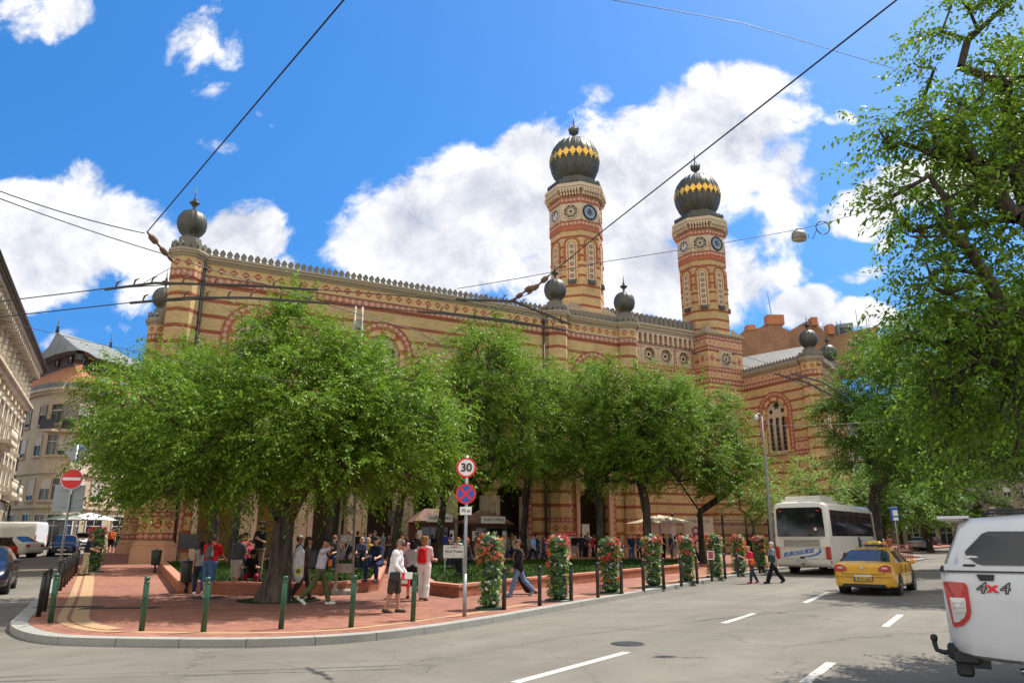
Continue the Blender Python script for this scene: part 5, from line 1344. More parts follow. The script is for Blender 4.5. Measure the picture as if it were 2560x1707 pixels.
# ticket kiosks
m_brown = paint('brown_kiosk_wood', (.10,.042,.028), .6, var=.2); m_roofb = paint('brown_roof_felt', (.15,.075,.055), .8, var=.2)
def kiosk(u, label, dark=False):
    p = SW(u, -1.9, 0); p.z = zg(p.x,p.y)+PV; t = thing('ticket_kiosk', label, 'kiosk', p, R(26))
    w, d, h = 2.5, 1.5, 2.35; b = MB()
    for x0, x1, z0, z1 in ((-w/2,-w/2+.3,0,h),(w/2-.3,w/2,0,h),(-w/2+.3,w/2-.3,0,1.05),(-w/2+.3,w/2-.3,2.05,h)): b.box(((x0+x1)/2,-d/2,(z0+z1)/2), (x1-x0,.08,z1-z0))
    b.box((-w/2,0,h/2),(.08,d,h)); b.box((w/2,0,h/2),(.08,d,h)); b.box((0,d/2,h/2),(w,.08,h)); b.build('cabin', m_brown, t)
    b = MB(); b.box((0,-d/2-.12,1.05),(w-.4,.35,.05)); b.build('counter', m_brown, t)
    b = MB()
    for x in (-.32, .05): b.box((x,-d/2+.05,1.55),(.02,.03,1.0))
    b.face([(-w/2+.3,-d/2+.12,1.05),(w/2-.3,-d/2+.12,1.05),(w/2-.3,-d/2+.12,2.05),(-w/2+.3,-d/2+.12,2.05)]); b.build('window', m_glass, t)
    b = MB(); e = .35; A = [(-w/2-e,-d/2-e,h),(w/2+e,-d/2-e,h),(w/2+e,d/2+e,h),(-w/2-e,d/2+e,h)]; T = [(-.5,0,h+.85),(.5,0,h+.85)]
    b.face([A[0],A[1],T[1],T[0]]); b.face([A[1],A[2],T[1]]); b.face([A[2],A[3],T[0],T[1]]); b.face([A[3],A[0],T[0]]); b.face(A[::-1]); b.box((0,-d/2-e,h),(w+2*e,.05,.14)); b.build('roof', m_roofb, t)
    sg = bpy.data.objects.new('sign_board', None); C.objects.link(sg); sg.parent = t
    b = MB(); b.box((.1,-d/2-e-.05,h+.22),(1.72,.04,.44)); b.build('board', m_white, sg); text_mesh('lettering', 'TICKET OFFICE', .235, m_black, sg, face_M((.1,-d/2-e-.075,h+.22),(1,0,0),(0,0,1)), .003, bold=.003, sx=.93)
    b = MB()
    for x in (-w/2+.18, .4, w/2-.18): b.box((x,-d/2-.06,1.55),(.3 if x != .4 else .28,.02,.62))
    b.build('price_lists', m_white, t)
kiosk(17.6, 'left brown ticket kiosk, unobstructed sign board'); kiosk(21.9, 'right brown ticket kiosk, its sign board partly hidden by the speed sign post')
# boards, banner, parasol, barrier
def banner(name, label, cat, p, w, h, z0, rz, mat, parts):
    t = thing(name, label, cat, p, rz); b = MB(); b.box((0,0,z0+h/2),(w,.04,h)); b.build('sheet', mat, t)
    b = MB(); b.box((-w/2+.04,.05,(z0+h)/2),(.06,.06,z0+h)); b.box((w/2-.04,.05,(z0+h)/2),(.06,.06,z0+h)); b.build('frame', m_galv, t)
    for nm, body, size, mat2, x, z, kw in parts: text_mesh(nm, body, size, mat2, t, face_M((x,-.024,z0+z),(1,0,0),(0,0,1)), .002, **kw)
    return t
m_cream = paint('cream_banner_cloth', (.70,.62,.54), .8); m_purple = paint('purple_print', (.26,.02,.16), .6); m_yel = paint('yellow_print', (.70,.68,.04), .6); m_grey = paint('dark_print', (.06,.06,.07), .6)
p = G(1752,1402,PV); t_ = banner('opening_hours_banner', 'pale banner announcing opening until eight behind a young tree', 'banner', p, 2.3, 2.3, .55, R(20), m_cream, [('lettering','WE ARE OPEN TILL',.26,m_grey,0,2.02,dict(sx=.86)),('numeral','8',1.45,m_purple,-.28,1.12,dict(bold=-.01)),('lettering','PM',.42,m_purple,.62,.52,{})])
p = G(1660,1402,PV); t = banner('exhibition_board', 'white board with purple and yellow triangles under the beige parasol', 'board', p, 2.0, 2.3, .5, R(20), m_white, [])
for x, m, s in ((-.62,m_purple,.28),(-.2,m_purple,.12),(.25,m_yel,.24)):
    b = MB(); b.plate([(x-s,1.75),(x,1.75-s*1.5),(x+s,1.75)], [], (0,-.024,0), (1,0,0), (0,0,1), .003); b.build('printed_triangle', m, t)
p = G(1418,1399,PV); t = banner('tour_board', 'white tour board with red heading FREE GUIDED TOURS', 'board', p, 1.35, 1.3, .3, R(15), m_white, [])
b = MB(); b.box((0,-.01,1.74),(1.37,.05,.30)); b.build('heading', m_red, t); text_mesh('lettering', 'FREE GUIDED TOURS', .15, m_white, t, face_M((0,-.037,1.74),(1,0,0),(0,0,1)), .002, bold=.003, sx=.9)
b = MB()
for r_ in range(6):
    for c_ in range(3): b.box((-.4+.42*c_,-.022,1.42-.16*r_),(.26,.006,.03))
b.build('printed_lines', m_grey, t)
p = G(1466,1400,PV); banner('info_board', 'tall white information board by the gate', 'board', p, .55, 1.5, .9, R(20), m_white, [])
p = SW(16.6,-.35,0); t = thing('wall_plaque', 'dark rectangular plaque on the pier left of the ticket kiosk', 'plaque', p, R(28.6)); b = MB(); b.box((-1.3,0,2.75),(.55,.05,.95),bev=.01); b.build('plate', m_grey, t)
p = G(1654,1404,PV); t = thing('parasol', 'beige market parasol over the sellers beside the forked tree', 'parasol', p, R(12))
b = MB(); b.tube([(0,0,0),(0,0,2.75)], .03, 8); b.lathe([(.3,0),(.3,.06),(.05,.1)], n=12); b.build('pole', paint('brown_wood', (.22,.11,.05), .6), t)
b = MB(); n = 4; hb_ = 1.75
top = b.add((0,0,2.95)); ringv = [b.add((sx*hb_, sy*hb_, 2.42)) for sx, sy in ((-1,-1),(1,-1),(1,1),(-1,1))]; low = [b.add((sx*hb_*1.005, sy*hb_*1.005, 2.28)) for sx, sy in ((-1,-1),(1,-1),(1,1),(-1,1))]; mid = [b.add((sx*hb_*.5, sy*hb_*.5, 2.72)) for sx, sy in ((-1,-1),(1,-1),(1,1),(-1,1))]
for k in range(4): b.facei((mid[k],mid[(k+1)%4],top)); b.facei((ringv[k],ringv[(k+1)%4],mid[(k+1)%4],mid[k]))
b.build('canopy', paint('beige_canvas', (.62,.50,.34), .85), t)
b = MB()
for sx, sy in ((-1,-1),(1,-1),(1,1),(-1,1)): b.tube([(0,0,2.9),(sx*hb_,sy*hb_,2.40)], .014, 5)
b.build('ribs', paint('brown_wood', (.22,.11,.05), .6), t)
def barrier(label, pts):
    P = [G(x,y,PV) for x, y in pts]; t = thing('tape_barrier', label, 'barrier', P[0])
    for p in P:
        q = p-P[0]; b = MB(); b.tube([(q.x,q.y,q.z),(q.x,q.y,q.z+.98)], .025, 8); b.lathe([(.17,0),(.17,.03),(.03,.06)], tuple(q), 12); b.build('post', m_galv, t)
    for a, c in zip(P, P[1:]):
        a, c = a-P[0], c-P[0]; b = MB(); u = (0,0,.07); b.face([(a.x,a.y,a.z+.86),(c.x,c.y,c.z+.86),(c.x,c.y,c.z+.94),(a.x,a.y,a.z+.94)]); b.build('tape', m_blue, t)
barrier('blue tape barrier in front of the right hand pier base', [(1560,1398),(1575,1399),(1594,1399),(1612,1399)])
barrier('blue tape barrier among the queue in front of the left pier', [(1262,1400),(1292,1401),(1320,1402),(1352,1405)])
# ------------------------------------------------------------------ overhead wires
m_wire = paint('black_wire', (.015,.015,.017), .5); m_rail = paint('dark_steel_section', (.05,.045,.04), .5, .5); m_insul = paint('rusty_insulator', (.16,.09,.05), .7); m_lampm = paint('grey_lamp_metal', (.22,.20,.17), .5, .4)
def wpt(q): return AY2(q[0], q[1], q[2])
def wire(label, pts, r=.007, sag=0.0, fittings=(), name='overhead_wire', n=8):
    P = [wpt(q) for q in pts]; out = []
    for a, c in zip(P, P[1:]):
        for i in range(n): f = i/n; p = a.lerp(c, f); p.z -= sag*4*f*(1-f); out.append(p)
    out.append(P[-1]); o0 = out[0].copy()
    t = thing(name, label, 'wire', o0); b = MB(); b.tube([p-o0 for p in out], r, 6); b.build('cable', m_wire, t)
    for q0, q1 in fittings:
        p, q = wpt(q0)-o0, wpt(q1)-o0; d = q-p; b = MB()
        b.tube([p, p+d*.1, p+d*.15, p+d*.3, p+d*.35, p+d*.5, p+d*.55, p+d*.7, p+d*.75, p+d*.9, q], [.012,.02,.05,.05,.018,.018,.045,.045,.02,.03,.012], 8); b.build('insulator', m_insul, t)
    return t
wire('thick span wire from the top left sky to the insulator at the left turret', [(800,-12,5.6),(338,533,10.6)], .0095, fittings=[((338,533,10.6),(398,602,11.6))])
wire('thick span wire from the top right of the sky to the middle turret', [(2075,-12,5.6),(1385,530,11.0),(1262,632,12.6)], .0095, fittings=[((1262,632,12.6),(1212,676,13.2)),((1225,655,13),(1174,693,13.6))])
wire('upper of two wires leading left from the turret insulator', [(-20,432,9.5),(332,536,10.6)], .008, .05)
wire('lower of two wires leading left from the turret insulator', [(-20,449,9.6),(398,590,11.6),(620,655,13),(960,760,15),(1060,815,16)], .008, .03)
wire('upper trolley wire crossing in front of the long wall', [(-20,695,11.6),(240,663,12),(420,652,12.4),(730,665,12.9),(1060,690,13.3),(1310,745,13.6)], .009)
wire('lower trolley wire crossing in front of the long wall', [(-20,730,11.2),(300,695,11.6),(560,683,12.2),(760,697,12.5),(990,718,12.8),(1300,758,13.2)], .009)
def section(label, pts, r=.03):
    P = [wpt(q) for q in pts]; t = thing('trolley_section_bar', label, 'wire bar', P[0])
    b = MB()
    for a, c in zip(P, P[1:]):
        d = (c-a); L = d.length; m = Matrix.Translation((a+c)/2-P[0]) @ d.to_track_quat('X','Z').to_matrix().to_4x4(); k = MB(m); k.box((0,0,0),(L,.028,.038)); 
        for f in k.f: b.facei([i+len(b.v) for i in f])
        b.v += k.v
    b.build('bar', m_rail, t)
    for f in np.linspace(.08,.92,max(2,len(pts)*2)):
        j = min(len(P)-2, int(f*(len(P)-1))); p = P[j].lerp(P[j+1], f*(len(P)-1)-j)-P[0]; b = MB(); b.tube([(p.x-.02,p.y,p.z+.02),(p.x,p.y,p.z+.10),(p.x+.06,p.y,p.z+.13)], [.012,.018,.008], 6); b.build('clamp', m_insul, t)
section('upper left trolley section bar in front of the left turret', [(240,665,11.95),(355,650,12.2),(560,655,12.5),(730,666,12.85)])
section('lower left trolley section bar in front of the left turret', [(298,696,11.55),(430,684,11.9),(570,684,12.2),(757,697,12.45)])
section('middle trolley section bar below the middle turret dome', [(1047,778-90,13.2),(1180,692,13.4),(1310,745,13.6)])
section('lower middle trolley section bar crossing the turret shaft', [(960,716,12.7),(1050,722,12.9),(1180,738,13.05),(1300,759,13.2)])
wire('thin wire slanting below the insulator on the left turret', [(398,602,11.6),(500,700,12.2),(640,770,13)], .005); wire('short stay wire left of the turret above the trolley bar', [(398,612,11.6),(330,650,11.9)], .005)
wire('thin stay wire beside the middle insulator dropping to the trolley bar', [(1212,676,13.2),(1178,690,13.4),(1000,790,14.2),(880,850,15)], .005)
wire('thin wire running over the pale far left roof', [(-20,728,14),(345,812,16),(700,880,18)], .006, .05)
wire('long thin wire in the upper right sky', [(1370,-6,12),(1700,52,13),(2140,184,15)], .007, .0)
wire('wire running up to the hanging street lamp', [(1050,663,14.0),(1390,601,14.6),(1840,526,15.2),(2010,478,15.2),(2140,438,15.2)], .007, .02)
wire('upper trolley wire towards the right hand trees', [(1310,745,13.6),(1560,770,17),(1805,848,20),(2000,960,23)], .007)
wire('lower trolley wire towards the right hand trees', [(1300,759,13.2),(1560,800,17),(1790,862,20),(1960,930,23)], .007)
section('right trolley section bar, upper of two, at the tree edge', [(1818,858,20),(1890,878,21),(1945,912,22)]); section('right trolley section bar, lower of two, below the roof turret', [(1780,858,19.8),(1850,878,20.8),(1905,905,21.8)])
wire('pale thin wire crossing the tall right window', [(1708,966,24),(1900,974,24),(2160,945,24)], .006, .1)
lpos = wpt((1835,540,15.2)); t = thing('hanging_street_lamp', 'grey street lamp hung on a wire with a coil of cable at its right', 'street lamp', lpos)
b = MB(); k = MB(Matrix.Diagonal((1.0,.6,1,1))); k.lathe([(.05,.10),(.12,.09),(.155,.02),(.17,-.08),(.165,-.10),(.15,-.10)], n=20); b.v += k.v
for f in k.f: b.facei(f, 0, None, True)
b.build('housing', m_lampm, t)
b = MB(); k = MB(Matrix.Diagonal((1.0,.6,1,1))); k.lathe([(.16,-.10),(.15,-.135),(.10,-.15),(.01,-.155)], n=20); b.v += k.v
for f in k.f: b.facei(f, 0, None, True)
b.build('diffuser', paint('yellowed_lamp_cover', (.40,.34,.20), .35), t)
b = MB(); b.tube([(-.05,0,.08),(-.05,0,.14),(.1,0,.16)], .012, 6); b.build('hook', m_lampm, t)
b = MB(); c = wpt((1890,523,15.2))-lpos; rr = .15
b.tube([(.15,0,.0),(.22,0,.02),(.2,0,-.05),(.30,0,-.09),(c.x-rr,0,c.z-.06)], .008, 6); b.tube([(c.x+rr*math.cos(a), .01*math.sin(3*a), c.z+rr*math.sin(a)) for a in np.linspace(math.pi, math.pi+4*math.pi, 50)], .011, 6); b.build('cable_coil', m_wire, t)
# ------------------------------------------------------------------ the houses round about
def plaster(name, a, b_, st=.3, s_=.8):
    M = Mat(name); s, z = M.uv(); o = M.tc.outputs['Object']; n = M.noise(s_, o, 7, .65); k = M.noise(1.0, M.vec(s*1.8, z*.25), 5, .7)
    c = M.mix(n.smooth(.3,.7), a, b_); c = M.mix(k.smooth(.55,.8)*st, c, (.20,.17,.13)); return M.bsdf(c, .9, spec=.2, bump=n, bstr=.15, bdist=.03)
m_cream_pl = plaster('cream_plaster', (.59,.49,.37), (.50,.41,.30)); m_orn = plaster('weathered_ornate_stone', (.66,.60,.48), (.48,.42,.32), .5); m_ground_pl = plaster('ochre_shop_plaster', (.52,.46,.33), (.45,.39,.27))
m_fire = brick('rough_firewall_brick', (.33,.175,.10), (.22,.11,.06), red=False); m_tile_o = brick('orange_roof_tile', (.46,.20,.10), (.36,.14,.07), red=False); m_grey_pl = plaster('dim_grey_plaster', (.30,.24,.19), (.22,.17,.13)); m_chim = brick('orange_chimney_brick', (.50,.20,.09), (.42,.15,.07), red=False)
m_slate = plaster('grey_slate_sheet', (.22,.23,.23), (.17,.18,.18)); m_wood = paint('dark_red_wood', (.055,.028,.02), .7, var=.2); m_blind = paint('pale_roller_blind', (.55,.52,.46), .7); m_frame = paint('white_window_frame', (.62,.60,.56), .6)
def window(parent, F, c, z, w, h, m=None, frame=.09, sill=True, blind=0.0, name='window', ped=False):
    t = (F(1,0,0)[0]-F(0,0,0)[0], F(1,0,0)[1]-F(0,0,0)[1], 0)
    wn = bpy.data.objects.new(name, None); C.objects.link(wn); wn.parent = parent
    b = MB(); b.plate([(c-w/2-frame,z-frame),(c+w/2+frame,z-frame),(c+w/2+frame,z+h+frame),(c-w/2-frame,z+h+frame)], [[(c-w/2,z),(c+w/2,z),(c+w/2,z+h),(c-w/2,z+h)]], F(0,0,.10), t, (0,0,1), .10)
    if sill: 
        A = F(c-w/2-.2,0,.0); D = F(c+w/2+.2,0,.0); slab(b, A[:2], D[:2], z-.22, z-frame-.004, .2)
    if ped: A = F(c-w/2-.3,0,0); D = F(c+w/2+.3,0,0); slab(b, A[:2], D[:2], z+h+.18, z+h+.42, .28); slab(b, F(c-w/2-.15,0,0)[:2], F(c+w/2+.15,0,0)[:2], z+h+.12, z+h+.178, .16)
    b.build('frame', m or m_frame, wn)
    b = MB(); b.plate([(c-w/2,z),(c+w/2,z),(c+w/2,z+h),(c-w/2,z+h)], [], F(0,0,.012), t, (0,0,1), 0); b.build('pane', m_glass, wn)
    b = MB(); b.plate([(c-.03,z+.002),(c+.03,z+.002),(c+.03,z+h-.002),(c-.03,z+h-.002)], [], F(0,0,.04), t, (0,0,1), .025); b.plate([(c-w/2+.002,z+h*.66),(c-.032,z+h*.66),(c-.032,z+h*.66+.06),(c-w/2+.002,z+h*.66+.06)], [], F(0,0,.038), t, (0,0,1), .02); b.plate([(c+.032,z+h*.66),(c+w/2-.002,z+h*.66),(c+w/2-.002,z+h*.66+.06),(c+.032,z+h*.66+.06)], [], F(0,0,.038), t, (0,0,1), .02); b.build('glazing_bars', m_frame, wn)
    if blind: b = MB(); b.plate([(c-w/2+.01,z+h*(1-blind)),(c+w/2-.01,z+h*(1-blind)),(c+w/2-.01,z+h-.01),(c-w/2+.01,z+h-.01)], [], F(0,0,.075), t, (0,0,1), .02); b.build('blind', m_blind, wn)
# ornate house on the left: its front runs along the left street, cornice seen from below
A = AY(-60,610,26.5); E_ = AY(108,922,52.0)          # two points of the gutter line
dirv = (Vector((E_.x,E_.y))-Vector((A.x,A.y))).normalized(); top = 15.6
# put both on one height by sliding along their rays
def at_height(px, py, z): r = ray(px,py); t = (z-CAM_H)/r[2]; return Vector((r[0]*t, r[1]*t))
zc = 18.0; a2 = at_height(20.7,697,zc); e2 = at_height(113,921,zc); dv = (e2-a2).normalized(); a2 = a2 - dv*22; Lh = (e2-a2).length
oh = thing('ornate_house', 'pale ornate stucco house with heavy bracketed cornice along the left street', 'building', (0,0,0))
F = plane_F((a2.x,a2.y), (dv.x,dv.y)); ov = 1.1
def Fw(s, z, d): return F(s, z, d-ov)            # wall stands back under the eaves
zb_ = -.5
b = MB(); P = [Fw(0,0,0)[:2], Fw(Lh-.6,0,0)[:2], Fw(Lh-.6,0,-14)[:2], Fw(0,0,-14)[:2]]; b.prism(P, zb_, zc-.8); b.build('wall', m_orn, oh)
b = MB()
for z0, z1, d in ((zc-.9,zc-.7,.35),(zc-.7,zc-.35,1.0),(zc-4.6,zc-4.2,.5),(zc-4.2,zc-4.05,.75),(zc-13.1,zc-12.8,.35),(4.9,5.3,.4)): slab(b, Fw(0,0,0)[:2], Fw(Lh-.55,0,0)[:2], z0, z1, d, 0, None, .3)
b.build('cornices', m_orn, oh)
b = MB(); s = .6
while s < Lh-1: c0 = Fw(s,0,.5); b.box((c0[0],c0[1],zc-1.05),(.28,.85,.5),0,math.atan2(dv.y,dv.x)); s += 1.05
b.build('brackets', m_orn, oh)
b = MB(); slab(b, F(0,0,0)[:2], F(Lh,0,0)[:2], zc-.35, zc+.1, .12, 0, None, .4); b.tube([F(0,zc-.2,.2),F(Lh,zc-.2,.2)], .12, 8); q_ = Fw(Lh-1.2,0,.25); b.tube([(q_[0],q_[1],zc-.8),(q_[0],q_[1],0)], .09, 8); b.build('gutter', m_pipe, oh)
b = MB(); R1_, R2_ = F(0,zc+.1,0), F(Lh,zc+.1,0); R3, R4 = F(Lh,zc+3.2,-6), F(0,zc+3.2,-6); b.face([R1_,R2_,R3,R4]); b.face([R2_,F(Lh,zc+.1,-14),R3]); b.build('roof', m_slate, oh)
ns = int((Lh-2)/2.55)
for k in range(ns):
    s = 2.2+2.55*k
    for z, h_, ped in ((1.6,2.4,False),(5.9,2.5,True),(9.6,2.4,True),(zc-3.5,1.9,False)):
        if s < 14 : continue
        window(oh, Fw, s, z, 1.15, h_, m_orn, .2, True, 0, ped=ped)
    if s >= 14:
        b = MB()
        for dz0, dz1 in ((5.4,12.8),(zc-4.0,zc-1.2)):
            slab(b, Fw(s+.95,0,0)[:2], Fw(s+1.6,0,0)[:2], dz0, dz1, .22); slab(b, Fw(s+.85,0,0)[:2], Fw(s+1.7,0,0)[:2], dz1, dz1+.3, .34); slab(b, Fw(s+.85,0,0)[:2], Fw(s+1.7,0,0)[:2], dz0-.3, dz0, .34)
            for j in range(5): c0 = Fw(s+1.27,0,.28); b.box((c0[0],c0[1],dz0+.6+(dz1-dz0-1)*j/4),(.4,.2,.3),0,math.atan2(dv.y,dv.x)+.3)
        b.build('pilaster', m_orn, oh)
for s0, s1, z in ((Lh-9.5,Lh-5.5,5.6),(Lh-3.6,Lh-1.2,5.4),(Lh-15,Lh-11,9.3)):
    b = MB(); slab(b, Fw(s0,0,0)[:2], Fw(s1,0,0)[:2], z-.3, z, 1.1); slab(b, Fw(s0+.3,0,0)[:2], Fw(s1-.3,0,0)[:2], z-.7, z-.3, .7)
    x = s0+.1
    while x < s1: q_ = Fw(x,0,1.0); b.tube([(q_[0],q_[1],z),(q_[0],q_[1],z+.9)], .05, 6); x += .28
    slab(b, Fw(s0,0,.92)[:2], Fw(s1,0,.92)[:2], z+.9, z+1.05, .16, 0, None, .12); b.build('balcony', m_orn, oh)
# cream house with rounded corner
def AZv(a): return Vector((math.sin(R(a)), math.cos(R(a))))
Yc = 72.0; c0 = AY(166,1100,Yc); cc = Vector((c0.x, c0.y)); ch = thing('corner_house', 'cream house with rounded corner and grey pavilion roof ending the left street', 'building', (0,0,0))
zt = AY(170,972,Yc).z; zg0 = zg(cc.x, cc.y)-.4
d1 = AZv(18); p0 = cc + Vector((1.6,.6)); 
wl = [AY2(x, 1100, Y_) for x, Y_ in [(-40,86),(-5,80.5),(28,77),(60,74.5),(92,73),(124,72.5),(154,73),(180,74.5),(196,76.5)]]
p0 = Vector((wl[-1].x, wl[-1].y)); wl = [Vector((q_.x,q_.y)) for q_ in wl] + [p0 + d1*26]; n_ = len(wl); path = wl[:-1]
poly = [(q_.x,q_.y) for q_ in wl] + [(wl[-1].x-16, wl[-1].y+4), (wl[0].x-10, wl[0].y+22)]
b = MB(); b.prism(poly, zg0, zt); b.build('wall', m_cream_pl, ch)
b = MB(); wrap(b, [(q_.x,q_.y) for q_ in wl], zg0, 4.6, .08); b.build('shop_front', m_ground_pl, ch)
b = MB()
for z0, z1, d in ((zt-.25,zt,.35),(zt,zt+.25,.6),(4.6,4.9,.25),(7.9,8.2,.18),(8.2,9.1,.10)): wrap(b, [(q_.x,q_.y) for q_ in wl], z0, z1, d)
b.build('string_courses', m_cream_pl, ch)
b = MB(); wrap(b, [(q_.x,q_.y) for q_ in wl], zt+.25, zt+.75, .5); b.build('eaves_sheet', m_slate, ch)
# orange mansard, glazed timber storey, grey roof
ins_ = lambda d: [Vector((q_.x,q_.y)) for q_ in offset([Vector((q_.x,q_.y,0)) for q_ in wl], d)]
def tier(b, d0, z0, d1_, z1):
    A0, A1 = ins_(d0), ins_(d1_)
    for k in range(n_-1): b.face([(A0[k].x,A0[k].y,z0),(A0[k+1].x,A0[k+1].y,z0),(A1[k+1].x,A1[k+1].y,z1),(A1[k].x,A1[k].y,z1)])
sc_r = Yc/70.0
b = MB(); tier(b, .2, zt+.7, 1.9, zt+3.0); b.build('tiled_mansard', m_tile_o, ch)
b = MB(); tier(b, 1.9, zt+3.0, 1.85, zt+4.3); b.build('timber_storey', m_wood, ch)
nl_ = Vector((-d1.y, d1.x)); rg0 = p0 + nl_*4.6 - d1*2.0; rg1 = p0 + nl_*4.6 + d1*5; A0 = ins_(.8); A0[-1] = p0 + d1*9 + nl_*.8
def rid(q_): 
    t_ = max(0, min(1, (q_-rg0).dot(rg1-rg0)/(rg1-rg0).length_squared)); return rg0 + (rg1-rg0)*t_
b = MB()
for k in range(n_-1):
    a_, c_ = A0[k], A0[k+1]; m0, m1 = rid(a_), rid(c_); sd0 = (a_-rg0).dot(d1) < 0
    P_ = [(a_.x,a_.y,zt+4.3),(c_.x,c_.y,zt+4.3),(m1.x,m1.y,zt+7.0)] + ([(m0.x,m0.y,zt+7.0)] if (m0-m1).length > .01 else [])
    b.face(P_)
b.face([(A0[-1].x,A0[-1].y,zt+4.3),(A0[-1].x+nl_.x*9,A0[-1].y+nl_.y*9,zt+4.3),(rg1.x,rg1.y,zt+7.0)])
A2 = ins_(1.85)
for k in range(n_-1): b.face([(A2[k].x,A2[k].y,zt+4.28),(A2[k+1].x,A2[k+1].y,zt+4.28),(A0[k+1].x,A0[k+1].y,zt+4.28),(A0[k].x,A0[k].y,zt+4.28)])
b.build('grey_roof', m_slate, ch)
b = MB()
for q_ in (rg0, rg1): b.tube([(q_.x,q_.y,zt+6.9),(q_.x,q_.y,zt+8.6)], .05, 5); b.lathe([(.22,zt+6.9),(.1,zt+7.4),(.18,zt+7.5),(.02,zt+7.8)], (q_.x,q_.y,0), 8)
b.build('roof_spikes', m_pipe, ch); arc_c = rg0
b = MB(); q_ = arc_c + Vector((-4.0,.5)); b.box((q_.x,q_.y,zt+6.2),(1.4,1.0,2.6)); b.build('chimney', m_chim, ch)
Fs = plane_F((p0.x,p0.y),(d1.x,d1.y)); floors = [(1.0,3.0,True),(5.4,2.0,False),(9.7,1.9,False),(12.8,1.9,False),(zt-3.3,1.9,False)]
for k, s in enumerate((1.7,5.0,7.2,10.5,13.8,17.0,20.2)):
    for z, h_, shop in floors:
        if z > 9.5 and z+h_ > zt-.4: continue
        window(ch, (lambda s_, z_, d_: Fs(s_, z_, d_+.08)) if shop else Fs, s, z, 1.9 if shop else (1.5 if k % 3 == 0 else 1.0), h_, m_cream_pl if not shop else m_frame, .1, not shop, 0 if shop else (.0,.75,.4,.9)[(k+int(z))%4], 'shop_window' if shop else 'window')
for k in range(1, n_-2):
    q0_, q1_ = wl[k], wl[k+1]; t_ = (q1_-q0_).normalized(); m_ = (q0_+q1_)/2; Fc = plane_F((m_.x,m_.y),(t_.x,t_.y))
    for z, h_, shop in floors: 
        if z > 9.5 and z+h_ > zt-.4: continue
        window(ch, (lambda s_, z_, d_, Fc=Fc: Fc(s_, z_, d_+.08)) if shop else Fc, 0, z, 1.2, h_, m_cream_pl if not shop else m_frame, .08, not shop, 0 if shop else (.5,0,.8)[(k+int(z))%3], 'shop_window' if shop else 'window')
for k in range(1, n_-2):
    q0_, q1_ = ins_(1.78)[k], ins_(1.78)[k+1]; t_ = (q1_-q0_).normalized(); m_ = (q0_+q1_)/2; window(ch, plane_F((m_.x,m_.y),(t_.x,t_.y)), 0, zt+3.45, .7, .65, m_wood, .06, False)
for s in (2,3.6,5.2,6.8,8.4,10): 
    q_ = p0+d1*s+Vector((-d1.y,d1.x))*1.83; window(ch, plane_F((q_.x,q_.y),(d1.x,d1.y)), 0, zt+3.45, .7, .65, m_wood, .06, False)
for s in (1.5,4,6.5,9,11.5):
    q_ = p0+d1*s; nrm_ = Vector((-d1.y,d1.x)); sk_ = bpy.data.objects.new('skylight', None); C.objects.link(sk_); sk_.parent = ch
    o3 = Vector((q_.x+nrm_.x*.95,q_.y+nrm_.y*.95,zt+1.95)); eyv = Vector((nrm_.x*1.7,nrm_.y*1.7,2.7)).normalized(); exv = Vector((d1.x,d1.y,0)); nv = exv.cross(eyv); b = MB(); b.plate([(-.5,-.6),(.5,-.6),(.5,.6),(-.5,.6)], [[(-.38,-.48),(.38,-.48),(.38,.48),(-.38,.48)]], o3+nv*.12, exv, eyv, .15); b.build('frame', m_frame, sk_); b = MB(); b.plate([(-.38,-.48),(.38,-.48),(.38,.48),(-.38,.48)], [], o3+nv*.08, exv, eyv, 0); b.build('pane', paint('sky_reflecting_glass', (.35,.40,.45), .1, .6), sk_)
b = MB(); pb = [(q_.x,q_.y) for q_ in wl[4:n_-1]]; wrap(b, pb, zt-4.2, zt-4.0, 1.1); wrap(b, pb, zt-4.0, zt-3.1, 1.05, back=-.98) if 0 else None
b.build('balcony_slab', m_cream_pl, ch)
b = MB()
for a_, c_ in zip(pb, pb[1:]): 
    F2 = plane_F(a_, tuple((Vector(c_)-Vector(a_)).normalized())); L2 = (Vector(c_)-Vector(a_)).length; b.plate([(0,zt-3.95),(L2,zt-3.95),(L2,zt-3.0),(0,zt-3.0)], [], F2(0,0,1.0), (F2(1,0,0)[0]-F2(0,0,0)[0],F2(1,0,0)[1]-F2(0,0,0)[1],0), (0,0,1), .04)
b.build('balcony_rail', m_black, ch)
# cafe awnings in front of the corner house
for k, (x, y, lab, col) in enumerate([(178,1330,'dark green cafe parasol at the end of the left street',(.06,.08,.06)),(214,1332,'white cafe parasol at the end of the left street',(.62,.63,.60))]):
    p = G(x,1366,PV); p = Vector((p.x*.97,p.y*.97,zg(p.x*.97,p.y*.97))); t = thing('cafe_parasol', lab, 'parasol', p); b = MB(); b.tube([(0,0,0),(0,0,3.0)], .04, 6); b.build('pole', m_galv, t); b = MB(); tp = b.add((0,0,3.3)); rv = [b.add((sx*2.0,sy*2.0,2.6)) for sx, sy in ((-1,-1),(1,-1),(1,1),(-1,1))]; [b.facei((rv[j],rv[(j+1)%4],tp)) for j in range(4)]; b.build('canopy', paint('awning_%d' % k, col, .8), t)
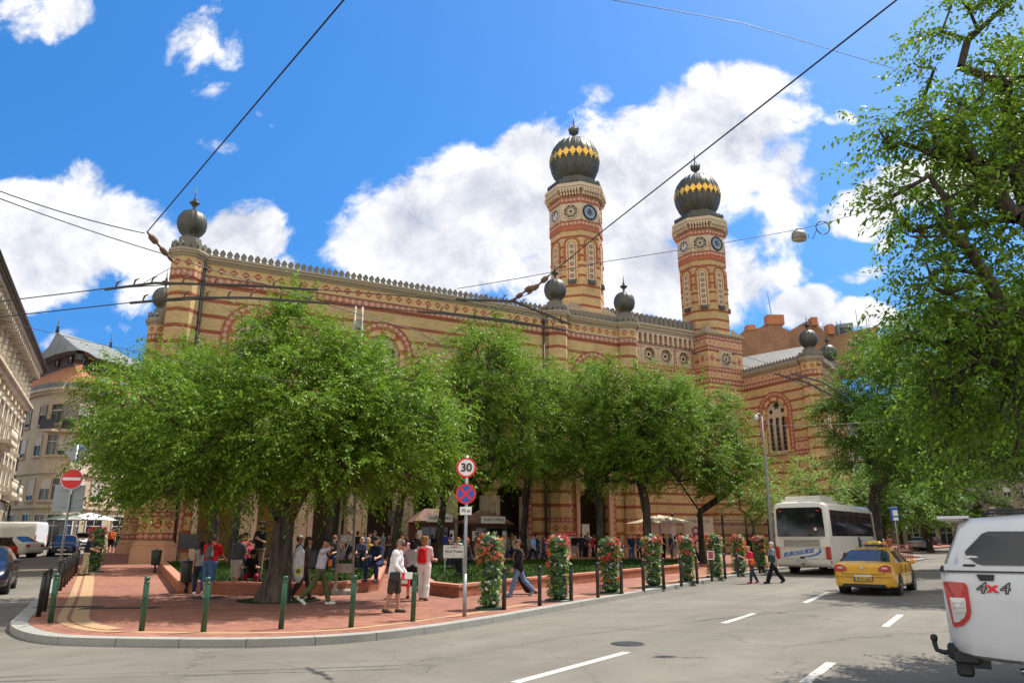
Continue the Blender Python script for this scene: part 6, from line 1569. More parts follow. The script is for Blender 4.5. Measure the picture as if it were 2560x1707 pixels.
# brick firewall house behind the right wing
fw_ = thing('firewall_house', 'bare brick firewall house with orange chimneys rising behind the right wing', 'building', (0,0,0)); Yf = 108.0
def fp(x, y): q_ = AY(1660+x*.2551, 760+y*.2551, Yf); return (q_.x, q_.z)
out1 = [fp(700,620),fp(1225,620),fp(1225,255),fp(1160,232),fp(1160,118),fp(1030,160),fp(1025,212),fp(885,240),fp(885,214),fp(825,222),fp(825,260),fp(735,300),fp(700,330)]
b = MB(); b.plate(out1, [], (0,Yf,0), (1,0,0), (0,0,1), 6.0, back=True); b.build('wall', m_fire, fw_)
b = MB()
for x0, x1, y0, y1 in ((1020,1165,112,205),(822,890,210,262)): q0_, q1_ = fp(x0,y1), fp(x1,y0); b.box(((q0_[0]+q1_[0])/2, Yf+.6, (q0_[1]+q1_[1])/2+.1), (q1_[0]-q0_[0]+.2, 1.5, q1_[1]-q0_[1]))
b.build('chimney', m_chim, fw_)
b = MB(); q0_ = fp(1055,115); b.tube([(q0_[0],Yf,q0_[1]),(q0_[0]-.3,Yf,q0_[1]+3.6)], .05, 5); b.build('aerial', m_pipe, fw_)
fw2 = thing('firewall_house', 'lower brick house with roof terrace and glass dormer behind the right turrets', 'building', (0,0,0)); Yf2 = 118.0
def fq(x, y): q_ = AY(1660+x*.2551, 760+y*.2551, Yf2); return (q_.x, q_.z)
b = MB(); b.plate([fq(1150,640),fq(2100,640),fq(2100,215),fq(1990,235),fq(1650,310),fq(1600,290),fq(1500,215),fq(1430,172),fq(1370,180),fq(1235,260),fq(1150,300)], [], (0,Yf2,0), (1,0,0), (0,0,1), 8.0, back=True); b.build('wall', m_fire, fw2)
b = MB()
for x0,x1,y0,y1 in ((1440,1490,135,215),(1600,1650,205,300)): q0_, q1_ = fq(x0,y1), fq(x1,y0); b.box(((q0_[0]+q1_[0])/2, Yf2+.3, (q0_[1]+q1_[1])/2), (q1_[0]-q0_[0], 1.6, q1_[1]-q0_[1]))
b.build('chimney', m_chim, fw2)
b = MB()
for x, y0, y1, r__ in ((1500,120,210,.25),(1520,165,215,.2),(1570,160,250,.55)): q0_, q1_ = fq(x,y1), fq(x,y0); b.tube([(q0_[0],Yf2+2,q0_[1]-1),(q1_[0],Yf2+2,q1_[1])], r__, 10)
b.build('flues', m_galv, fw2)
b = MB(); D0, D1, D2 = fq(1740,280), fq(1900,245), fq(1810,165); b.plate([D0,D1,(D1[0],D1[1]+1.6),D2,(D0[0],D0[1]+1.8)], [], (0,Yf2+1.5,0), (1,0,0), (0,0,1), 5, back=True); b.build('dormer', m_slate, fw2)
b = MB(); q0_, q1_ = fq(1755,275), fq(1885,235); b.box(((q0_[0]+q1_[0])/2, Yf2+1.45, (q0_[1]+q1_[1])/2+.2), ((q1_[0]-q0_[0])*.8,.1,1.3)); b.build('dormer_window', m_glass, fw2)
b = MB(); s0, s1 = fq(1600,290), fq(1740,262); b.face([(s0[0],Yf2+2,s0[1]),(s1[0]+4,Yf2+2,s1[1]),(fq(1760,150)[0],Yf2+8,fq(1760,150)[1]),(fq(1640,165)[0],Yf2+8,fq(1640,165)[1])]); b.build('pale_roof', m_lead, fw2)
b = MB()
for x, y in ((1655,310),(1700,295),(1740,285),(1900,250),(1990,235)): q0_ = fq(x,y); b.tube([(q0_[0],Yf2-.05,q0_[1]-.2),(q0_[0],Yf2-.05,q0_[1]+(3.4 if x == 1900 else 2.2))], .05, 5)
b.build('terrace_rail', m_pipe, fw2)
# street fronts on the right
sd1 = AZv(39)
def row_house(label, p0_, d_, L, h, mat, nfl, shop, deep=12.0, sgn=1, name='street_house'):
    t = thing(name, label, 'building', (0,0,0)); F = plane_F((p0_.x,p0_.y),(d_.x,d_.y)) if sgn > 0 else plane_F((p0_.x+d_.x*L,p0_.y+d_.y*L),(-d_.x,-d_.y))
    b = MB(); b.prism([F(0,0,0)[:2],F(L,0,0)[:2],F(L,0,-deep)[:2],F(0,0,-deep)[:2]], -.5, h); b.build('wall', mat, t)
    b = MB(); slab(b, F(0,0,0)[:2], F(L,0,0)[:2], h-.1, h+.4, .6, 0, None, .3); slab(b, F(0,0,0)[:2], F(L,0,0)[:2], 4.5, 4.8, .25); b.build('cornice', mat, t)
    b = MB(); b.face([F(-.2,h+.4,.5),F(L+.2,h+.4,.5),F(L+.2,h+3.6,-5),F(-.2,h+3.6,-5)]); b.build('roof', m_slate, t)
    n = int(L/2.9)
    for k in range(n):
        s = L*(k+.5)/n
        window(t, F, s, .9, 1.9, 2.9, m_wood, .12, False, 0, 'shop_window')
        for f in range(nfl): 
            z = 5.6+3.5*f
            if z+2.2 < h: window(t, F, s, z, 1.15, 2.1, mat, .16, True, (0,.4,0,.8)[(k+f)%4], ped=(f == 0))
    return t
pR = Vector((38.0, 47.0)); hs_ = [('dim grey brown street house on the right behind the pickup',18,19,m_grey_pl),('brown plaster street house with shops farther up the right street',22,20,plaster('brown_plaster',(.26,.17,.12),(.20,.12,.08))),('ochre street house beyond the brown one on the right',24,18,m_ground_pl),('grey street house far up the right street',30,21,m_grey_pl)]
s = 0
for lab, L, h_, m in hs_: row_house(lab, pR + sd1*s, sd1, L-.1, h_, m, 4, True, sgn=-1); s += L
pL = SW(72.2,8.0,0); pL = Vector((pL.x,pL.y)); dL = AZv(32); s = 1.0
for lab, L, h_, m in [('shaded cream street house right of the synagogue with rich stucco',20,17,m_cream_pl),('dim street house beyond the cream one on the far pavement',26,19,m_grey_pl),('pale street house closing the far end of the right street',34,18,m_orn)]: row_house(lab, pL + dL*s, dL, L-.1, h_, m, 3, True, sgn=1); s += L
e0_ = pR + sd1*150; row_house('house across the far end of the right street', Vector((105,165)), AZv(100), 40, 20, m_grey_pl, 4, True, sgn=-1) if 0 else None
row_house('tall house closing the view at the very end of the right street', Vector((58,150)), AZv(99), 62, 24, m_grey_pl, 5, True, sgn=1)
# awnings and signs of the shops on the right
for k, (s_, lab, col) in enumerate([(16,'pale shop awning on the right behind the pickup roof',(.62,.58,.52)),(26,'white shop awning farther up the right street',(.6,.6,.58))]):
    q_ = pR+sd1*s_; t = thing('shop_awning', lab, 'awning', (q_.x,q_.y,zg(q_.x,q_.y)), R(90-39)); b = MB(); b.face([(0,0,3.6),(4,0,3.6),(4,1.8,2.8),(0,1.8,2.8)]); b.face([(0,1.8,2.8),(4,1.8,2.8),(4,1.8,2.5),(0,1.8,2.5)]); b.build('canvas', paint('awning_r%d' % k, col, .8), t); b = MB(); b.tube([(0,0,2.6),(0,1.8,2.78)], .03, 5); b.tube([(4,0,2.6),(4,1.8,2.78)], .03, 5); b.build('arms', m_galv, t)
# bus stop post beyond the taxi
p = G(2250,1399,PV); t = thing('bus_stop_post', 'bus stop post with blue and white flag beyond the taxi', 'bus stop', p, R(-10)); zt_ = AY(2258,1268,p.y).z-p.z
b = MB(); b.tube([(0,0,0),(0,0,zt_)], .05, 8); b.build('pole', m_galv, t); b = MB(); b.box((.0,-.06,zt_-.45),(.55,.04,.95),bev=.02); b.build('flag', m_blue, t); b = MB(); b.box((.05,-.09,zt_-.38),(.32,.02,.38)); b.box((.05,-.09,zt_-.78),(.32,.02,.2)); b.build('panel', m_white, t)
p = G(2215,1402,PV); t = thing('railing_fence', 'low dark railing along the pavement beyond the taxi', 'railing', p, AZ(41)); b = MB()
for k in range(16): b.tube([(k*.45,0,0),(k*.45,0,1.0)], .025, 5)
b.tube([(0,0,1.0),(6.75,0,1.0)], .03, 6); b.tube([(0,0,.15),(6.75,0,.15)], .025, 6); b.build('bars', paint('dark_red_rail', (.12,.03,.03), .6), t)
# ------------------------------------------------------------------ vehicles
def carpaint(name, col, rough=.22, metal=0.0):
    if name in _simple: return _simple[name]
    M = Mat(name); n = M.noise(2.5, None, 4); d = M.noise(22, None, 4, .7)
    x, y, z = M.ob(); dirt = z.smooth(.2, .75, .25, 0.0)*d.smooth(.3,.7)
    c = M.mix(dirt, M.rgbmul(col, n.smooth(.3,.7,.95,1.05)), (.16,.14,.115))
    _simple[name] = M.bsdf(c, d.smooth(.3,.8,rough-.03,rough+.08), metal, .5, coat=.55); return _simple[name]
m_tyre = paint('tyre_rubber', (.018,.018,.018), .85, var=.2); m_rim = paint('alloy_rim', (.42,.42,.43), .3, .9); m_trim = paint('black_plastic_trim', (.018,.018,.019), .6)
m_carglass = paint('tinted_car_glass', (.012,.015,.018), .05, 0, .7, var=.2, scale=.5); m_tail = paint('red_lamp_lens', (.42,.012,.012), .15, 0, .6, coat=.5); m_clear = paint('clear_lamp_lens', (.55,.55,.55), .12, .3, .6, coat=.5); m_chrome = paint('chrome', (.6,.6,.6), .12, 1.0)
m_plate = paint('number_plate_white', (.68,.68,.66), .4); m_plate_y = paint('number_plate_yellow', (.72,.46,.06), .4)
def wheel(parent, x, y, r, side, w=.20):
    wh = bpy.data.objects.new('wheel', None); C.objects.link(wh); wh.parent = parent; wh.location = (x, y, r); 
    Mx = Matrix.Rotation(R(90)*(1 if side < 0 else -1), 4, 'X')
    b = MB(Mx); b.lathe([(r*.62,-w/2),(r*.9,-w/2),(r,-w*.36),(r,w*.36),(r*.92,w/2),(r*.66,w/2),(r*.62,w*.42)], n=28); b.build('tyre', m_tyre, wh)
    b = MB(Mx); b.lathe([(r*.64,w*.40),(r*.64,w*.46),(r*.58,w*.46),(r*.55,w*.30)], n=24, cap=False)
    for k in range(5):
        a = 2*math.pi*k/5
        b.plate([(-.05*r*2,.0),(.05*r*2,.0),(.07*r*2,r*.6),(-.07*r*2,r*.6)], [], (0,0,w*.44), (math.cos(a),math.sin(a),0), (-math.sin(a),math.cos(a),0), .03)
    b.lathe([(r*.17,w*.3),(r*.17,w*.47),(.01,w*.49)], n=12); b.build('rim', m_rim, wh)
    b = MB(Mx); b.lathe([(r*.60,w*.2),(.01,w*.2)], n=20, cap=False); b.build('brake', m_trim, wh)
def loft(name, label, cat, st, pm, glass=None, loc=None, rz=0, group=None, wheels=(), wr=.32, wid=1.8, extra=None):
    """st: stations (x, zb, hw, zmid, hwb, zbelt, hwt, ztop, flag) from rear to front; flag describes the span to the next one:
       '' body, 's' side windows, 'r' rear window, 'w' windscreen, combined letters allowed"""
    t = thing(name, label, cat, loc or (0,0,0), rz, group)
    body = MB(); parts = {'rear_window': MB(), 'windscreen': MB(), 'L': MB(), 'R': MB()}
    secs = []
    for (x, zb, hw, zm, hwb, zt, hwt, ztop, fl) in st:
        pts = [(hw*.80, zb), (hw*.97, zb+.05), (hw, zb+.16), (hw, zm), (hwb, zt), (hwt + (hwb-hwt)*.86, zt+(ztop-zt)*.10), (hwt+(hwb-hwt)*.05, zt+(ztop-zt)*.82), (hwt*.80, ztop-.015), (hwt*.45, ztop), (0, ztop+.004)]
        secs.append([(x, y, z) for y, z in pts])
    n = len(secs[0])
    for side in (1, -1):
        idx = [[body.add((p[0], side*p[1], p[2])) for p in s] for s in secs]
        for k in range(len(secs)-1):
            fl = st[k][8]
            for j in range(n-1):
                q = (idx[k][j], idx[k+1][j], idx[k+1][j+1], idx[k][j+1]); q = q if side < 0 else q[::-1]
                tgt = None
                if j == 5 and 's' in fl: tgt = 'L' if side > 0 else 'R'
                if j >= 6 and 'r' in fl: tgt = 'rear_window'
                if j >= 6 and 'w' in fl: tgt = 'windscreen'
                if tgt is None: body.facei(q, 0, None, True)
                else:
                    m = parts[tgt]; ii = [m.add(body.v[i]) for i in q]; m.facei(ii, 0, None, True)
    # ends and floor
    for s, flip in ((secs[0], False), (secs[-1], True)):
        ring_ = [(p[0], -p[1], p[2]) for p in s] + [(p[0], p[1], p[2]) for p in s[::-1][1:]]
        body.face(ring_[::-1] if not flip else ring_, 0)
    for k in range(len(secs)-1):
        a, c = secs[k][0], secs[k+1][0]; body.face([(a[0],-a[1],a[2]),(a[0],a[1],a[2]),(c[0],c[1],c[2]),(c[0],-c[1],c[2])], 1)
    me = body.build('body', [pm, m_trim], t)
    bm = bmesh.new(); bm.from_mesh(me.data); bmesh.ops.remove_doubles(bm, verts=bm.verts, dist=.0005); bm.to_mesh(me.data); bm.free(); me.data.set_sharp_from_angle(angle=R(42))
    # dark inside behind the glass is the glass itself
    for k in ('rear_window', 'windscreen'):
        if parts[k].f: o = parts[k].build(k, glass or m_carglass, t); bm = bmesh.new(); bm.from_mesh(o.data); bmesh.ops.remove_doubles(bm, verts=bm.verts, dist=.0005); bm.to_mesh(o.data); bm.free()
    for k in ('L', 'R'):
        if parts[k].f: o = parts[k].build('side_window', glass or m_carglass, t); bm = bmesh.new(); bm.from_mesh(o.data); bmesh.ops.remove_doubles(bm, verts=bm.verts, dist=.0005); bm.to_mesh(o.data); bm.free()
    hw = wid/2
    for x in wheels:
        for s in (1,-1):
            b = MB(Matrix.Translation((x, s*(hw+.004), wr)) @ Matrix.Rotation(R(90)*(1 if s < 0 else -1), 4, 'X')); b.lathe([(wr*1.16,-.25),(wr*1.16,.0),(.02,.001)], n=28, cap=False, smooth=False); b.build('wheel_arch', m_trim, t)
            wheel(t, x, s*(hw-.085), wr, s)
    return t
def lamp(parent, name, pts, x, mat, dx=.03, nx=-1, bev=.0):
    """a lens on the rear or front end: pts (y, z) in the plane x"""
    b = MB(); b.plate([(-y if nx < 0 else y, z) for y, z in pts], [], (x,0,0), (0,-1,0) if nx < 0 else (0,1,0), (0,0,1), dx); return b.build(name, mat, parent)
def sedan(label, loc, rz, col, L=4.6, W=1.80, H=1.45, group=None, lights=True, front=False, plate='', name='car', cat='car', hatch=False, grille=True):
    k = L/4.84; h = H/1.46; w = W/1.82; z = lambda q: .0 + q*h
    deck = 1.00
    if hatch:
        st = [(-2.42,.34,.76,.60,.80,.86,.72,.90,''),(-2.38,.26,.86,.60,.86,.95,.76,1.0,'r'),(-2.02,.22,.905,.60,.88,.96,.66,1.43,''),(-1.92,.22,.91,.60,.88,.96,.66,1.45,'s'),(-1.0,.20,.91,.60,.885,.95,.67,1.485,''),(-.93,.20,.91,.6,.885,.95,.67,1.49,'s'),(0.1,.20,.91,.6,.885,.94,.66,1.475,''),(.17,.20,.91,.6,.885,.94,.66,1.47,'s'),(.62,.20,.91,.60,.88,.93,.64,1.40,'ws'),(1.42,.20,.90,.60,.86,.92,.78,1.00,''),(1.95,.22,.88,.58,.82,.80,.70,.90,''),(2.28,.24,.82,.55,.76,.66,.62,.78,''),(2.42,.30,.66,.5,.62,.56,.5,.62,'')]
    else:
        st = [(-2.42,.36,.74,.60,.79,.84,.70,.88,''),(-2.39,.27,.84,.62,.85,.93,.74,.985,''),(-2.22,.23,.885,.62,.87,.95,.76,1.03,''),(-1.98,.22,.905,.62,.88,.955,.76,1.05,'r'),(-1.22,.21,.91,.62,.885,.955,.62,1.40,''),(-1.02,.20,.91,.62,.885,.95,.62,1.435,'s'),(-.22,.20,.91,.62,.885,.945,.63,1.465,''),(-.15,.20,.91,.62,.885,.945,.63,1.465,'s'),(.55,.20,.91,.62,.88,.94,.62,1.41,'ws'),(1.40,.20,.90,.60,.86,.93,.76,1.0,''),(1.95,.22,.88,.58,.82,.80,.70,.89,''),(2.28,.24,.82,.55,.76,.66,.62,.77,''),(2.42,.30,.66,.5,.62,.56,.5,.62,'')]
    st = [(a*k, b_*h, c*w, d*h, e*w, f*h, g_*w, i*h, fl) for a, b_, c, d, e, f, g_, i, fl in st]
    t = loft(name, label, cat, st, col, None, loc, rz, group, (-1.42*k, 1.40*k), .325, W)
    xr = -2.425*k; xf = 2.42*k
    if lights:
        for s in (1,-1):
            lamp(t, 'tail_light', [(s*.48*w,.72*h),(s*.78*w,.70*h),(s*.80*w,.86*h),(s*.52*w,.86*h)][::s], xr-.012, m_tail, .05)
            b = MB(); pts = [(2.30*k, .60*w), (2.15*k, .81*w)]; b.plate([(0,0),(.30,0),(.32,.13),(.04,.12)], [], (2.33*k, s*.50*w, .60*h), (-.55, s*.83, 0), (.1,0,.99), .04) if s > 0 else b.plate([(-.30,0),(0,0),(-.04,.12),(-.32,.13)], [], (2.33*k, s*.50*w, .60*h), (.55, .83, 0), (.1,0,.99), .04)
            b.build('headlight', m_clear, t)
    for s in (1,-1):
        b = MB(); b.box((.95*k, s*(W/2+.07), .98*h), (.14,.2,.13), bev=.04); b.build('mirror', m_trim if False else col, t)
        b = MB()
        for x in (-.62*k, .35*k): b.box((x, s*(W/2+.004), .80*h), (.18,.03,.03), bev=.008)
        b.build('door_handle', col, t)
        b = MB()
        for x in (-.98*k, -.1*k, .93*k): b.box((x, s*(W/2-.002), .58*h), (.012,.012,.66*h))
        b.box((0, s*(W/2-.001), .27*h), (2.2*k,.014,.04)); b.build('door_seams', m_trim, t)
    b = MB(); b.box((xr-.005,0,.30*h),(.06,1.1*w,.10),bev=.02); b.build('rear_skirt', m_trim, t)
    if grille:
        b = MB(); b.box((xf-.03,0,.58*h),(.10,.8*w,.13),bev=.02); b.box((xf-.01,0,.36*h),(.10,1.0*w,.14),bev=.02); b.build('grille', m_trim, t)
    b = MB(); b.box((xr-.015,0,.58*h),(.03,.52,.115)) ; b.build('number_plate', m_plate, t); b = MB(); b.box((xf+.03,0,.46*h),(.03,.52,.115)); b.build('number_plate', m_plate, t)
    return t
# yellow taxi
m_taxi = carpaint('taxi_yellow_paint', (.72,.37,.006)); q = G(2163,1489)
az = 35.5; tx = sedan('yellow taxi saloon seen from behind with a checkered roof sign', q + hd(az)*2.44, AZ(az), m_taxi, 4.84, 1.83, 1.47, name='taxi', cat='taxi', lights=False)
for s in (1,-1):
    P = [(s*.47,.755),(s*.70,.74),(s*.845,.745),(s*.85,.90),(s*.72,.965),(s*.60,.935),(s*.49,.87)]
    P = [(y, z) for y, z in P][::s]
    lamp(tx, 'tail_light', P, -2.445, m_tail, .09)
    lamp(tx, 'tail_light_lens', [(s*.56,.83),(s*.74,.83),(s*.74,.875),(s*.60,.885)][::s], -2.45, m_clear, .02)
    b = MB(); b.box((-1.4,0,0),(.01,.01,.01))
b = MB(); b.box((.05,0,1.53),(.24,.64,.07),bev=.02); b.build('roof_sign_base', m_trim, tx)
rs = bpy.data.objects.new('roof_sign', None); C.objects.link(rs); rs.parent = tx
b = MB(); b.box((.05,0,1.60),(.16,.46,.16),bev=.05); b.build('panel', paint('yellow_sign_lens', (.70,.55,.03), .4), rs)
b = MB()
for s in (1,-1):
    for i in range(3):
        for j in range(2):
            if (i+j)%2 == 0: b.box((-.035, s*(.245+.05*i), 1.565+.05*j),(.008,.05,.05))
    
b.build('checks', m_tail, rs)
b = MB(); 
for s in (1,-1): b.box((.05, s*.295, 1.59),(.15,.15,.11),bev=.01)
b.build('end_panels', m_taxi, rs)
text_mesh('lettering', 'TAXI', .12, m_trim, rs, face_M((-.033,0,1.60),(0,-1,0),(0,0,1)), .002)
b = MB(); b.box((-2.452,0,.52),(.03,.56,.135),bev=.005); b.build('plate_frame', m_trim, tx)
b = MB(); b.box((-2.468,-.02,.52),(.012,.48,.11)); b.build('yellow_plate', m_plate_y, tx); b = MB(); b.box((-2.468,.25,.52),(.012,.05,.11)); b.build('plate_stripe', m_blue, tx)
text_mesh('lettering', 'EDA-265', .115, m_trim, tx, face_M((-2.476,-.03,.518),(0,-1,0),(0,0,1)), .002, bold=.002)
em = bpy.data.objects.new('emblem', None); C.objects.link(em); em.parent = tx
b = MB(); Oe = (-2.437,0,.86); b.plate(circ(0,0,.048), [], (-2.452,0,.86), (0,-1,0), (0,0,1), .03); b.build('ring', m_chrome, em)
b = MB()
for a0 in (0,180): b.plate([(0,0)]+[(.036*math.cos(R(a0+10*i)), .036*math.sin(R(a0+10*i))) for i in range(10)], [], (-2.456,0,.86), (0,-1,0), (0,0,1), .003)
b.build('blue_quarters', m_blue, em)
b = MB()
for a0 in (90,270): b.plate([(0,0)]+[(.036*math.cos(R(a0+10*i)), .036*math.sin(R(a0+10*i))) for i in range(10)], [], (-2.456,0,.86), (0,-1,0), (0,0,1), .003)
b.build('white_quarters', m_white, em)
b = MB(); b.tube([(-2.38,.55,.29),(-2.46,.55,.28)], .045, 10); b.tube([(-2.46,.55,.28),(-2.47,.55,.28)], .036, 10); b.build('exhaust', m_trim, tx)
b = MB()      # bootlid outline and bumper crease
for y0, y1, z0, z1 in ((-.62,.62,.665,.672),(-.86,.86,.575,.582)): b.box((-2.43,(y0+y1)/2,(z0+z1)/2),(.03,y1-y0,z1-z0))
for s in (1,-1): b.box((-2.43, s*.62,.71),(.03,.008,.09)); b.box((-2.43, s*.33,.80),(.01,.004,.01))
b.build('panel_gaps', paint('dark_panel_gap', (.10,.05,.005), .7), tx)
b = MB(); b.tube([(-1.1,0,1.44),(-1.25,0,1.53)], .008, 6); b.build('aerial', m_trim, tx)

# white coach
m_coach = carpaint('coach_white_paint', (.66,.63,.56)); q = G(2011,1437); az = 39.0
W, L, H = 2.62, 9.0, 3.42; hw = W/2
bus = thing('coach', 'white tourist coach with dark rear window and blue lettering, seen from behind', 'coach', q + hd(az)*.05, AZ(az))
def rsec(x, hw, z0, z1, hwt, r=.22): return [(x,-hw*.97,z0),(x,-hw,z0+.12),(x,-hw,1.55),(x,-hwt-.03,z1-r),(x,-hwt+.10,z1-.06),(x,-hwt*.6,z1),(x,hwt*.6,z1),(x,hwt-.10,z1-.06),(x,hwt+.03,z1-r),(x,hw,1.55),(x,hw,z0+.12),(x,hw*.97,z0)]
S = [rsec(0,hw*.90,.52,H-.22,hw*.84), rsec(.06,hw*.97,.42,H-.06,hw*.92), rsec(.2,hw,.36,H,hw*.95), rsec(L-1.2,hw,.36,H,hw*.95), rsec(L-.5,hw*.98,.36,H-.12,hw*.92), rsec(L-.1,hw*.92,.38,H-.7,hw*.88), rsec(L,hw*.86,.45,H-1.2,hw*.82)]
b = MB(); I = [[b.add(p) for p in s] for s in S]
for k in range(len(S)-1):
    for j in range(11): b.facei((I[k][j+1], I[k+1][j+1], I[k+1][j], I[k][j])[::-1], 0, None, True)
    b.facei((I[k][0], I[k+1][0], I[k+1][11], I[k][11])[::-1], 0)
b.facei(I[0]); b.facei(I[-1][::-1]); o = b.build('body', m_coach, bus); o.data.set_sharp_from_angle(angle=R(38))
b = MB(); b.prism([(.45,-.95),(3.4,-.9),(3.4,.9),(.45,.95)], H-.02, H+.12); b.prism([(.75,-.85),(2.9,-.8),(2.9,.8),(.75,.85)], H+.12, H+.30); b.build('roof_unit', m_coach, bus)
gy = hw*.86; xg = -.03
b = MB(); b.plate([(-gy,1.78),(gy,1.78),(gy*1.0,2.2),(gy*.97,3.06),(gy*.86,3.14),(-gy*.86,3.14),(-gy*.97,3.06),(-gy*1.0,2.2)], [], (xg,0,0), (0,-1,0), (0,0,1), .08); b.build('rear_window', m_carglass, bus)
for s in (1,-1):
    b = MB(); b.box((xg-.005, s*gy*.80, 2.98),(.012,.14,.06)); b.build('high_tail_light', m_tail, bus)
    b = MB(); b.plate([(s*hw*.80,.72),(s*hw*.93,.72),(s*hw*.90,1.32),(s*hw*.80,1.28)][::-s], [], (-.02,0,0), (0,-1,0), (0,0,1), .14) if 0 else b.box((.06,s*hw*.905,1.02),(.18,.22,.60),bev=.04); b.build('tail_light', m_tail, bus)
    b = MB(); b.box((.1,s*hw*.97,.62),(.1,.06,.14)); b.build('side_marker', m_tail, bus)
b = MB()
for k in range(6): b.box((-.01,0,1.34+.055*k),(.03,1.72,.022))
b.build('louvres', paint('louvre_shadow_grey', (.16,.155,.14), .6), bus)
b = MB()
for z_ in (1.26,1.70,.74): b.box((.0,0,z_),(.03,2.1,.008))
for s in (1,-1): b.box((.0,s*1.05,1.0),(.03,.008,.55))
b.build('panel_gaps', paint('grey_panel_gap', (.22,.21,.19), .7), bus)
m_coblue = paint('coach_blue_lettering', (.01,.10,.46), .4)
text_mesh('lettering', 'EUROGUIDE', .26, m_coblue, bus, face_M((-.012,.20,1.02),(0,-math.cos(R(9)),math.sin(R(9))),(0,math.sin(R(9))*.2,math.cos(R(9)))), .004, shear=.25, bold=.008)
b = MB()
arc = [(.15,.84),(-.25,.88),(-.6,.97),(-.80,1.10),(-.80,1.20),(-.68,1.27),(-.86,1.20),(-.90,1.08),(-.68,.92),(-.25,.83)]
b.plate([(-y,z_) for y,z_ in arc], [], (-.016,0,0), (0,-1,0), (0,0,1), .003); b.build('swoosh', m_coblue, bus)
b = MB()
for k in range(9):
    a = R(40*k); b.plate(circ(-.02+.24*math.cos(a)*1.2, 1.02+.27*math.sin(a), .016, 5), [], (-.014,0,0), (0,-1,0), (0,0,1), .002)
b.build('star_ring', m_coblue, bus)
b = MB(); b.box((-.02,.0,.66),(.03,.54,.13),bev=.006); b.build('number_plate', m_plate, bus); b = MB(); b.box((-.036,.245,.66),(.006,.05,.12)); b.build('plate_stripe', m_blue, bus); text_mesh('plate_lettering', 'PDS-253', .11, m_trim, bus, face_M((-.04,-.02,.66),(0,-1,0),(0,0,1)), .002)
b = MB(); b.box((-.02,.02,.80),(.06,.2,.08)); b.box((-.02,.0,.50),(.05,.12,.05)); b.build('latch', m_trim, bus)
b = MB(); b.plate(circ(.72*1.0,2.12,.085,20), [circ(.72,2.12,.062,20)], (xg-.006,0,0), (0,-1,0), (0,0,1), .004); b.build('limit_sticker', m_red, bus); b = MB(); b.plate(circ(.72,2.12,.062,20), [], (xg-.004,0,0), (0,-1,0), (0,0,1), .003); b.build('sticker_face', m_white, bus)
for s in (1,-1):
    b = MB(); y = s*(hw-.035)
    P = [(.5,1.78),(L-1.1,1.78),(L-.75,2.3),(L-1.0,3.0),(.38,3.05)]
    b.plate(P if s < 0 else [(-x,z_) for x,z_ in P][::-1], [], (0,s*(hw+.006),0), (1,0,0) if s < 0 else (-1,0,0), (0,-s*.0,1), .05) if 0 else None
    n_ = Vector((0, 1 if s>0 else -1, 0))
    xs = [.5,1.85,3.2,4.55,5.9,L-1.1]
    for x0, x1 in zip(xs, xs[1:]):
        w_ = MB(); q0 = [(x0+.02, s*(hw+.008),1.80),(x1-.02, s*(hw+.008),1.80),(x1-.02, s*(hw*.955+.035),3.02),(x0+.02, s*(hw*.955+.035),3.02)]
        w_.face(q0 if s < 0 else q0[::-1]); w_.build('side_window', m_carglass, bus)
    b = MB(); q0 = [(L-1.05, s*(hw+.004),1.62),(L-.25, s*(hw*.945+.004),1.62),(L-.5, s*(hw*.93+.02),2.7),(L-1.05, s*(hw*.95+.03),3.0)]; b.face(q0 if s < 0 else q0[::-1]); b.build('cab_window', m_carglass, bus)
    for x in (2.2, L-2.2): 
        b = MB(Matrix.Translation((x, s*(hw+.004), .48)) @ Matrix.Rotation(R(90)*(1 if s < 0 else -1), 4, 'X')); b.lathe([(.56,-.2),(.56,0),(.02,.001)], n=28, cap=False, smooth=False); b.build('wheel_arch', m_trim, bus); wheel(bus, x, s*(hw-.14), .48, s, .3)
    b = MB(); b.box((L-.1, s*(hw+.16), 2.45),(.16,.2,.5),bev=.05); b.tube([(L-.35,s*(hw-.1),2.95),(L-.1,s*(hw+.14),2.95),(L-.08,s*(hw+.16),2.6)], .03, 6); b.build('mirror', m_trim, bus)
b = MB(); b.plate([(-.7,1.7),(.7,1.7)] and [(-hw*.8,1.2),(hw*.8,1.2),(hw*.8,2.4),(-hw*.8,2.4)], [], (L+.005,0,0), (0,1,0), (0,0,1), .02); b.build('windscreen', m_carglass, bus)
b = MB(); b.box((5.0,-hw-.008,1.1),(.34,.02,1.3)); b.build('side_door', m_trim, bus)
b = MB()
for (x,z_,r0,r1,a0,a1) in ((5.9,.6,.9,.80,20,160),(6.6,.8,.75,.66,20,120)):
    P = [(x+r1*math.cos(R(a0+(a1-a0)*i/12)), z_+r1*math.sin(R(a0+(a1-a0)*i/12))) for i in range(13)] + [(x+r0*math.cos(R(a1-(a1-a0)*i/12)), z_+r0*math.sin(R(a1-(a1-a0)*i/12))) for i in range(13)]
    b.plate(P[::-1], [], (0,-hw-.006,0), (1,0,0), (0,0,1), .004)
b.plate(circ(4.0,.62,.52,20), [], (0,-hw-.006,0), (1,0,0), (0,0,1), .004); b.build('side_graphics', m_coblue, bus)
text_mesh('side_lettering', 'EU', .42, m_coblue, bus, face_M((5.45,-hw-.012,1.45),(1,0,0),(0,0,1)), .003)

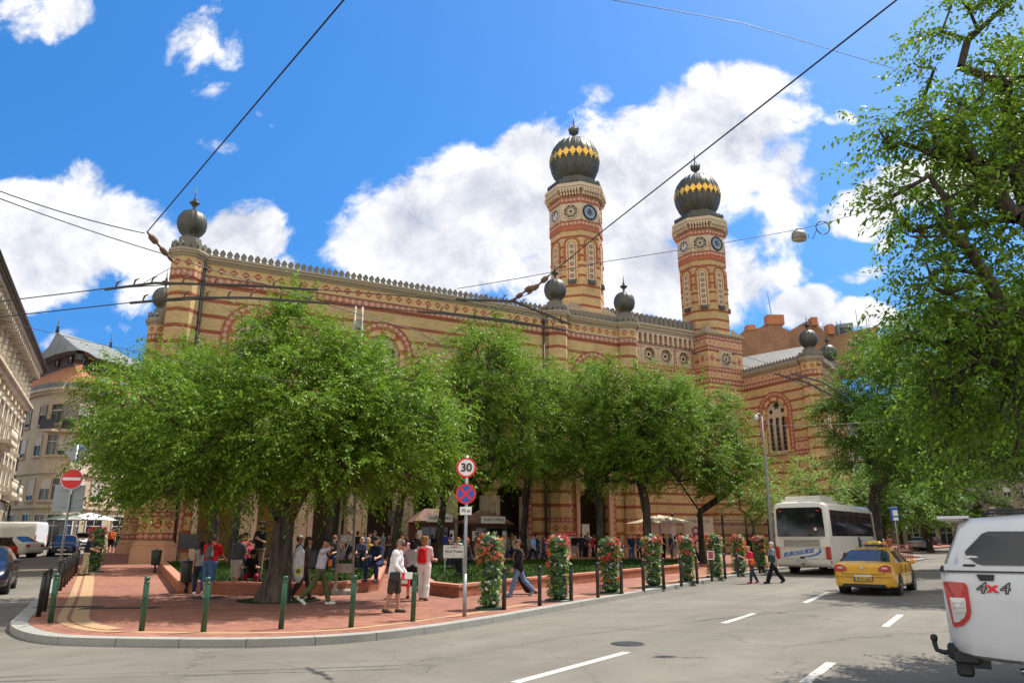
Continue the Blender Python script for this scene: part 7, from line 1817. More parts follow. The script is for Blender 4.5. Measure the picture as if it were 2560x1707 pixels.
# white pickup with canopy, cropped by the right edge of the view
m_pick = carpaint('pickup_white_paint', (.55,.56,.58)); az = 120
pk_c = AY(2380,1600,8.75); corner = Vector((pk_c.x, 8.75, 0.0)); W = 1.85; hw = W/2
hv = hd(az); right = Vector((hv.y,-hv.x,0)); origin = corner - right*hw
pk = thing('pickup_truck', 'white pickup truck with hard canopy, red tail lamp and tow ball', 'pickup truck', origin, AZ(az))
# lower body: stations along x of half sections, bowed sides
def psec(x, hb, hm, zb, zt=1.44, ht=None): ht = ht or hm-.02; return [(x,hb*.86,zb),(x,hb,zb+.05),(x,hb*.5+hm*.5+.01,zb+.18),(x,hm,.95),(x,hm,1.12),(x,hm-.005,1.30),(x,ht,zt-.03),(x,ht-.02,zt)]
PST = [psec(-.02,.70,.86,.70), psec(.02,.78,.905,.60), psec(.08,.86,.925,.55), psec(.2,.905,.93,.52), psec(.5,.92,.935,.50), psec(.95,.925,.935,.48), psec(1.55,.925,.935,.48), psec(3.9,.925,.93,.45), psec(4.6,.92,.92,.45,1.15), psec(5.15,.86,.86,.48,1.02), psec(5.30,.74,.76,.5,.95)]
PST = [s if s[0][0] < 4.2 else [(p[0],p[1],min(p[2], s[-1][2]-(.02*(7-i)) )) for i, p in enumerate(s)] for s in PST]
b = MB()
for s in (1,-1):
    I = [[b.add((p[0],s*p[1],p[2])) for p in q] for q in PST]
    for k in range(len(PST)-1):
        for j in range(7): f = (I[k][j],I[k+1][j],I[k+1][j+1],I[k][j+1]); b.facei(f if s < 0 else f[::-1], 0, None, True)
for s_, fl in ((PST[0],False),(PST[-1],True)):
    r_ = [(p[0],-p[1],p[2]) for p in s_]+[(p[0],p[1],p[2]) for p in s_[::-1]]; b.face(r_[::-1] if not fl else r_)
for a, c in zip(PST, PST[1:]): b.face([(a[-1][0],-a[-1][1],a[-1][2]),(c[-1][0],-c[-1][1],c[-1][2]),(c[-1][0],c[-1][1],c[-1][2]),(a[-1][0],a[-1][1],a[-1][2])], 0)
o = b.build('body', m_pick, pk); bm = bmesh.new(); bm.from_mesh(o.data); bmesh.ops.remove_doubles(bm, verts=bm.verts, dist=.001); bm.to_mesh(o.data); bm.free(); o.data.set_sharp_from_angle(angle=R(40))
def csec(x, hb, ht, zt): return [(x,hb,1.447),(x,hb-.005,1.52),(x,ht+(hb-ht)*.35,zt-.20),(x,ht,zt-.07),(x,ht-.08,zt-.015),(x,ht*.5,zt),(x,0,zt+.006)]
CS = [csec(.02,.90,.87,1.50), csec(.09,.91,.84,1.66), csec(.17,.912,.80,1.84), csec(.23,.915,.775,1.97), csec(.33,.915,.765,2.03), csec(1.0,.915,.765,2.075), csec(1.75,.915,.765,2.07), csec(1.8,.90,.75,2.04)]
b = MB()
for s in (1,-1):
    I = [[b.add((p[0],s*p[1],p[2])) for p in q] for q in CS]
    for k in range(len(CS)-1):
        for j in range(6): f = (I[k][j],I[k+1][j],I[k+1][j+1],I[k][j+1]); b.facei(f if s < 0 else f[::-1], 0, None, True)
r_ = [(p[0],-p[1],p[2]) for p in CS[0]]+[(p[0],p[1],p[2]) for p in CS[0][::-1][1:]]; b.face(r_[::-1]); r_ = [(p[0],-p[1],p[2]) for p in CS[-1]]+[(p[0],p[1],p[2]) for p in CS[-1][::-1][1:]]; b.face(r_)
# spoiler lip
b.prism([(.02,-.74),(.34,-.76),(.34,.76),(.02,.74)], 2.02, 2.05)
o = b.build('canopy', m_pick, pk); bm = bmesh.new(); bm.from_mesh(o.data); bmesh.ops.remove_doubles(bm, verts=bm.verts, dist=.001); bm.to_mesh(o.data); bm.free(); o.data.set_sharp_from_angle(angle=R(35))
b = MB(); b.box((.9,-hw+.012,1.447),(1.8,.02,.012)); b.box((.9,hw-.012,1.447),(1.8,.02,.012)); b.box((0,0,1.447),(.06,1.8,.012)); b.build('canopy_seal', m_trim, pk)
b = MB(); b.face([(.035,.74,1.53),(.035,-.74,1.53),(.19,-.70,1.90),(.19,.70,1.90)]); b.build('rear_window', m_carglass, pk)
def sidew(x, z): # point on the canopy flank
    t = min(1,max(0,(z-1.52)/.35)); return (x, -(.912-.092*t)-.012, z)
for s in (1,-1):
    b = MB(); P = [(.27,1.60),(.345,1.53),(.40,1.515),(1.60,1.515),(1.65,1.56),(1.58,1.83),(1.50,1.875),(.50,1.875),(.44,1.85),(.25,1.66),(.25,1.63)]
    V_ = [sidew(x,z_) for x,z_ in P]; V_ = [(x,y if s < 0 else -y,z_) for x,y,z_ in V_]; ct = (1.0, np.mean([v[1] for v in V_]), 1.68)
    for k in range(len(V_)): f = [ct, V_[k], V_[(k+1)%len(V_)]]; b.face(f if s < 0 else f[::-1])
    b.build('canopy_window', m_carglass, pk)
    # lamp cluster wraps the corner
    lc = bpy.data.objects.new('tail_light', None); C.objects.link(lc); lc.parent = pk
    def cl(P, off, nm, mat):
        b = MB(); V_ = []
        for u, z_ in P:      # u: metres round the corner, negative on the rear end
            if u < .03: p = (-.03-off + .0*u, .86+u, z_)
            else: p = (u-.03+.0, .928+off*1.0 + min(0,(u-.08)*.0), z_)
            V_.append((p[0]-(.0), (p[1])*s, p[2]))
        return V_, b
    Ls = lambda x, z_, off: (x, s*((.885 if x < .0 else .905 if x < .03 else .925+min(.012,(x-.03)*.1)) - max(0,(.95-z_))*.12 + off), z_)
    out = [(-.01,1.325),(.03,1.335),(.20,1.325),(.225,1.29),(.225,1.03),(.20,.95),(.13,.875),(.055,.855),(.03,.86)]
    b = MB(); V_ = [Ls(x,z_,.012) for x,z_ in out]; ct = Ls(.11,1.1,.016)
    for k in range(len(V_)):
        f = [ct, V_[k], V_[(k+1)%len(V_)]]; b.face(f if s < 0 else f[::-1])
    for k in range(len(V_)):
        a, c = V_[k], V_[(k+1)%len(V_)]; f = [a, (a[0],a[1]-s*.03,a[2]), (c[0],c[1]-s*.03,c[2]), c]; b.face(f if s < 0 else f[::-1])
    b.build('red_lens', m_tail, lc)
    inn = [(.035,1.165),(.18,1.165),(.185,1.14),(.18,1.03),(.15,.96),(.09,.91),(.045,.905)]
    b = MB(); V_ = [Ls(x,z_,.021) for x,z_ in inn]; ct = Ls(.10,1.06,.024)
    for k in range(len(V_)): f = [ct, V_[k], V_[(k+1)%len(V_)]]; b.face(f if s < 0 else f[::-1])
    b.build('clear_lens', m_clear, lc)
    b = MB()
    for z_ in (1.11,1.06,1.01): p = Ls(.1,z_,.026); b.box(p,(.13,.004,.012))
    b.build('reflector_ribs', m_chrome, lc)
    b = MB(); p = (.41,s*(hw+.008),1.385); b.plate([(-.085,.03),(-.06,-.035),(.07,-.035),(.085,.03)], [], p, (1,0,0) if s < 0 else (-1,0,0), (0,0,1), .03); b.build('tie_hook', m_trim, pk)
dec = bpy.data.objects.new('off_road_decal', None); C.objects.link(dec); dec.parent = pk
text_mesh('lettering_outline', '4', .155, m_trim, dec, face_M((.345,-hw-.014,1.27),(1,0,0),(0,0,1)), .001, shear=.25, bold=.007, sx=1.15); text_mesh('lettering_outline', '4', .155, m_trim, dec, face_M((.565,-hw-.014,1.27),(1,0,0),(0,0,1)), .001, shear=.25, bold=.007, sx=1.15)
text_mesh('lettering', '4', .155, paint('grey_decal', (.38,.38,.38), .5), dec, face_M((.345,-hw-.017,1.27),(1,0,0),(0,0,1)), .001, shear=.25, bold=-.004, sx=1.15); text_mesh('lettering', '4', .155, paint('grey_decal', (.38,.38,.38), .5), dec, face_M((.565,-hw-.017,1.27),(1,0,0),(0,0,1)), .001, shear=.25, bold=-.004, sx=1.15)
text_mesh('lettering_cross', 'x', .15, m_red, dec, face_M((.455,-hw-.018,1.278),(1,0,0),(0,0,1)), .001, bold=.006, sx=1.3)
b = MB(); b.plate([(.05*math.cos(a)*1.3+.30, .013*math.sin(a)+1.60) for a in np.linspace(0,2*math.pi,16,endpoint=False)], [], (0,-.905,0), (1,0,0), (0,0,1), .004); b.build('maker_badge', m_chrome, pk)
b = MB(); b.box((.27,-.915,1.51),(.12,.02,.025),bev=.008); b.build('canopy_lock', m_trim, pk)
b = MB()
for s in (1,-1): b.tube([(.5,s*.66,2.05),(.55,s*.66,2.11),(1.7,s*.66,2.12),(1.75,s*.66,2.07)], .018, 6)
b.build('roof_rails', m_trim, pk)
tb = bpy.data.objects.new('tow_bar', None); C.objects.link(tb); tb.parent = pk
b = MB(); b.box((.12,-.34,.53),(.26,1.0,.12),bev=.02); b.box((.04,-.66,.575),(.2,.2,.17),bev=.03); b.box((.09,-.66,.42),(.17,.2,.2),bev=.03); b.prism([(.15,-.78),(.34,-.78),(.30,-.6),(.15,-.6)], .42, .56); b.build('beam', m_trim, tb)
b = MB(); b.tube([(0,-.58,.56),(-.10,-.55,.54),(-.17,-.54,.56),(-.185,-.54,.62),(-.185,-.54,.66)], .027, 8); b.lathe([(.014,.63),(.034,.665),(.040,.69),(.032,.72),(.004,.732)], (-.185,-.54,0), 14); b.build('tow_ball', m_trim, tb)
b = MB(); b.box((.03,0,.64),(.12,1.36,.12),bev=.03); b.build('rear_bumper', m_pick, pk)
b = MB(); b.tube([(.6,-.75,.42),(.85,-.72,.44)], .03, 8); b.tube([(1.0,-.80,.36),(1.35,-.80,.40)], .035, 8); b.build('exhaust', m_chrome, pk)
cb = MB(); CB = [csec(1.86,.90,.70,1.84), csec(2.0,.91,.68,1.86), csec(3.2,.91,.68,1.86), csec(4.05,.90,.74,1.47)]
for s in (1,-1):
    I = [[cb.add((p[0],s*p[1],p[2])) for p in q] for q in CB]
    for k in range(3):
        for j in range(6): f = (I[k][j],I[k+1][j],I[k+1][j+1],I[k][j+1]); cb.facei(f if s < 0 else f[::-1], 1 if j in (1,) or (k == 2 and j > 2) else 0, None, True)
cb.build('cab', [m_pick, m_carglass], pk)
for x in (1.25, 4.42):
    for s in (1,-1):
        b = MB(Matrix.Translation((x, s*(hw+.016), .39)) @ Matrix.Rotation(R(90)*(1 if s < 0 else -1), 4, 'X')); b.lathe([(.46,-.3),(.46,0),(.02,.001)], n=28, cap=False, smooth=False); b.build('wheel_arch', m_trim, pk); wheel(pk, x, s*(hw-.10), .385, s, .25)

# ------ left street
cols = {n: carpaint(n, c) for n, c in dict(midnight_blue_paint=(.006,.007,.016), deep_blue_paint=(.008,.014,.045), bright_red_paint=(.45,.02,.015), van_white_paint=(.62,.61,.56), silver_paint=(.36,.37,.38), dark_red_paint=(.16,.012,.015), near_black_paint=(.012,.012,.014), grey_metallic_paint=(.16,.165,.17), cream_paint=(.60,.55,.42)).items()}
azs = 151.0
q0 = G(14,1483); q1 = G(40,1466)
sedan('dark blue car driving towards the crossing at the left edge, headlight glowing orange', q0 - hd(azs)*1.15 + Vector((hd(azs).y,-hd(azs).x,0))*.82, AZ(azs), cols['midnight_blue_paint'], 4.5, 1.80, 1.48, front=True, group='cars in the left street')
q = G(152,1391); sedan('dark blue saloon seen from the front, coming down the left street', q - hd(154)*2.2, AZ(154), cols['deep_blue_paint'], 4.6, 1.85, 1.5, group='cars in the left street')
q = G(-70,1412); sedan('bright red car at the left edge beside the white van', q, AZ(-75), cols['bright_red_paint'], 4.2, 1.75, 1.5, group='cars in the left street', hatch=True)
q = G(15,1393); sedan('white car between the red car and the white van', q, AZ(-80), cols['van_white_paint'], 4.3, 1.75, 1.45, group='cars in the left street')
def van(label, loc, rz, col, L=5.4, W=2.0, H=2.45, name='van', cat='van', group=None):
    st = [(-2.7,.5,.88,1.2,.90,1.30,.80,2.2,''),(-2.64,.35,.97,1.2,.97,1.35,.84,2.42,''),(-2.4,.32,1.0,1.2,.99,1.38,.86,2.46,''),(1.0,.32,1.0,1.2,.99,1.38,.86,2.46,''),(1.05,.32,1.0,1.2,.99,1.38,.86,2.46,'s'),(1.55,.32,1.0,1.2,.98,1.36,.82,2.36,'ws'),(2.15,.34,.98,1.0,.94,1.28,.80,1.42,''),(2.6,.36,.92,.9,.86,1.0,.7,1.12,''),(2.72,.42,.8,.8,.75,.85,.6,.95,'')]
    k = L/5.42; h = H/2.46; w = W/2.0
    t = loft(name, label, cat, [(a*k,b_*h,c*w,d*h,e*w,f*h,g_*w,i*h,fl) for a,b_,c,d,e,f,g_,i,fl in st], col, None, loc, rz, group, (-1.6*k,1.75*k), .34, W)
    for s in (1,-1):
        b = MB(); b.box((-2.66*k, s*.86*w, 1.1*h),(.1,.14,.5)); b.build('tail_light', m_tail, t); b = MB(); b.box((1.5*k,s*(W/2+.12),1.5*h),(.14,.2,.3),bev=.04); b.build('mirror', m_trim, t)
        b = MB(); b.box((-.3*k,s*(W/2+.002),.62*h),(3.6*k,.02,.10)); b.build('side_trim', m_trim, t)
    return t
q = G(58,1378); van('white delivery van side on at the far end of the left street', q + Vector((-2.0,1.0,0)), AZ(-92), cols['van_white_paint'])
q = G(112,1366); lt = thing('box_lorry', 'lorry whose blue box wall pictures a man behind crates of vegetables', 'lorry', q + Vector((-.5,2.0,0)), AZ(-95))
b = MB(); b.box((0,0,2.0),(5.6,2.3,2.9),bev=.03); b.build('box', m_white, lt)
b = MB(); b.box((0,1.16,2.05),(5.3,.02,2.6)); b.build('poster', m_blue, lt)
m_skin = paint('skin', (.48,.26,.17), .6, var=.08); 
for yy in (1.175,):
    b = MB(); b.plate([(-1.6,.95),(-.4,.95),(-.42,1.7),(-.7,2.15),(-1.3,2.15),(-1.55,1.7)], [], (-.6,yy+.012,0), (-1,0,0), (0,0,1), .01); b.build('printed_shirt', paint('print_navy', (.01,.03,.16), .5), lt)
    b = MB(); b.plate(circ(0,2.5,.3,16), [], (.4,yy+.014,0), (-1,0,0), (0,0,1), .01); b.build('printed_face', m_skin, lt)
    b = MB(); b.plate([(-2.4,.8),(1.0,.8),(1.0,1.3),(-2.4,1.3)], [], (-.2,yy+.016,0), (-1,0,0), (0,0,1), .01); b.build('printed_crate', paint('print_teal', (.02,.25,.25), .5), lt)
    b = MB()
    for k in range(16): b.plate(circ(-2.3+.2*k,1.38+.06*(k%3),.16,8), [], (-.2,yy+.022+.004*(k%2),0), (-1,0,0), (0,0,1), .01, k%2)
    b.build('printed_vegetables', [paint('print_ochre', (.50,.30,.10), .6), paint('print_green', (.20,.32,.05), .6)], lt)
b = MB(); b.box((3.6,0,1.4),(1.5,2.1,1.9),bev=.15); b.build('cab', m_white, lt); b = MB(); b.box((0,0,.52),(5.4,1.0,.16)); b.build('chassis', m_trim, lt)
for x in (-1.7,3.5):
    for s in (1,-1): wheel(lt, x, s*.95, .42, s, .26)
k = 0
for (x, y, az, c, lab, ht) in [(205,1372,150,'van_white_paint','pale car right behind the dark blue saloon',True),(128,1362,-20,'grey_metallic_paint','grey car parked behind the lorry',False),(150,1360,-25,'silver_paint','silver car left of the cafe awnings',True),(226,1361,-28,'near_black_paint','black car near the far pavement under the awnings',True)]:
    sedan(lab, G(x,y), AZ(az), cols[c], 4.3, 1.75, 1.48, group='cars in the left street', hatch=ht)
# ------ right street
RC = [(2300,1368,38,'silver_paint','silver parked car, first on the right behind the leaning trunk',False),(2335,1361,38,'near_black_paint','black parked car right of the silver one',True),(2362,1356,38,'dark_red_paint','dark red parked car leading the far kerbside row',True),(2330,1342,40,'cream_paint','cream car farther up the right street',True),(2345,1334,40,'van_white_paint','white car far up the right street',True),
      (2384,1342,62,'near_black_paint','black car, nearest of the far right parking row',True),(2398,1341,62,'grey_metallic_paint','grey car, second of the far right parking row',True),(2412,1341,62,'silver_paint','silver car, middle of the far right parking row',False),(2425,1341,62,'deep_blue_paint','dark blue car, fourth of the far right parking row',True),(2440,1342,62,'grey_metallic_paint','grey car at the near end of the far right parking row',False)]
for x, y, az, c, lab, ht in RC:
    p = G(x, max(y,1352)) if y > 1350 else None
    if p is None: 
        p = G(x, 1353); f = 1.0+ (1353-y)*.02; p = Vector((p.x*f, p.y*f, zg(p.x*f,p.y*f)))
    p = Vector((p.x*.8, p.y*.8, zg(p.x*.8,p.y*.8)))
    sedan(lab, p, AZ(az), cols[c], 4.3, 1.78, 1.5, group='cars parked up the right street', hatch=ht)
# ------------------------------------------------------------------ people
def sdf_mesh(name, prims, h, mats, parent, k=.022):
    """one continuous surface round a set of tapered limbs; prims: (a, b, ra, rb)"""
    A = np.array([p[0] for p in prims], float); B = np.array([p[1] for p in prims], float); RA = np.array([p[2] for p in prims]); RB = np.array([p[3] for p in prims])
    rm = np.maximum(RA, RB)[:,None]
    lo = np.minimum((A-rm).min(0), (B-rm).min(0)) - 3*h; hi = np.maximum((A+rm).max(0), (B+rm).max(0)) + 3*h
    n = np.ceil((hi-lo)/h).astype(int)+1; F = np.full(n, .3)
    ax = [lo[i]+h*np.arange(n[i]) for i in range(3)]
    for a, b, ra, rb in zip(A, B, RA, RB):
        m = max(ra, rb)+k+.02; l = np.minimum(a, b)-m; u = np.maximum(a, b)+m
        s = [slice(max(0,int((l[i]-lo[i])/h)), min(n[i], int((u[i]-lo[i])/h)+2)) for i in range(3)]
        x = ax[0][s[0]][:,None,None]; y = ax[1][s[1]][None,:,None]; z = ax[2][s[2]][None,None,:]
        d = b-a; L2 = d@d+1e-12
        t = np.clip(((x-a[0])*d[0]+(y-a[1])*d[1]+(z-a[2])*d[2])/L2, 0, 1)
        q = np.sqrt((x-a[0]-t*d[0])**2+(y-a[1]-t*d[1])**2+(z-a[2]-t*d[2])**2) - (ra+(rb-ra)*t)
        f = F[s[0],s[1],s[2]]; e = np.maximum(k-np.abs(f-q),0)/k; F[s[0],s[1],s[2]] = np.minimum(f,q)-e*e*k*.25
    ins = F < 0; c = np.array(n)-1; S = np.zeros((*c,3)); cnt = np.zeros(c); quads = []
    gi = np.stack(np.meshgrid(*[np.arange(q) for q in n], indexing='ij'), -1)
    edges = []
    for a in range(3):
        s0 = [slice(None)]*3; s1 = [slice(None)]*3; s0[a] = slice(0,-1); s1[a] = slice(1,None)
        f0, f1 = F[tuple(s0)], F[tuple(s1)]; cr = (f0<0) != (f1<0); idx = np.argwhere(cr)
        v0, v1 = f0[cr], f1[cr]; P = idx.astype(float); P[:,a] += v0/(v0-v1)
        o1, o2 = [i for i in range(3) if i != a]
        for d1 in (0,1):
            for d2 in (0,1):
                ci = idx.copy(); ci[:,o1] -= d1; ci[:,o2] -= d2
                np.add.at(S, tuple(ci.T), P); np.add.at(cnt, tuple(ci.T), 1)
        edges.append((a,o1,o2,idx,v0<0))
    act = cnt > 0; vid = np.full(c, -1); vid[act] = np.arange(act.sum()); V = S[act]/cnt[act][:,None]*h + lo
    for a,o1,o2,idx,neg in edges:
        q = []
        for d1,d2 in ((1,1),(0,1),(0,0),(1,0)):
            ci = idx.copy(); ci[:,o1] -= d1; ci[:,o2] -= d2; q.append(vid[tuple(ci.T)])
        q = np.stack(q,1); flip = neg if a != 1 else ~neg; q[~flip] = q[~flip][:,::-1]; quads.append(q)
    Q = np.concatenate(quads)
    me = bpy.data.meshes.new(name); me.vertices.add(len(V)); me.vertices.foreach_set('co', V.astype(np.float32).ravel())
    me.loops.add(4*len(Q)); me.loops.foreach_set('vertex_index', Q.astype(np.int32).ravel()); me.polygons.add(len(Q)); me.polygons.foreach_set('loop_start', np.arange(0,4*len(Q),4,dtype=np.int32))
    me.update(calc_edges=True); me.polygons.foreach_set('use_smooth', np.ones(len(Q),bool)); me.materials.append(mats)
    o = bpy.data.objects.new(name, me); C.objects.link(o); o.parent = parent; return o

def cloth(col, var=.16): 
    nm = 'cloth_%02x%02x%02x' % tuple(int(255*c) for c in col)
    return paint(nm, col, .85, 0, .2, var=var, scale=7, bump=.0)
SKIN = {k: paint('skin_'+k, c, .55, 0, .35, var=.08, scale=9) for k, c in dict(fair=(.56,.31,.21), tan=(.40,.21,.125), dark=(.22,.11,.065)).items()}
def v3(*a): return np.array(a, float)
def person(label, base, az, h=1.75, top=((.2,.2,.2),'short'), bottom=((.1,.1,.1),'trousers'), shoes=(.05,.05,.05), hair=((.05,.035,.025),'short'), skin='fair', lean=0, hip=(3,-3), knee=(3,3), sh=(5,-5), ab=(9,9), el=(18,18), hand=(None,None), head=(0,0), build=1.0, female=False, sit=False, res=.0125, group=None, extras=(), foot=(0,0), dz=0.0, fingers=True):
    """forward is +x, left is +y; tuples are (left, right)"""
    t = thing('person', label, 'person', base, AZ(az), group); s = h/1.76; t.scale = (s,s,s)
    S_ = lambda a: math.sin(R(a)); C_ = lambda a: math.cos(R(a))
    hipw = .09*(1.06 if female else 1.0); shw = .165 if female else .19
    legs = []
    for i, sg in ((0,1),(1,-1)):
        th = v3(S_(hip[i]), sg*.035 + (sg*.18 if sit else 0), -C_(hip[i])); th /= np.linalg.norm(th); a2 = hip[i]-knee[i]; sk = v3(S_(a2), 0, -C_(a2))
        legs.append((v3(0,sg*hipw,0), th, sk, a2))
    low = min((l[1]*.43+l[2]*.43)[2] for l in legs)
    zp = -low + .075 + dz
    pel = v3(0,0,zp); J = {}
    for i, (o, th, sk, a2) in enumerate(legs):
        H_ = pel+o; K_ = H_+th*.43; A_ = K_+sk*.43; ft = foot[i] if foot[i] else (min(0,a2)*.9 if not sit else 0)
        J['leg',i] = (H_, K_, A_, A_+v3(.155*C_(ft), 0, .155*S_(ft)-.045), A_+v3(-.045*C_(ft)-.02*S_(-ft),0,-.045-.045*S_(ft)))
    up = v3(S_(lean),0,C_(lean)); fw = v3(C_(lean),0,-S_(lean)); W0 = pel+up*.12; CH = pel+up*.30+fw*.01; SH = pel+up*.475; NK = pel+up*.535
    hp = lean*.55+head[1]; hu = v3(S_(hp),0,C_(hp)); HD = NK+up*.035+hu*.125
    cy_, sy_ = C_(head[0]), S_(head[0]); hf = v3(C_(hp)*cy_, sy_, -S_(hp)*cy_); hs = np.cross(hu, hf)
    for i, sg in ((0,1),(1,-1)):
        S0 = SH+v3(0,sg*shw,0)-up*.015
        if hand[i] is not None:
            T_ = pel + v3(*hand[i]); d = T_-S0; D_ = min(np.linalg.norm(d), .53); d /= np.linalg.norm(d); a = (.285**2-.25**2+D_**2)/(2*D_); hh = math.sqrt(max(0,.285**2-a*a))
            pole = v3(-.45, sg*.7, -.6); pole -= d*(pole@d); pole /= np.linalg.norm(pole); E_ = S0+d*a+pole*hh; W_2 = S0+d*D_
        else:
            f = sh[i]+lean*.25; E_ = S0+.285*v3(S_(f)*C_(ab[i]), sg*S_(ab[i]), -C_(f)*C_(ab[i])); g = f+el[i]; b2 = ab[i]*.35; W_2 = E_+.25*v3(S_(g)*C_(b2), sg*S_(b2)*.4, -C_(g)*C_(b2))
        J['arm',i] = (S0,E_,W_2)
    B_ = build; k_ = (1.0,.86) if female else (1.0,1.0)
    def torso(e, lo=0.0):
        r = []
        for sg in (1,-1):
            y = v3(0,sg,0)
            r += [(pel+y*.075+up*(.0+lo), W0+y*.058, .105*B_+e, (.092 if female else .102)*B_+e), (W0+y*.058, CH+y*.075, (.092 if female else .102)*B_+e, .108*B_*k_[1]+e), (CH+y*.075, SH+y*(shw-.085)-up*.03, .108*B_*k_[1]+e, .082+e), (SH+y*(shw-.10), SH+y*shw-up*.02, .064+e, .058+e)]
            if female: r.append((CH+y*.075+fw*.06+up*.03, CH+y*.075+fw*.075+up*.02, .058+e, .055+e))
        r.append((NK-up*.05, NK-up*.02, .07+e*.5, .058+e*.3))
        if B_ > 1.05: r.append((W0+fw*.05-up*.02, W0+fw*.06+up*.06, .11*B_+e, .10*B_+e))
        return r
    def leg(i, e0, e1, upto=1.0):
        H_,K_,A_,T_,HL = J['leg',i]; r = [(H_, H_+(K_-H_)*min(1,upto*2), .088*B_+e0, .060+(.088*B_-.060)*max(0,1-upto*2)+e0)]
        if upto > .5: f = (upto-.5)*2; m = K_+(A_-K_)*min(.33,f); r += [(K_, m, .058+e0, .060+(e0+e1)/2)] + ([(m, K_+(A_-K_)*f, .060+(e0+e1)/2, .042+e1)] if f > .33 else [])
        return r
    def arm(i, e, upto=1.0):
        S0,E_,W_2 = J['arm',i]; r = [(S0, S0+(E_-S0)*min(1,upto*2), .052+e, .041+e)]
        if upto > .5: r.append((E_, E_+(W_2-E_)*(upto-.5)*2, .042+e, .031+e))
        return r
    sk = torso(0)
    sk += [(NK-up*.03, HD-hu*.06, .055, .050), (HD+hu*.028-hf*.012, HD-hu*.02+hf*.005, .090, .083), (HD-hu*.03+hf*.03, HD-hu*.075+hf*.045, .062, .040), (HD+hf*.082-hu*.0, HD+hf*.102-hu*.025, .010, .015)]
    for sg in (1,-1): sk.append((HD+hs*sg*.088+hu*.01-hf*.01, HD+hs*sg*.092-hu*.02-hf*.01, .017, .012))
    for i, sg in ((0,1),(1,-1)):
        sk += leg(i,-.004,-.004); sk += arm(i,-.004); H_,K_,A_,T_,HL = J['leg',i]; sk += [(A_,HL,.036,.032),(A_,T_,.036,.028)]
        S0,E_,W_2 = J['arm',i]; d = (W_2-E_)/np.linalg.norm(W_2-E_); sd_ = np.cross(d, v3(0,sg,0)); sd_ = sd_/(np.linalg.norm(sd_)+1e-6) if np.linalg.norm(sd_) > .1 else v3(1,0,0); pn = np.cross(d, sd_)
        sk += [(W_2, W_2+d*.075+sd_*.018, .026, .019), (W_2, W_2+d*.075-sd_*.018, .026, .019)]
        if fingers:
            for q, L in ((-.030,.062),(-.010,.074),(.010,.070),(.029,.055)):
                a = W_2+d*.078+sd_*q; m = a+d*L*.55; sk += [(a,m,.0098,.0092),(m, m+d*L*.42-pn*sg*.022,.0092,.0082)]
            a = W_2+d*.025+sd_*.026; sk += [(a, a+d*.035+sd_*.028, .012, .0105),(a+d*.035+sd_*.028, a+d*.062+sd_*.032, .0105, .009)]
    sdf_mesh('body', sk, res, SKIN[skin], t)
    # clothing
    tc, ts = top; e = .016 if ts != 'loose' else .028
    pr = torso(e, .055 if ts in ('short','tank','long') else -.02)
    if ts in ('short','loose_short'): pr += arm(0,.018,.34)+arm(1,.018,.34)
    elif ts in ('long','loose','jacket'): pr += arm(0,.014,.96)+arm(1,.014,.96)
    if ts in ('loose','jacket','loose_short'): pr += [(pel+v3(0,sg*.08,0)-up*.06, W0+v3(0,sg*.08,0), .118*B_+e*.6, .11*B_+e*.6) for sg in (1,-1)]
    sdf_mesh('jacket' if ts == 'jacket' else ('tank_top' if ts == 'tank' else 'shirt'), pr, res, cloth(tc), t)
    bc, bs = bottom
    if bs == 'skirt' or bs == 'dress':
        kz = pel-v3(0,0,.46); pr = [(pel+v3(0,sg*.07,.02), kz+v3(0,sg*.11,0), .118, .12) for sg in (1,-1)] + [(pel+v3(.05,0,0), kz+v3(.09,0,0), .10, .10),(pel-v3(.05,0,0), kz-v3(.07,0,0), .10,.10)]
    else:
        up_ = {'trousers':.985,'jeans':.985,'wide':.95,'shorts':.50,'leggings':.80}[bs]; e0, e1 = {'wide':(.02,.045),'shorts':(.028,.03),'leggings':(.008,.008)}.get(bs,(.013,.018))
        pr = [(pel+v3(0,.075,-.01), pel+v3(0,.06,.09), .110*B_+.010,.10*B_+.010),(pel+v3(0,-.075,-.01), pel+v3(0,-.06,.09), .110*B_+.010,.10*B_+.010)] + leg(0,e0,e1,up_)+leg(1,e0,e1,up_)
    sdf_mesh('skirt' if bs in ('skirt','dress') else ('shorts' if bs == 'shorts' else 'trousers'), pr, res, cloth(bc), t)
    for i in (0,1):
        H_,K_,A_,T_,HL = J['leg',i]; sdf_mesh('shoe', [(HL+v3(0,0,.004),A_-v3(0,0,.025),.043,.046),(A_-v3(0,0,.02),T_,.046,.036),(HL,T_,.040,.034)], res, cloth(shoes), t)
    hc, hst = hair
    if hst != 'bald':
        pr = [(HD+hu*.034-hf*.024, HD+hu*.0-hf*.03, .091, .085), (HD+hu*.06+hf*.02, HD+hu*.05-hf*.02, .070,.080)]
        if hst in ('bob','long','curly'): pr += [(HD-hf*.045+hs*sg*.055, HD-hf*.04+hs*sg*.065-hu*.09, .052,.040) for sg in (1,-1)]+[(HD-hf*.05,HD-hf*.05-hu*.09,.075,.06)]
        if hst == 'curly': pr += [(HD+hu*(.06+.03*math.sin(a))+hs*.07*math.cos(a)-hf*.03, HD+hu*(.06+.03*math.sin(a))+hs*.08*math.cos(a)-hf*.04,.045,.04) for a in np.linspace(0,6.2,7)]
        if hst == 'long': pr += [(HD-hf*.06-hu*.08, HD-hf*.085-hu*.26, .062,.045)]
        if hst == 'bun': pr += [(HD-hf*.115+hu*.02, HD-hf*.125+hu*.01,.04,.038)]
        sdf_mesh('hair', pr, res, cloth(hc,.3), t, .03)
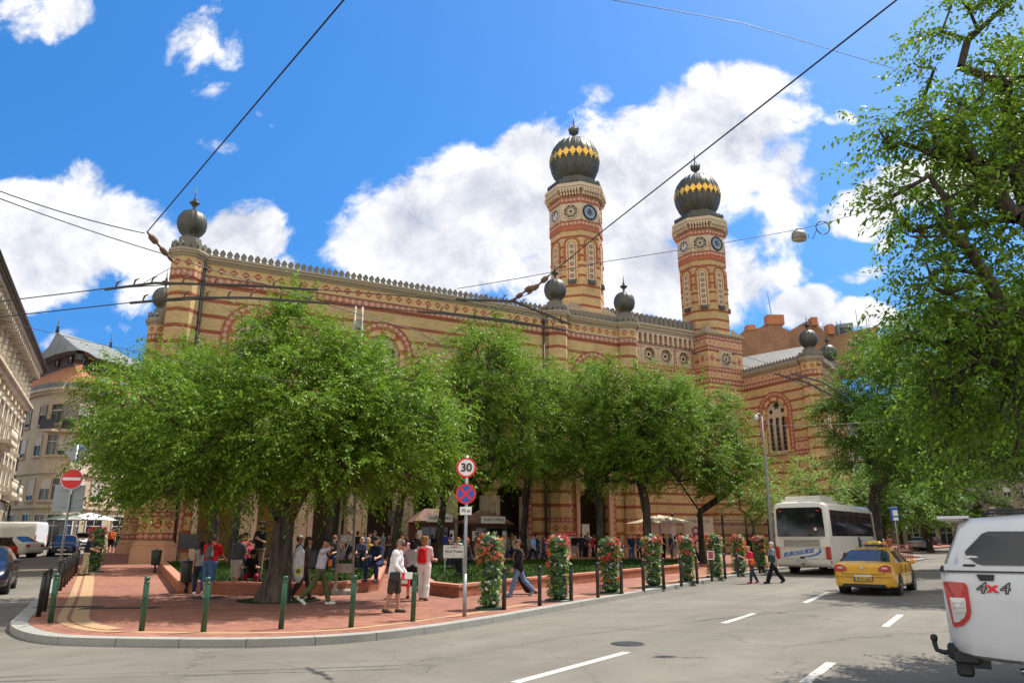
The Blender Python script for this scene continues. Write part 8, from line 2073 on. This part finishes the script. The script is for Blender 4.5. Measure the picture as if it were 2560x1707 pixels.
    # face: eyes, brows, mouth
    Mh = Matrix((Vector(hf),Vector(hs),Vector(hu))).transposed().to_4x4(); Mh.translation = Vector(HD)
    b = MB(Mh)
    for sg in (1,-1): b.lathe([(.001,-.007),(.008,-.004),(.009,.0),(.008,.004),(.001,.007)], (.083,sg*.031,.008), 8); b.box((.088,sg*.031,.028),(.010,.034,.007))
    b.build('eyes', cloth((.03,.02,.015)), t)
    b = MB(Mh); b.box((.091,0,-.058),(.010,.042,.010),bev=.004); b.build('mouth', cloth((.38,.12,.10)), t)
    for ex in extras:
        if ex == 'cap_white' or ex == 'cap_grey' or ex == 'cap_blue':
            b = MB(Mh); b.lathe([(.100,.045),(.102,.06),(.09,.10),(.05,.128),(.005,.135)], (-.012,0,0), 18); b.prism([(.07,-.06),(.15,-.045),(.165,0),(.15,.045),(.07,.06)], .045,.055); b.build('cap', cloth({'cap_white':(.6,.58,.55),'cap_grey':(.30,.26,.20),'cap_blue':(.10,.20,.45)}[ex]), t)
        if ex == 'sunglasses':
            b = MB(Mh)
            for sg in (1,-1): b.box((.095,sg*.033,.010),(.012,.05,.034),bev=.004); b.box((.04,sg*.086,.014),(.11,.006,.01))
            b.box((.097,0,.016),(.008,.02,.008)); b.build('sunglasses', m_trim, t)
        if ex == 'beard': sdf_mesh('beard', [(HD-hu*.055+hf*.045, HD-hu*.085+hf*.055,.052,.036),(HD-hu*.03+hf*.01+hs*.055,HD-hu*.07+hf*.04+hs*.03,.035,.03),(HD-hu*.03+hf*.01-hs*.055,HD-hu*.07+hf*.04-hs*.03,.035,.03)], res, cloth((.04,.028,.02)), t)
    t['_j'] = [float(q) for q in np.concatenate([pel, up, fw, CH, SH, J['arm',0][2], J['arm',1][2]])]
    return t
def jt(t, k):
    i = {'pel':0,'up':3,'fw':6,'ch':9,'sh':12,'lh':15,'rh':18}[k]; return Vector(t['_j'][i:i+3])
def onto(t, p): return Matrix.Translation(t.location) @ t.rotation_euler.to_matrix().to_4x4() @ Matrix.Diagonal((*t.scale,1)) @ Vector(p)
def backpack(t, label, col, size=(.16,.30,.42), strap=True, col2=None, drop=.0):
    up, fw, ch = jt(t,'up'), jt(t,'fw'), jt(t,'ch'); c = ch - fw*(.115+size[0]/2) + up*(-.005-drop)
    bp = thing('backpack', label, 'backpack', onto(t, c), t.rotation_euler.z); bp.scale = t.scale
    a = math.atan2(up.x, up.z); M_ = Matrix.Rotation(a, 4, 'Y'); d, w, hh = size
    P = []
    f = lambda x,y,z: tuple(M_ @ Vector((x,y,z)))
    pr = [(f(0,sg*(w/2-d*.5),-hh/2+d*.5), f(.0,sg*(w/2-d*.55),hh/2-d*.55), d*.52, d*.44) for sg in (1,-1)]+[(f(0,0,-hh/2+d*.5),f(0,0,hh/2-d*.45),d*.52,d*.45),(f(-d*.3,0,-hh/2+d*.45),f(-d*.3,0,-.02),d*.36,d*.33)]
    sdf_mesh('bag', pr, .014, cloth(col), bp, .04)
    if strap:
        b = MB(); sh = jt(t,'sh')
        for sg in (1,-1):
            q = lambda x,z: tuple(Vector((0,0,0)) + fw*x + up*z + Vector((0,sg*.10,0)) - (c-ch) )
            b.tube([q(-.12,.14),q(-.05,.235),q(.06,.21),q(.125,.08),q(.10,-.10),q(-.10,-.16)], .017, 5)
        b.build('straps', cloth(col2 or tuple(x*.6 for x in col)), bp)
    return bp
def H(px, py, top, z=PV):
    p = G(px, py, z); return p, min(1.98, max(1.45, AY(px, top, p.y).z - p.z))

p, h = H(209,1438,1333); person('man in navy polo shirt and khaki trousers beside the left flower column', p, 55, h, ((.012,.014,.03),'short'), ((.40,.33,.20),'trousers'), (.03,.025,.02), ((.06,.04,.03),'short'), 'tan', lean=6, hip=(8,-8), knee=(4,4), el=(70,60), sh=(20,10), build=1.08, head=(20,18))
p, h = H(517,1493,1333); P2 = person('man in bright red t-shirt and denim shorts seen from behind', p, 2, h, ((.55,.012,.016),'short'), ((.07,.13,.25),'shorts'), (.45,.42,.40), ((.09,.055,.035),'short'), 'tan', lean=9, hip=(4,-4), ab=(14,14), el=(45,50), sh=(15,18), build=1.08, head=(0,25)); backpack(P2, 'small grey backpack on the back of the man in red t-shirt', (.16,.15,.15), (.13,.24,.36))
p, h = H(494,1486,1342); person('woman in grey tank top and jeans left of the man in red t-shirt', p, -25, h*.97, ((.38,.37,.36),'tank'), ((.03,.045,.09),'jeans'), (.62,.60,.58), ((.02,.014,.012),'long'), 'tan', hip=(24,-16), knee=(5,18), sh=(-15,25), el=(20,50), female=True)
p, h = H(585,1482,1333); person('man in dark grey t-shirt and beige shorts reading with bowed head', p, 28, h, ((.085,.09,.10),'short'), ((.46,.40,.33),'shorts'), (.50,.50,.50), ((.03,.022,.018),'short'), 'tan', lean=3, hip=(3,-4), el=(75,95), sh=(15,20), build=1.06, head=(-15,32))
p, h = H(604,1474,1329); person('man in red shirt and sunglasses half hidden behind the man in grey t-shirt', p, 115, h, ((.42,.05,.08),'short'), ((.05,.05,.06),'trousers'), (.05,.05,.05), ((.02,.015,.012),'short'), 'tan', el=(40,110), sh=(10,30), extras=('sunglasses',))
p = G(643,1452,PV+.33); person('bearded man in black t-shirt and khaki trousers standing on the lawn with folded hands', p, 215, 1.82, ((.016,.016,.017),'short'), ((.20,.155,.10),'trousers'), (.08,.06,.04), ((.03,.02,.014),'curly'), 'tan', el=(100,100), sh=(12,10), ab=(16,16), extras=('beard',), head=(25,5))
p = G(624,1481,PV); sw = person('woman in black top and dark red leggings sitting on the bed wall with her bag', p + Vector((0,.25,0)), 176, 1.70, ((.014,.013,.014),'short'), ((.24,.015,.04),'leggings'), (.03,.03,.03), ((.016,.012,.010),'long'), 'tan', lean=20, hip=(82,84), knee=(86,88), el=(60,60), sh=(30,30), female=True, sit=True, build=1.12, head=(25,25))
bg = thing('bag', 'black handbag standing at the feet of the seated woman in black top', 'bag', G(620,1484,PV)); sdf_mesh('pouch', [((0,-.12,.10),(0,.12,.10),.085,.085),((0,-.10,.22),(0,.10,.22),.07,.07)], .014, cloth((.02,.018,.02)), bg, .05); b = MB(); b.tube([(0,.11*math.cos(a),.27+.16*math.sin(a)) for a in np.linspace(0,math.pi,12)], .010, 6); b.build('handle', cloth((.02,.018,.02)), bg)
p = G(671,1477,PV); person('man in white striped shirt and dark trousers bending behind the big tree trunk', p, 95, 1.74, ((.58,.58,.60),'short'), ((.02,.022,.035),'trousers'), (.04,.04,.04), ((.04,.03,.02),'short'), 'fair', lean=32, el=(30,30), sh=(25,30), build=1.05)
p, h = H(741,1484,1336); person('man in cap, dark top and green shorts right of the big tree trunk', p, 80, h, ((.022,.028,.032),'loose'), ((.06,.28,.18),'shorts'), (.03,.03,.03), ((.03,.02,.015),'short'), 'tan', hip=(10,-12), knee=(6,14), el=(45,60), extras=('cap_grey',))
p, h = H(795,1511,1339); P11 = person('man in pale lilac t-shirt and olive trousers walking with a hand raised to his face', p, 84, h, ((.46,.43,.50),'short'), ((.085,.10,.04),'trousers'), (.66,.65,.66), ((.025,.018,.014),'short'), 'tan', lean=7, hip=(20,-20), knee=(6,24), sh=(-20,10), el=(25,20), hand=(None,(.19,-.05,.60)), head=(-6,8), foot=(0,-42)); backpack(P11, 'dark grey backpack on the man in olive trousers', (.05,.055,.06), (.20,.30,.50), col2=(.03,.03,.04), drop=.05)
p, h = H(757,1499,1343); P10 = person('person in brown trousers and a cap carrying the big white bag beside the tree', p, 75, 1.72, ((.10,.06,.04),'long'), ((.05,.03,.03),'trousers'), (.05,.04,.04), ((.05,.03,.02),'long'), 'tan', hip=(14,-14), knee=(4,18), el=(60,60), sh=(20,20), lean=5, female=True)
wb = thing('large_bag', 'large white shell shaped bag with a yellow flower print carried past the trunk', 'bag', onto(P10, (-.12,-.20,.98)), AZ(82))
pr = [((.10*math.cos(a)-.02,.0,.46*math.sin(a)),(.10*math.cos(a+.4)-.02,0,.46*math.sin(a+.4)),.15-.11*abs(math.sin(a))**2,.15-.11*abs(math.sin(a+.4))**2) for a in np.linspace(1.7,4.2,7)]+[((-.04,0,-.3),(-.04,0,.3),.13,.13)]
sdf_mesh('shell', pr, .016, cloth((.66,.66,.66)), wb, .06); b = MB()
for k in range(10): b.plate([(.0,.0),(.06,.035),(.15,.0),(.06,-.035)], [], (-.04,-.152,-.18), (math.cos(k*.628),0,math.sin(k*.628)), (-math.sin(k*.628),0,math.cos(k*.628)), .004)
b.build('petals', m_yel, wb); b = MB(); b.plate(circ(0,0,.06), [], (-.04,-.158,-.18), (1,0,0), (0,0,1), .004); b.build('flower_centre', paint('brown_wood', (.22,.11,.05), .6), wb)
p, h = H(984,1531,1344); P12 = person('older man in loose white shirt and dark shorts looking down at a leaflet', p, 96, h, ((.66,.64,.64),'loose'), ((.055,.045,.042),'shorts'), (.06,.055,.05), ((.17,.14,.11),'short'), 'tan', lean=5, hip=(7,-9), knee=(3,6), sh=(2,4), el=(35,42), build=1.10, extras=('sunglasses',), head=(-8,26))
lf = thing('leaflet', 'white leaflet in the hand of the older man in white shirt', 'leaflet', onto(P12, jt(P12,'rh')+Vector((.08,-.03,-.06))), AZ(96)); b = MB(); b.box((.04,0,0),(.26,.02,.15)); b.build('sheet', m_white, lf); b = MB(); b.box((-.05,-.012,0),(.07,.006,.14)); b.build('printed_edge', m_red, lf)
sb = thing('shoulder_bag', 'black shoulder bag with long strap on the older man in white shirt', 'bag', onto(P12,(0,0,0)), AZ(96)); sb.scale = P12.scale
pz = jt(P12,'pel').z; b = MB(); b.tube([(.02,.15,pz+.52),(.14,.06,pz+.36),(.17,-.06,pz+.2),(.13,-.20,pz+.02),(.02,-.23,pz-.02),(-.12,-.12,pz+.2),(-.13,.06,pz+.42),(.02,.15,pz+.52)], .012, 5); b.build('strap', m_trim, sb); b = MB(); b.box((.06,-.25,pz-.08),(.26,.09,.22),bev=.03); b.build('pouch', m_trim, sb)
p, h = H(1058,1500,1338); P13 = person('woman in pink t-shirt and white cropped trousers seen from behind', p, 14, h, ((.66,.42,.44),'short'), ((.66,.60,.57),'wide'), (.10,.06,.05), ((.30,.14,.06),'curly'), 'fair', hip=(10,-6), knee=(3,6), el=(20,70), sh=(5,15), female=True, build=1.06, head=(-12,10)); bp_ = backpack(P13, 'bright red drawstring backpack on the woman in white trousers', (.55,.012,.02), (.15,.27,.42))
p, h = H(1028,1495,1346); person('woman with dark bob, grey t-shirt and black skirt left of the woman in white trousers', p, -10, h*.97, ((.36,.36,.37),'short'), ((.014,.014,.016),'skirt'), (.03,.03,.03), ((.016,.012,.012),'bob'), 'fair', female=True, hip=(4,-4), el=(60,30), sh=(20,0))
rbg = thing('carrier_bag', 'red and white carrier bag hanging by the woman in black skirt', 'bag', G(1012,1497,PV)+Vector((0,-.05,.35)), AZ(100)); b = MB(); b.prism([(-.13,-.06),(.13,-.06),(.13,.06),(-.13,.06)], 0, .34); b.tube([(-.06,0,.34),(0,0,.52),(.06,0,.34)], .008, 5); b.build('pouch', cloth((.52,.03,.03)), rbg); b = MB(); b.box((.0,-.063,.12),(.18,.006,.10)); b.build('print', m_white, rbg)
p, h = H(1298,1490,1343); P15 = person('man in black jacket and blue jeans striding left with sunglasses', p, 262, h, ((.014,.014,.015),'jacket'), ((.13,.20,.34),'jeans'), (.22,.24,.28), ((.10,.06,.04),'short'), 'tan', lean=3, hip=(22,-22), knee=(4,22), sh=(14,-22), el=(14,12), extras=('sunglasses',), head=(8,4), foot=(10,-38))
st_ = thing('shoulder_strap', 'beige bag strap across the chest of the man in black jacket', 'strap', onto(P15,(0,0,0)), AZ(262)); st_.scale = P15.scale; pz = jt(P15,'pel').z; b = MB(); b.tube([(.05,.13,pz+.52),(.165,.06,pz+.40),(.175,-.05,pz+.24),(.12,-.17,pz+.06),(-.10,-.15,pz+.12),(-.16,.0,pz+.34),(-.06,.13,pz+.52)], .020, 5, ell=.5); b.build('band', cloth((.35,.29,.20)), st_)
sc_ = thing('suitcase', 'black wheeled suitcase pulled behind the man in black jacket', 'suitcase', G(1328,1484,PV), AZ(262))
M_ = Matrix.Rotation(R(32), 4, 'Y'); b = MB(M_); b.box((0,0,.36),(.24,.40,.58),bev=.06); b.build('shell', cloth((.018,.018,.02)), sc_); b = MB(M_); b.box((-.13,0,.30),(.03,.30,.30),bev=.02); b.build('front_pocket', cloth((.018,.018,.02)), sc_); b = MB(M_)
for y in (-.1,.1): b.tube([(.08,y,.6),(.08,y,1.02)], .010, 6)
b.tube([(.08,-.12,1.02),(.08,.12,1.02)], .016, 6); b.build('pull_handle', m_trim, sc_)
for y in (-.15,.15): b = MB(Matrix.Translation((-.12,y,.05)) @ Matrix.Rotation(R(90),4,'X')); b.lathe([(.045,-.015),(.045,.015)], n=14); b.build('wheel', m_trim, sc_)
p, h = H(1883,1458,1362,0); P16 = person('woman in red t-shirt and dark leggings crossing the road with bowed head', p, 262, h, ((.62,.03,.05),'short'), ((.035,.045,.075),'trousers'), (.55,.03,.16), ((.34,.19,.08),'bun'), 'fair', female=True, lean=8, hip=(14,-12), knee=(6,14), sh=(10,30), el=(70,80), head=(0,28))
ob_ = thing('waist_bag', 'small orange red bag at the hip of the woman in red t-shirt', 'bag', onto(P16, jt(P16,'pel')+Vector((.05,.16,.06)))); sdf_mesh('pouch', [((0,0,-.06),(0,0,.06),.085,.075)], .012, cloth((.62,.10,.02)), ob_, .04)
p, h = H(1937,1457,1349,0); P17 = person('grey haired woman in grey t-shirt and black trousers stepping off the kerb by the coach', p, 264, h, ((.24,.25,.29),'loose_short'), ((.014,.014,.015),'wide'), (.03,.03,.03), ((.45,.44,.43),'short'), 'fair', female=True, build=1.16, lean=2, hip=(26,-24), knee=(4,14), sh=(14,-14), el=(20,30), head=(10,0))
gb = thing('shoulder_bag', 'dark green bag carried in front by the grey haired woman', 'bag', onto(P17, jt(P17,'ch')+Vector((.12,.20,-.16))), AZ(264)); b = MB(); b.box((0,0,0),(.30,.10,.30),bev=.04); b.build('pouch', cloth((.03,.055,.04)), gb); b = MB(); b.tube([(-.1,0,.14),(-.04,-.1,.36),(.1,0,.14)], .012, 5); b.build('strap', cloth((.03,.03,.03)), gb)

# the crowd at the entrance and in the far streets: a few builds, copied, each in its own clothes
PR = [person('', (0,0,0), 0, 1.76, res=.0145, hip=(4,-4), el=(20,60), fingers=True), person('', (0,0,0), 0, 1.76, res=.0145, female=True, hair=((.1,.1,.1),'long'), bottom=((.1,.1,.1),'shorts'), el=(70,20), sh=(20,0)),
      person('', (0,0,0), 0, 1.76, res=.0145, bottom=((.1,.1,.1),'shorts'), el=(15,15), build=1.07), person('', (0,0,0), 0, 1.76, res=.0145, female=True, hair=((.1,.1,.1),'bob'), hip=(20,-18), knee=(5,18), el=(30,30), sh=(-14,18)),
      person('', (0,0,0), 0, 1.76, res=.0145, hip=(18,-20), knee=(4,22), sh=(-18,20), el=(25,25)), person('', (0,0,0), 0, 1.76, res=.0145, female=True, sit=True, hip=(84,84), knee=(86,86), hair=((.1,.1,.1),'bob'), lean=14, el=(50,50), sh=(25,25)),
      person('', (0,0,0), 0, 1.76, res=.0145, female=True, hair=((.1,.1,.1),'long'), bottom=((.1,.1,.1),'skirt'))]
used_pr = set()
def crowd(k, px, py, az, h, top, bot, hair, label, z=PV, shoes=(.06,.05,.05), group='visitors in front of the entrance'):
    o = PR[k] if k not in used_pr else copy_tree(PR[k]); used_pr.add(k)
    o.location = G(px, py, z); o.rotation_euler = (0,0,AZ(az)); s = h/1.76; o.scale = (s,s,s); tag(o, label, 'person', group)
    for c in o.children:
        n = c.name.split('.')[0]; col = {'shirt':top,'trousers':bot,'shorts':bot,'skirt':bot,'hair':hair,'shoe':shoes}.get(n)
        if col: c.material_slots[0].link = 'OBJECT'; c.material_slots[0].material = cloth(col)
BLK, NAV, GRY, WHT, PNK, DEN, RED_, ORG, KHA, BRN, BLD, BLU = (.018,.018,.02),(.02,.03,.08),(.22,.22,.23),(.60,.58,.56),(.60,.30,.33),(.07,.11,.20),(.5,.02,.02),(.60,.14,.03),(.34,.28,.19),(.06,.035,.022),(.42,.27,.12),(.03,.16,.50)
CR = [(0,891,1412,30,1.78,BLK,NAV,BRN,'visitor in black t-shirt left of the person in bright blue jacket'),(4,908,1411,150,1.75,BLU,DEN,BRN,'visitor in bright blue jacket behind the lattice mast'),(0,933,1410,200,1.80,(.05,.06,.07),NAV,BRN,'tall visitor in dark grey jacket right of the blue jacket'),(2,954,1411,60,1.78,GRY,KHA,BRN,'visitor in grey tank top and khaki shorts near the kiosk queue'),(1,970,1411,210,1.64,(.12,.06,.05),DEN,BRN,'long haired visitor in brown top left of the first kiosk'),
      (1,1013,1440,10,1.62,PNK,NAV,BRN,'long haired visitor in pink top behind the woman in black skirt'),(6,831,1440,200,1.66,(.03,.03,.03),ORG,(.30,.10,.04),'red haired visitor in orange skirt behind the lilac t-shirt man'),(0,866,1414,240,1.76,(.06,.05,.05),NAV,BRN,'visitor in dark brown top right behind the lattice mast'),
      (0,1113,1406,20,1.80,(.03,.06,.35),DEN,BRN,'visitor in royal blue shirt at the counter of the right kiosk'),(4,1126,1406,330,1.72,(.45,.47,.48),NAV,BRN,'visitor in pale jacket beside the royal blue shirt at the kiosk'),(1,1205,1404,120,1.64,(.50,.20,.22),GRY,BRN,'visitor in dusty red top just left of the nearest flower column'),
      (1,1258,1403,30,1.66,WHT,(.50,.42,.36),BLD,'blonde visitor in white top and beige shorts left of the suitcase man'),(3,1268,1402,200,1.64,GRY,DEN,(.25,.13,.06),'visitor in grey top walking just behind the white top'),(2,1279,1401,340,1.74,(.35,.25,.16),NAV,(.35,.2,.1),'visitor in brown t-shirt beside the blonde in white top'),
      (1,1320,1402,100,1.70,(.34,.34,.35),(.10,.13,.2),BLD,'blonde visitor in grey top and short trousers by the blue barrier'),(4,1341,1409,70,1.80,NAV,DEN,BRN,'man in navy t-shirt and jeans walking along the barrier'),(3,1350,1404,260,1.66,(.25,.2,.18),NAV,BLD,'fair haired visitor between two visitors in navy tops'),(3,1361,1410,80,1.64,(.05,.06,.16),(.03,.03,.05),(.20,.08,.04),'auburn haired visitor in navy blouse right of the barrier'),
      (2,1437,1401,15,1.78,BLK,(.35,.34,.33),(.25,.24,.23),'grey haired man in black t-shirt and grey shorts reading the tour board'),(0,1455,1401,20,1.80,(.03,.035,.05),NAV,BRN,'tall visitor in dark blue top at the gate'),(0,1466,1401,40,1.70,(.06,.065,.07),BLK,BRN,'visitor in charcoal top right of the tall one at the gate'),(2,1472,1400,200,1.86,GRY,(.4,.38,.36),(.12,.06,.03),'very tall visitor in grey t-shirt at the white info board'),(0,1486,1402,10,1.68,(.50,.03,.04),BLK,BRN,'visitor with red back right of the white info board'),
      (0,1651,1402,160,1.80,(.02,.02,.022),BLK,BRN,'visitor in black behind the fourth flower column'),(0,1662,1402,90,1.76,(.02,.022,.03),BLK,BRN,'seller in dark suit standing under the beige parasol'),(0,1680,1402,260,1.78,(.05,.08,.16),(.12,.11,.11),(.5,.49,.48),'white haired man in blue jacket and grey trousers under the parasol'),(3,1692,1402,100,1.68,(.30,.3,.3),(.5,.48,.46),BRN,'visitor in pale trousers right of the white haired man'),(3,1738,1406,110,1.72,(.25,.10,.10),BLK,BRN,'visitor in reddish patterned top in front of the purple eight'),(0,1731,1404,300,1.70,WHT,NAV,BRN,'visitor in white shirt left of the purple eight'),(1,1878,1410,200,1.66,(.03,.03,.03),NAV,BRN,'visitor in black between the last two flower columns'),
      (0,1600,1403,150,1.74,(.10,.12,.2),NAV,BRN,'visitor in slate blue top left of the parasol'),(1,1300,1402,180,1.66,(.30,.12,.12),DEN,BRN,'visitor in wine red top behind the suitcase man'),(4,1228,1404,90,1.74,(.16,.2,.18),NAV,BRN,'visitor in grey green top behind the nearest flower column')]
TN = [('cream',(.55,.48,.36)),('teal',(.03,.20,.22)),('black',BLK),('sky blue',(.22,.38,.60)),('olive',(.14,.15,.06)),('white',WHT),('maroon',(.18,.02,.03)),('mustard',(.50,.30,.04)),('navy',NAV),('coral',(.60,.18,.13))]
BN = [('jeans',DEN,0),('dark trousers',BLK,4),('beige shorts',KHA,2),('grey shorts',(.25,.25,.25),1)]
PL = [(846,'left of the lattice mast'),(876,'right of the lattice mast'),(922,'behind the seated group'),(1000,'left of the left kiosk'),(1040,'in front of the left kiosk'),(1066,'at the right edge of the left kiosk'),(1093,'between the two kiosks'),(1160,'in front of the right kiosk'),(1190,'right of the right kiosk'),(1243,'behind the nearest flower column'),(1288,'behind the suitcase man'),(1333,'in the queue by the blue tape'),(1376,'left of the second flower column'),(1412,'beside the tour board'),(1497,'left of the third flower column'),(1550,'right of the third flower column'),(1580,'before the right pier base'),(1612,'behind the fourth flower column'),(1705,'left of the open till banner'),(1772,'under the open till banner')]
for i_, (x_, pl_) in enumerate(PL):
    tn, tc_ = TN[(i_*3)%10]; bn, bc_, k_ = BN[(i_*5+i_//4)%4]
    CR.append((k_, x_, 1409+(i_*7)%6-3, (i_*77)%360, 1.64+.04*((i_*3)%5), tc_, bc_, (BRN,BLD,(.03,.02,.02))[i_%3], 'visitor in %s top and %s standing %s' % (tn, bn, pl_)))
for c in CR: crowd(*c)
for c in [(5,838,1424,200,1.70,(.03,.035,.04),NAV,BRN,'seated visitor in dark top left of the pair on the lawn edge'),(5,902,1424,170,1.68,(.05,.06,.09),BLK,BLD,'seated visitor in slate top with fair hair on the lawn edge'),(5,920,1423,190,1.66,(.42,.24,.04),NAV,BLD,'seated visitor in yellow brown print top on the lawn edge'),(5,943,1452,200,1.80,(.02,.03,.07),NAV,BRN,'seated visitor in navy on the corner of the lawn bed'),
          (5,1121,1418,150,1.68,(.02,.02,.022),BLK,BRN,'seated visitor in black in front of the right kiosk'),(5,1146,1417,190,1.68,(.62,.60,.60),NAV,(.30,.10,.04),'seated visitor in white top behind the street name board'),(5,1174,1436,250,1.74,(.03,.022,.022),BLK,(.30,.08,.04),'seated red haired visitor in black right of the sign post')]: crowd(*c, z=PV+.30)
for c in [(2,274,1381,150,1.80,(.60,.13,.03),BLK,BRN,'walker in orange t-shirt on the pavement beside the far pier'),(4,284,1378,330,1.74,(.22,.2,.05),NAV,BRN,'walker in dark olive top behind the orange t-shirt'),(6,291,1380,160,1.68,(.05,.12,.09),(.05,.12,.09),BRN,'walker in long green dress beside the orange t-shirt'),(4,312,1376,330,1.76,(.05,.08,.22),NAV,BRN,'walker in blue top nearest the corner pier'),(0,254,1372,90,1.78,WHT,NAV,BRN,'walker in white shirt at the end of the left bollard row')]: crowd(*c, group='walkers on the left pavement')
for c in [(4,2206,1404,200,1.76,(.52,.54,.58),(.45,.36,.26),(.55,.5,.42),'walker in white shirt beyond the taxi beside the coach'),(4,2228,1403,340,1.72,(.32,.10,.04),(.5,.45,.4),BRN,'walker in rust coloured top by the railing beyond the taxi')]: crowd(*c, group='walkers on the right pavement')
for o in list(bpy.data.objects):
    if '_j' in o.keys(): del o['_j']
# ------------------------------------------------------------------ every separate run of trim a part of its own
def split_runs(o, gap=.06):
    me = o.data; n = len(me.polygons); V = np.zeros(len(me.vertices)*3); me.vertices.foreach_get('co', V); V = V.reshape(-1,3)
    key = {}; vid = np.array([key.setdefault(tuple(k), len(key)) for k in np.round(V/.004).astype(int)])
    par = list(range(len(key)))
    def find(a):
        while par[a] != a: par[a] = par[par[a]]; a = par[a]
        return a
    for p in me.polygons:
        v = [vid[i] for i in p.vertices]; r = find(v[0])
        for q in v[1:]: par[find(q)] = r
    comp = {}
    for p in me.polygons: comp.setdefault(find(vid[p.vertices[0]]), []).append(p.index)
    cl = []
    for fs in comp.values():
        q = V[[i for f in fs for i in me.polygons[f].vertices]]; cl.append([q.min(0)-gap/2, q.max(0)+gap/2, fs])
    ch = True
    while ch and len(cl) > 1:
        ch = False; out = []
        while cl:
            a = cl.pop(); k = 0
            while k < len(cl):
                b = cl[k]
                if (a[0] <= b[1]).all() and (b[0] <= a[1]).all(): a = [np.minimum(a[0],b[0]), np.maximum(a[1],b[1]), a[2]+b[2]]; cl.pop(k); ch = True
                else: k += 1
            out.append(a)
        cl = out
    if not 1 < len(cl) <= 60: return
    for i, c in enumerate(cl):
        q = o if i == len(cl)-1 else o.copy()
        if q is not o: q.data = me.copy(); C.objects.link(q)
        keep = set(c[2]); bm = bmesh.new(); bm.from_mesh(q.data); bm.faces.ensure_lookup_table()
        bmesh.ops.delete(bm, geom=[f for f in bm.faces if f.index not in keep], context='FACES'); bm.to_mesh(q.data); bm.free()
SPLIT = {'octagon_frieze','diamond_frieze','lattice_frieze','vertical_frieze','battlement','cornice','railing','gate_pier','arcade_piers','diamond_panels','red_string_course','balcony','chimney','high_tail_light','terrace_rail','flues','roof_spikes','price_lists','legs','posts','corner_shafts','panel_gaps','door_handle','roof_rails','brackets','roof_sign','end_panels','exhaust','cornices','string_courses'}
for o in [q for q in bpy.data.objects if q.type == 'MESH' and q.name.split('.')[0] in SPLIT and q.parent is not None]:
    if o.data.users == 1: split_runs(o)
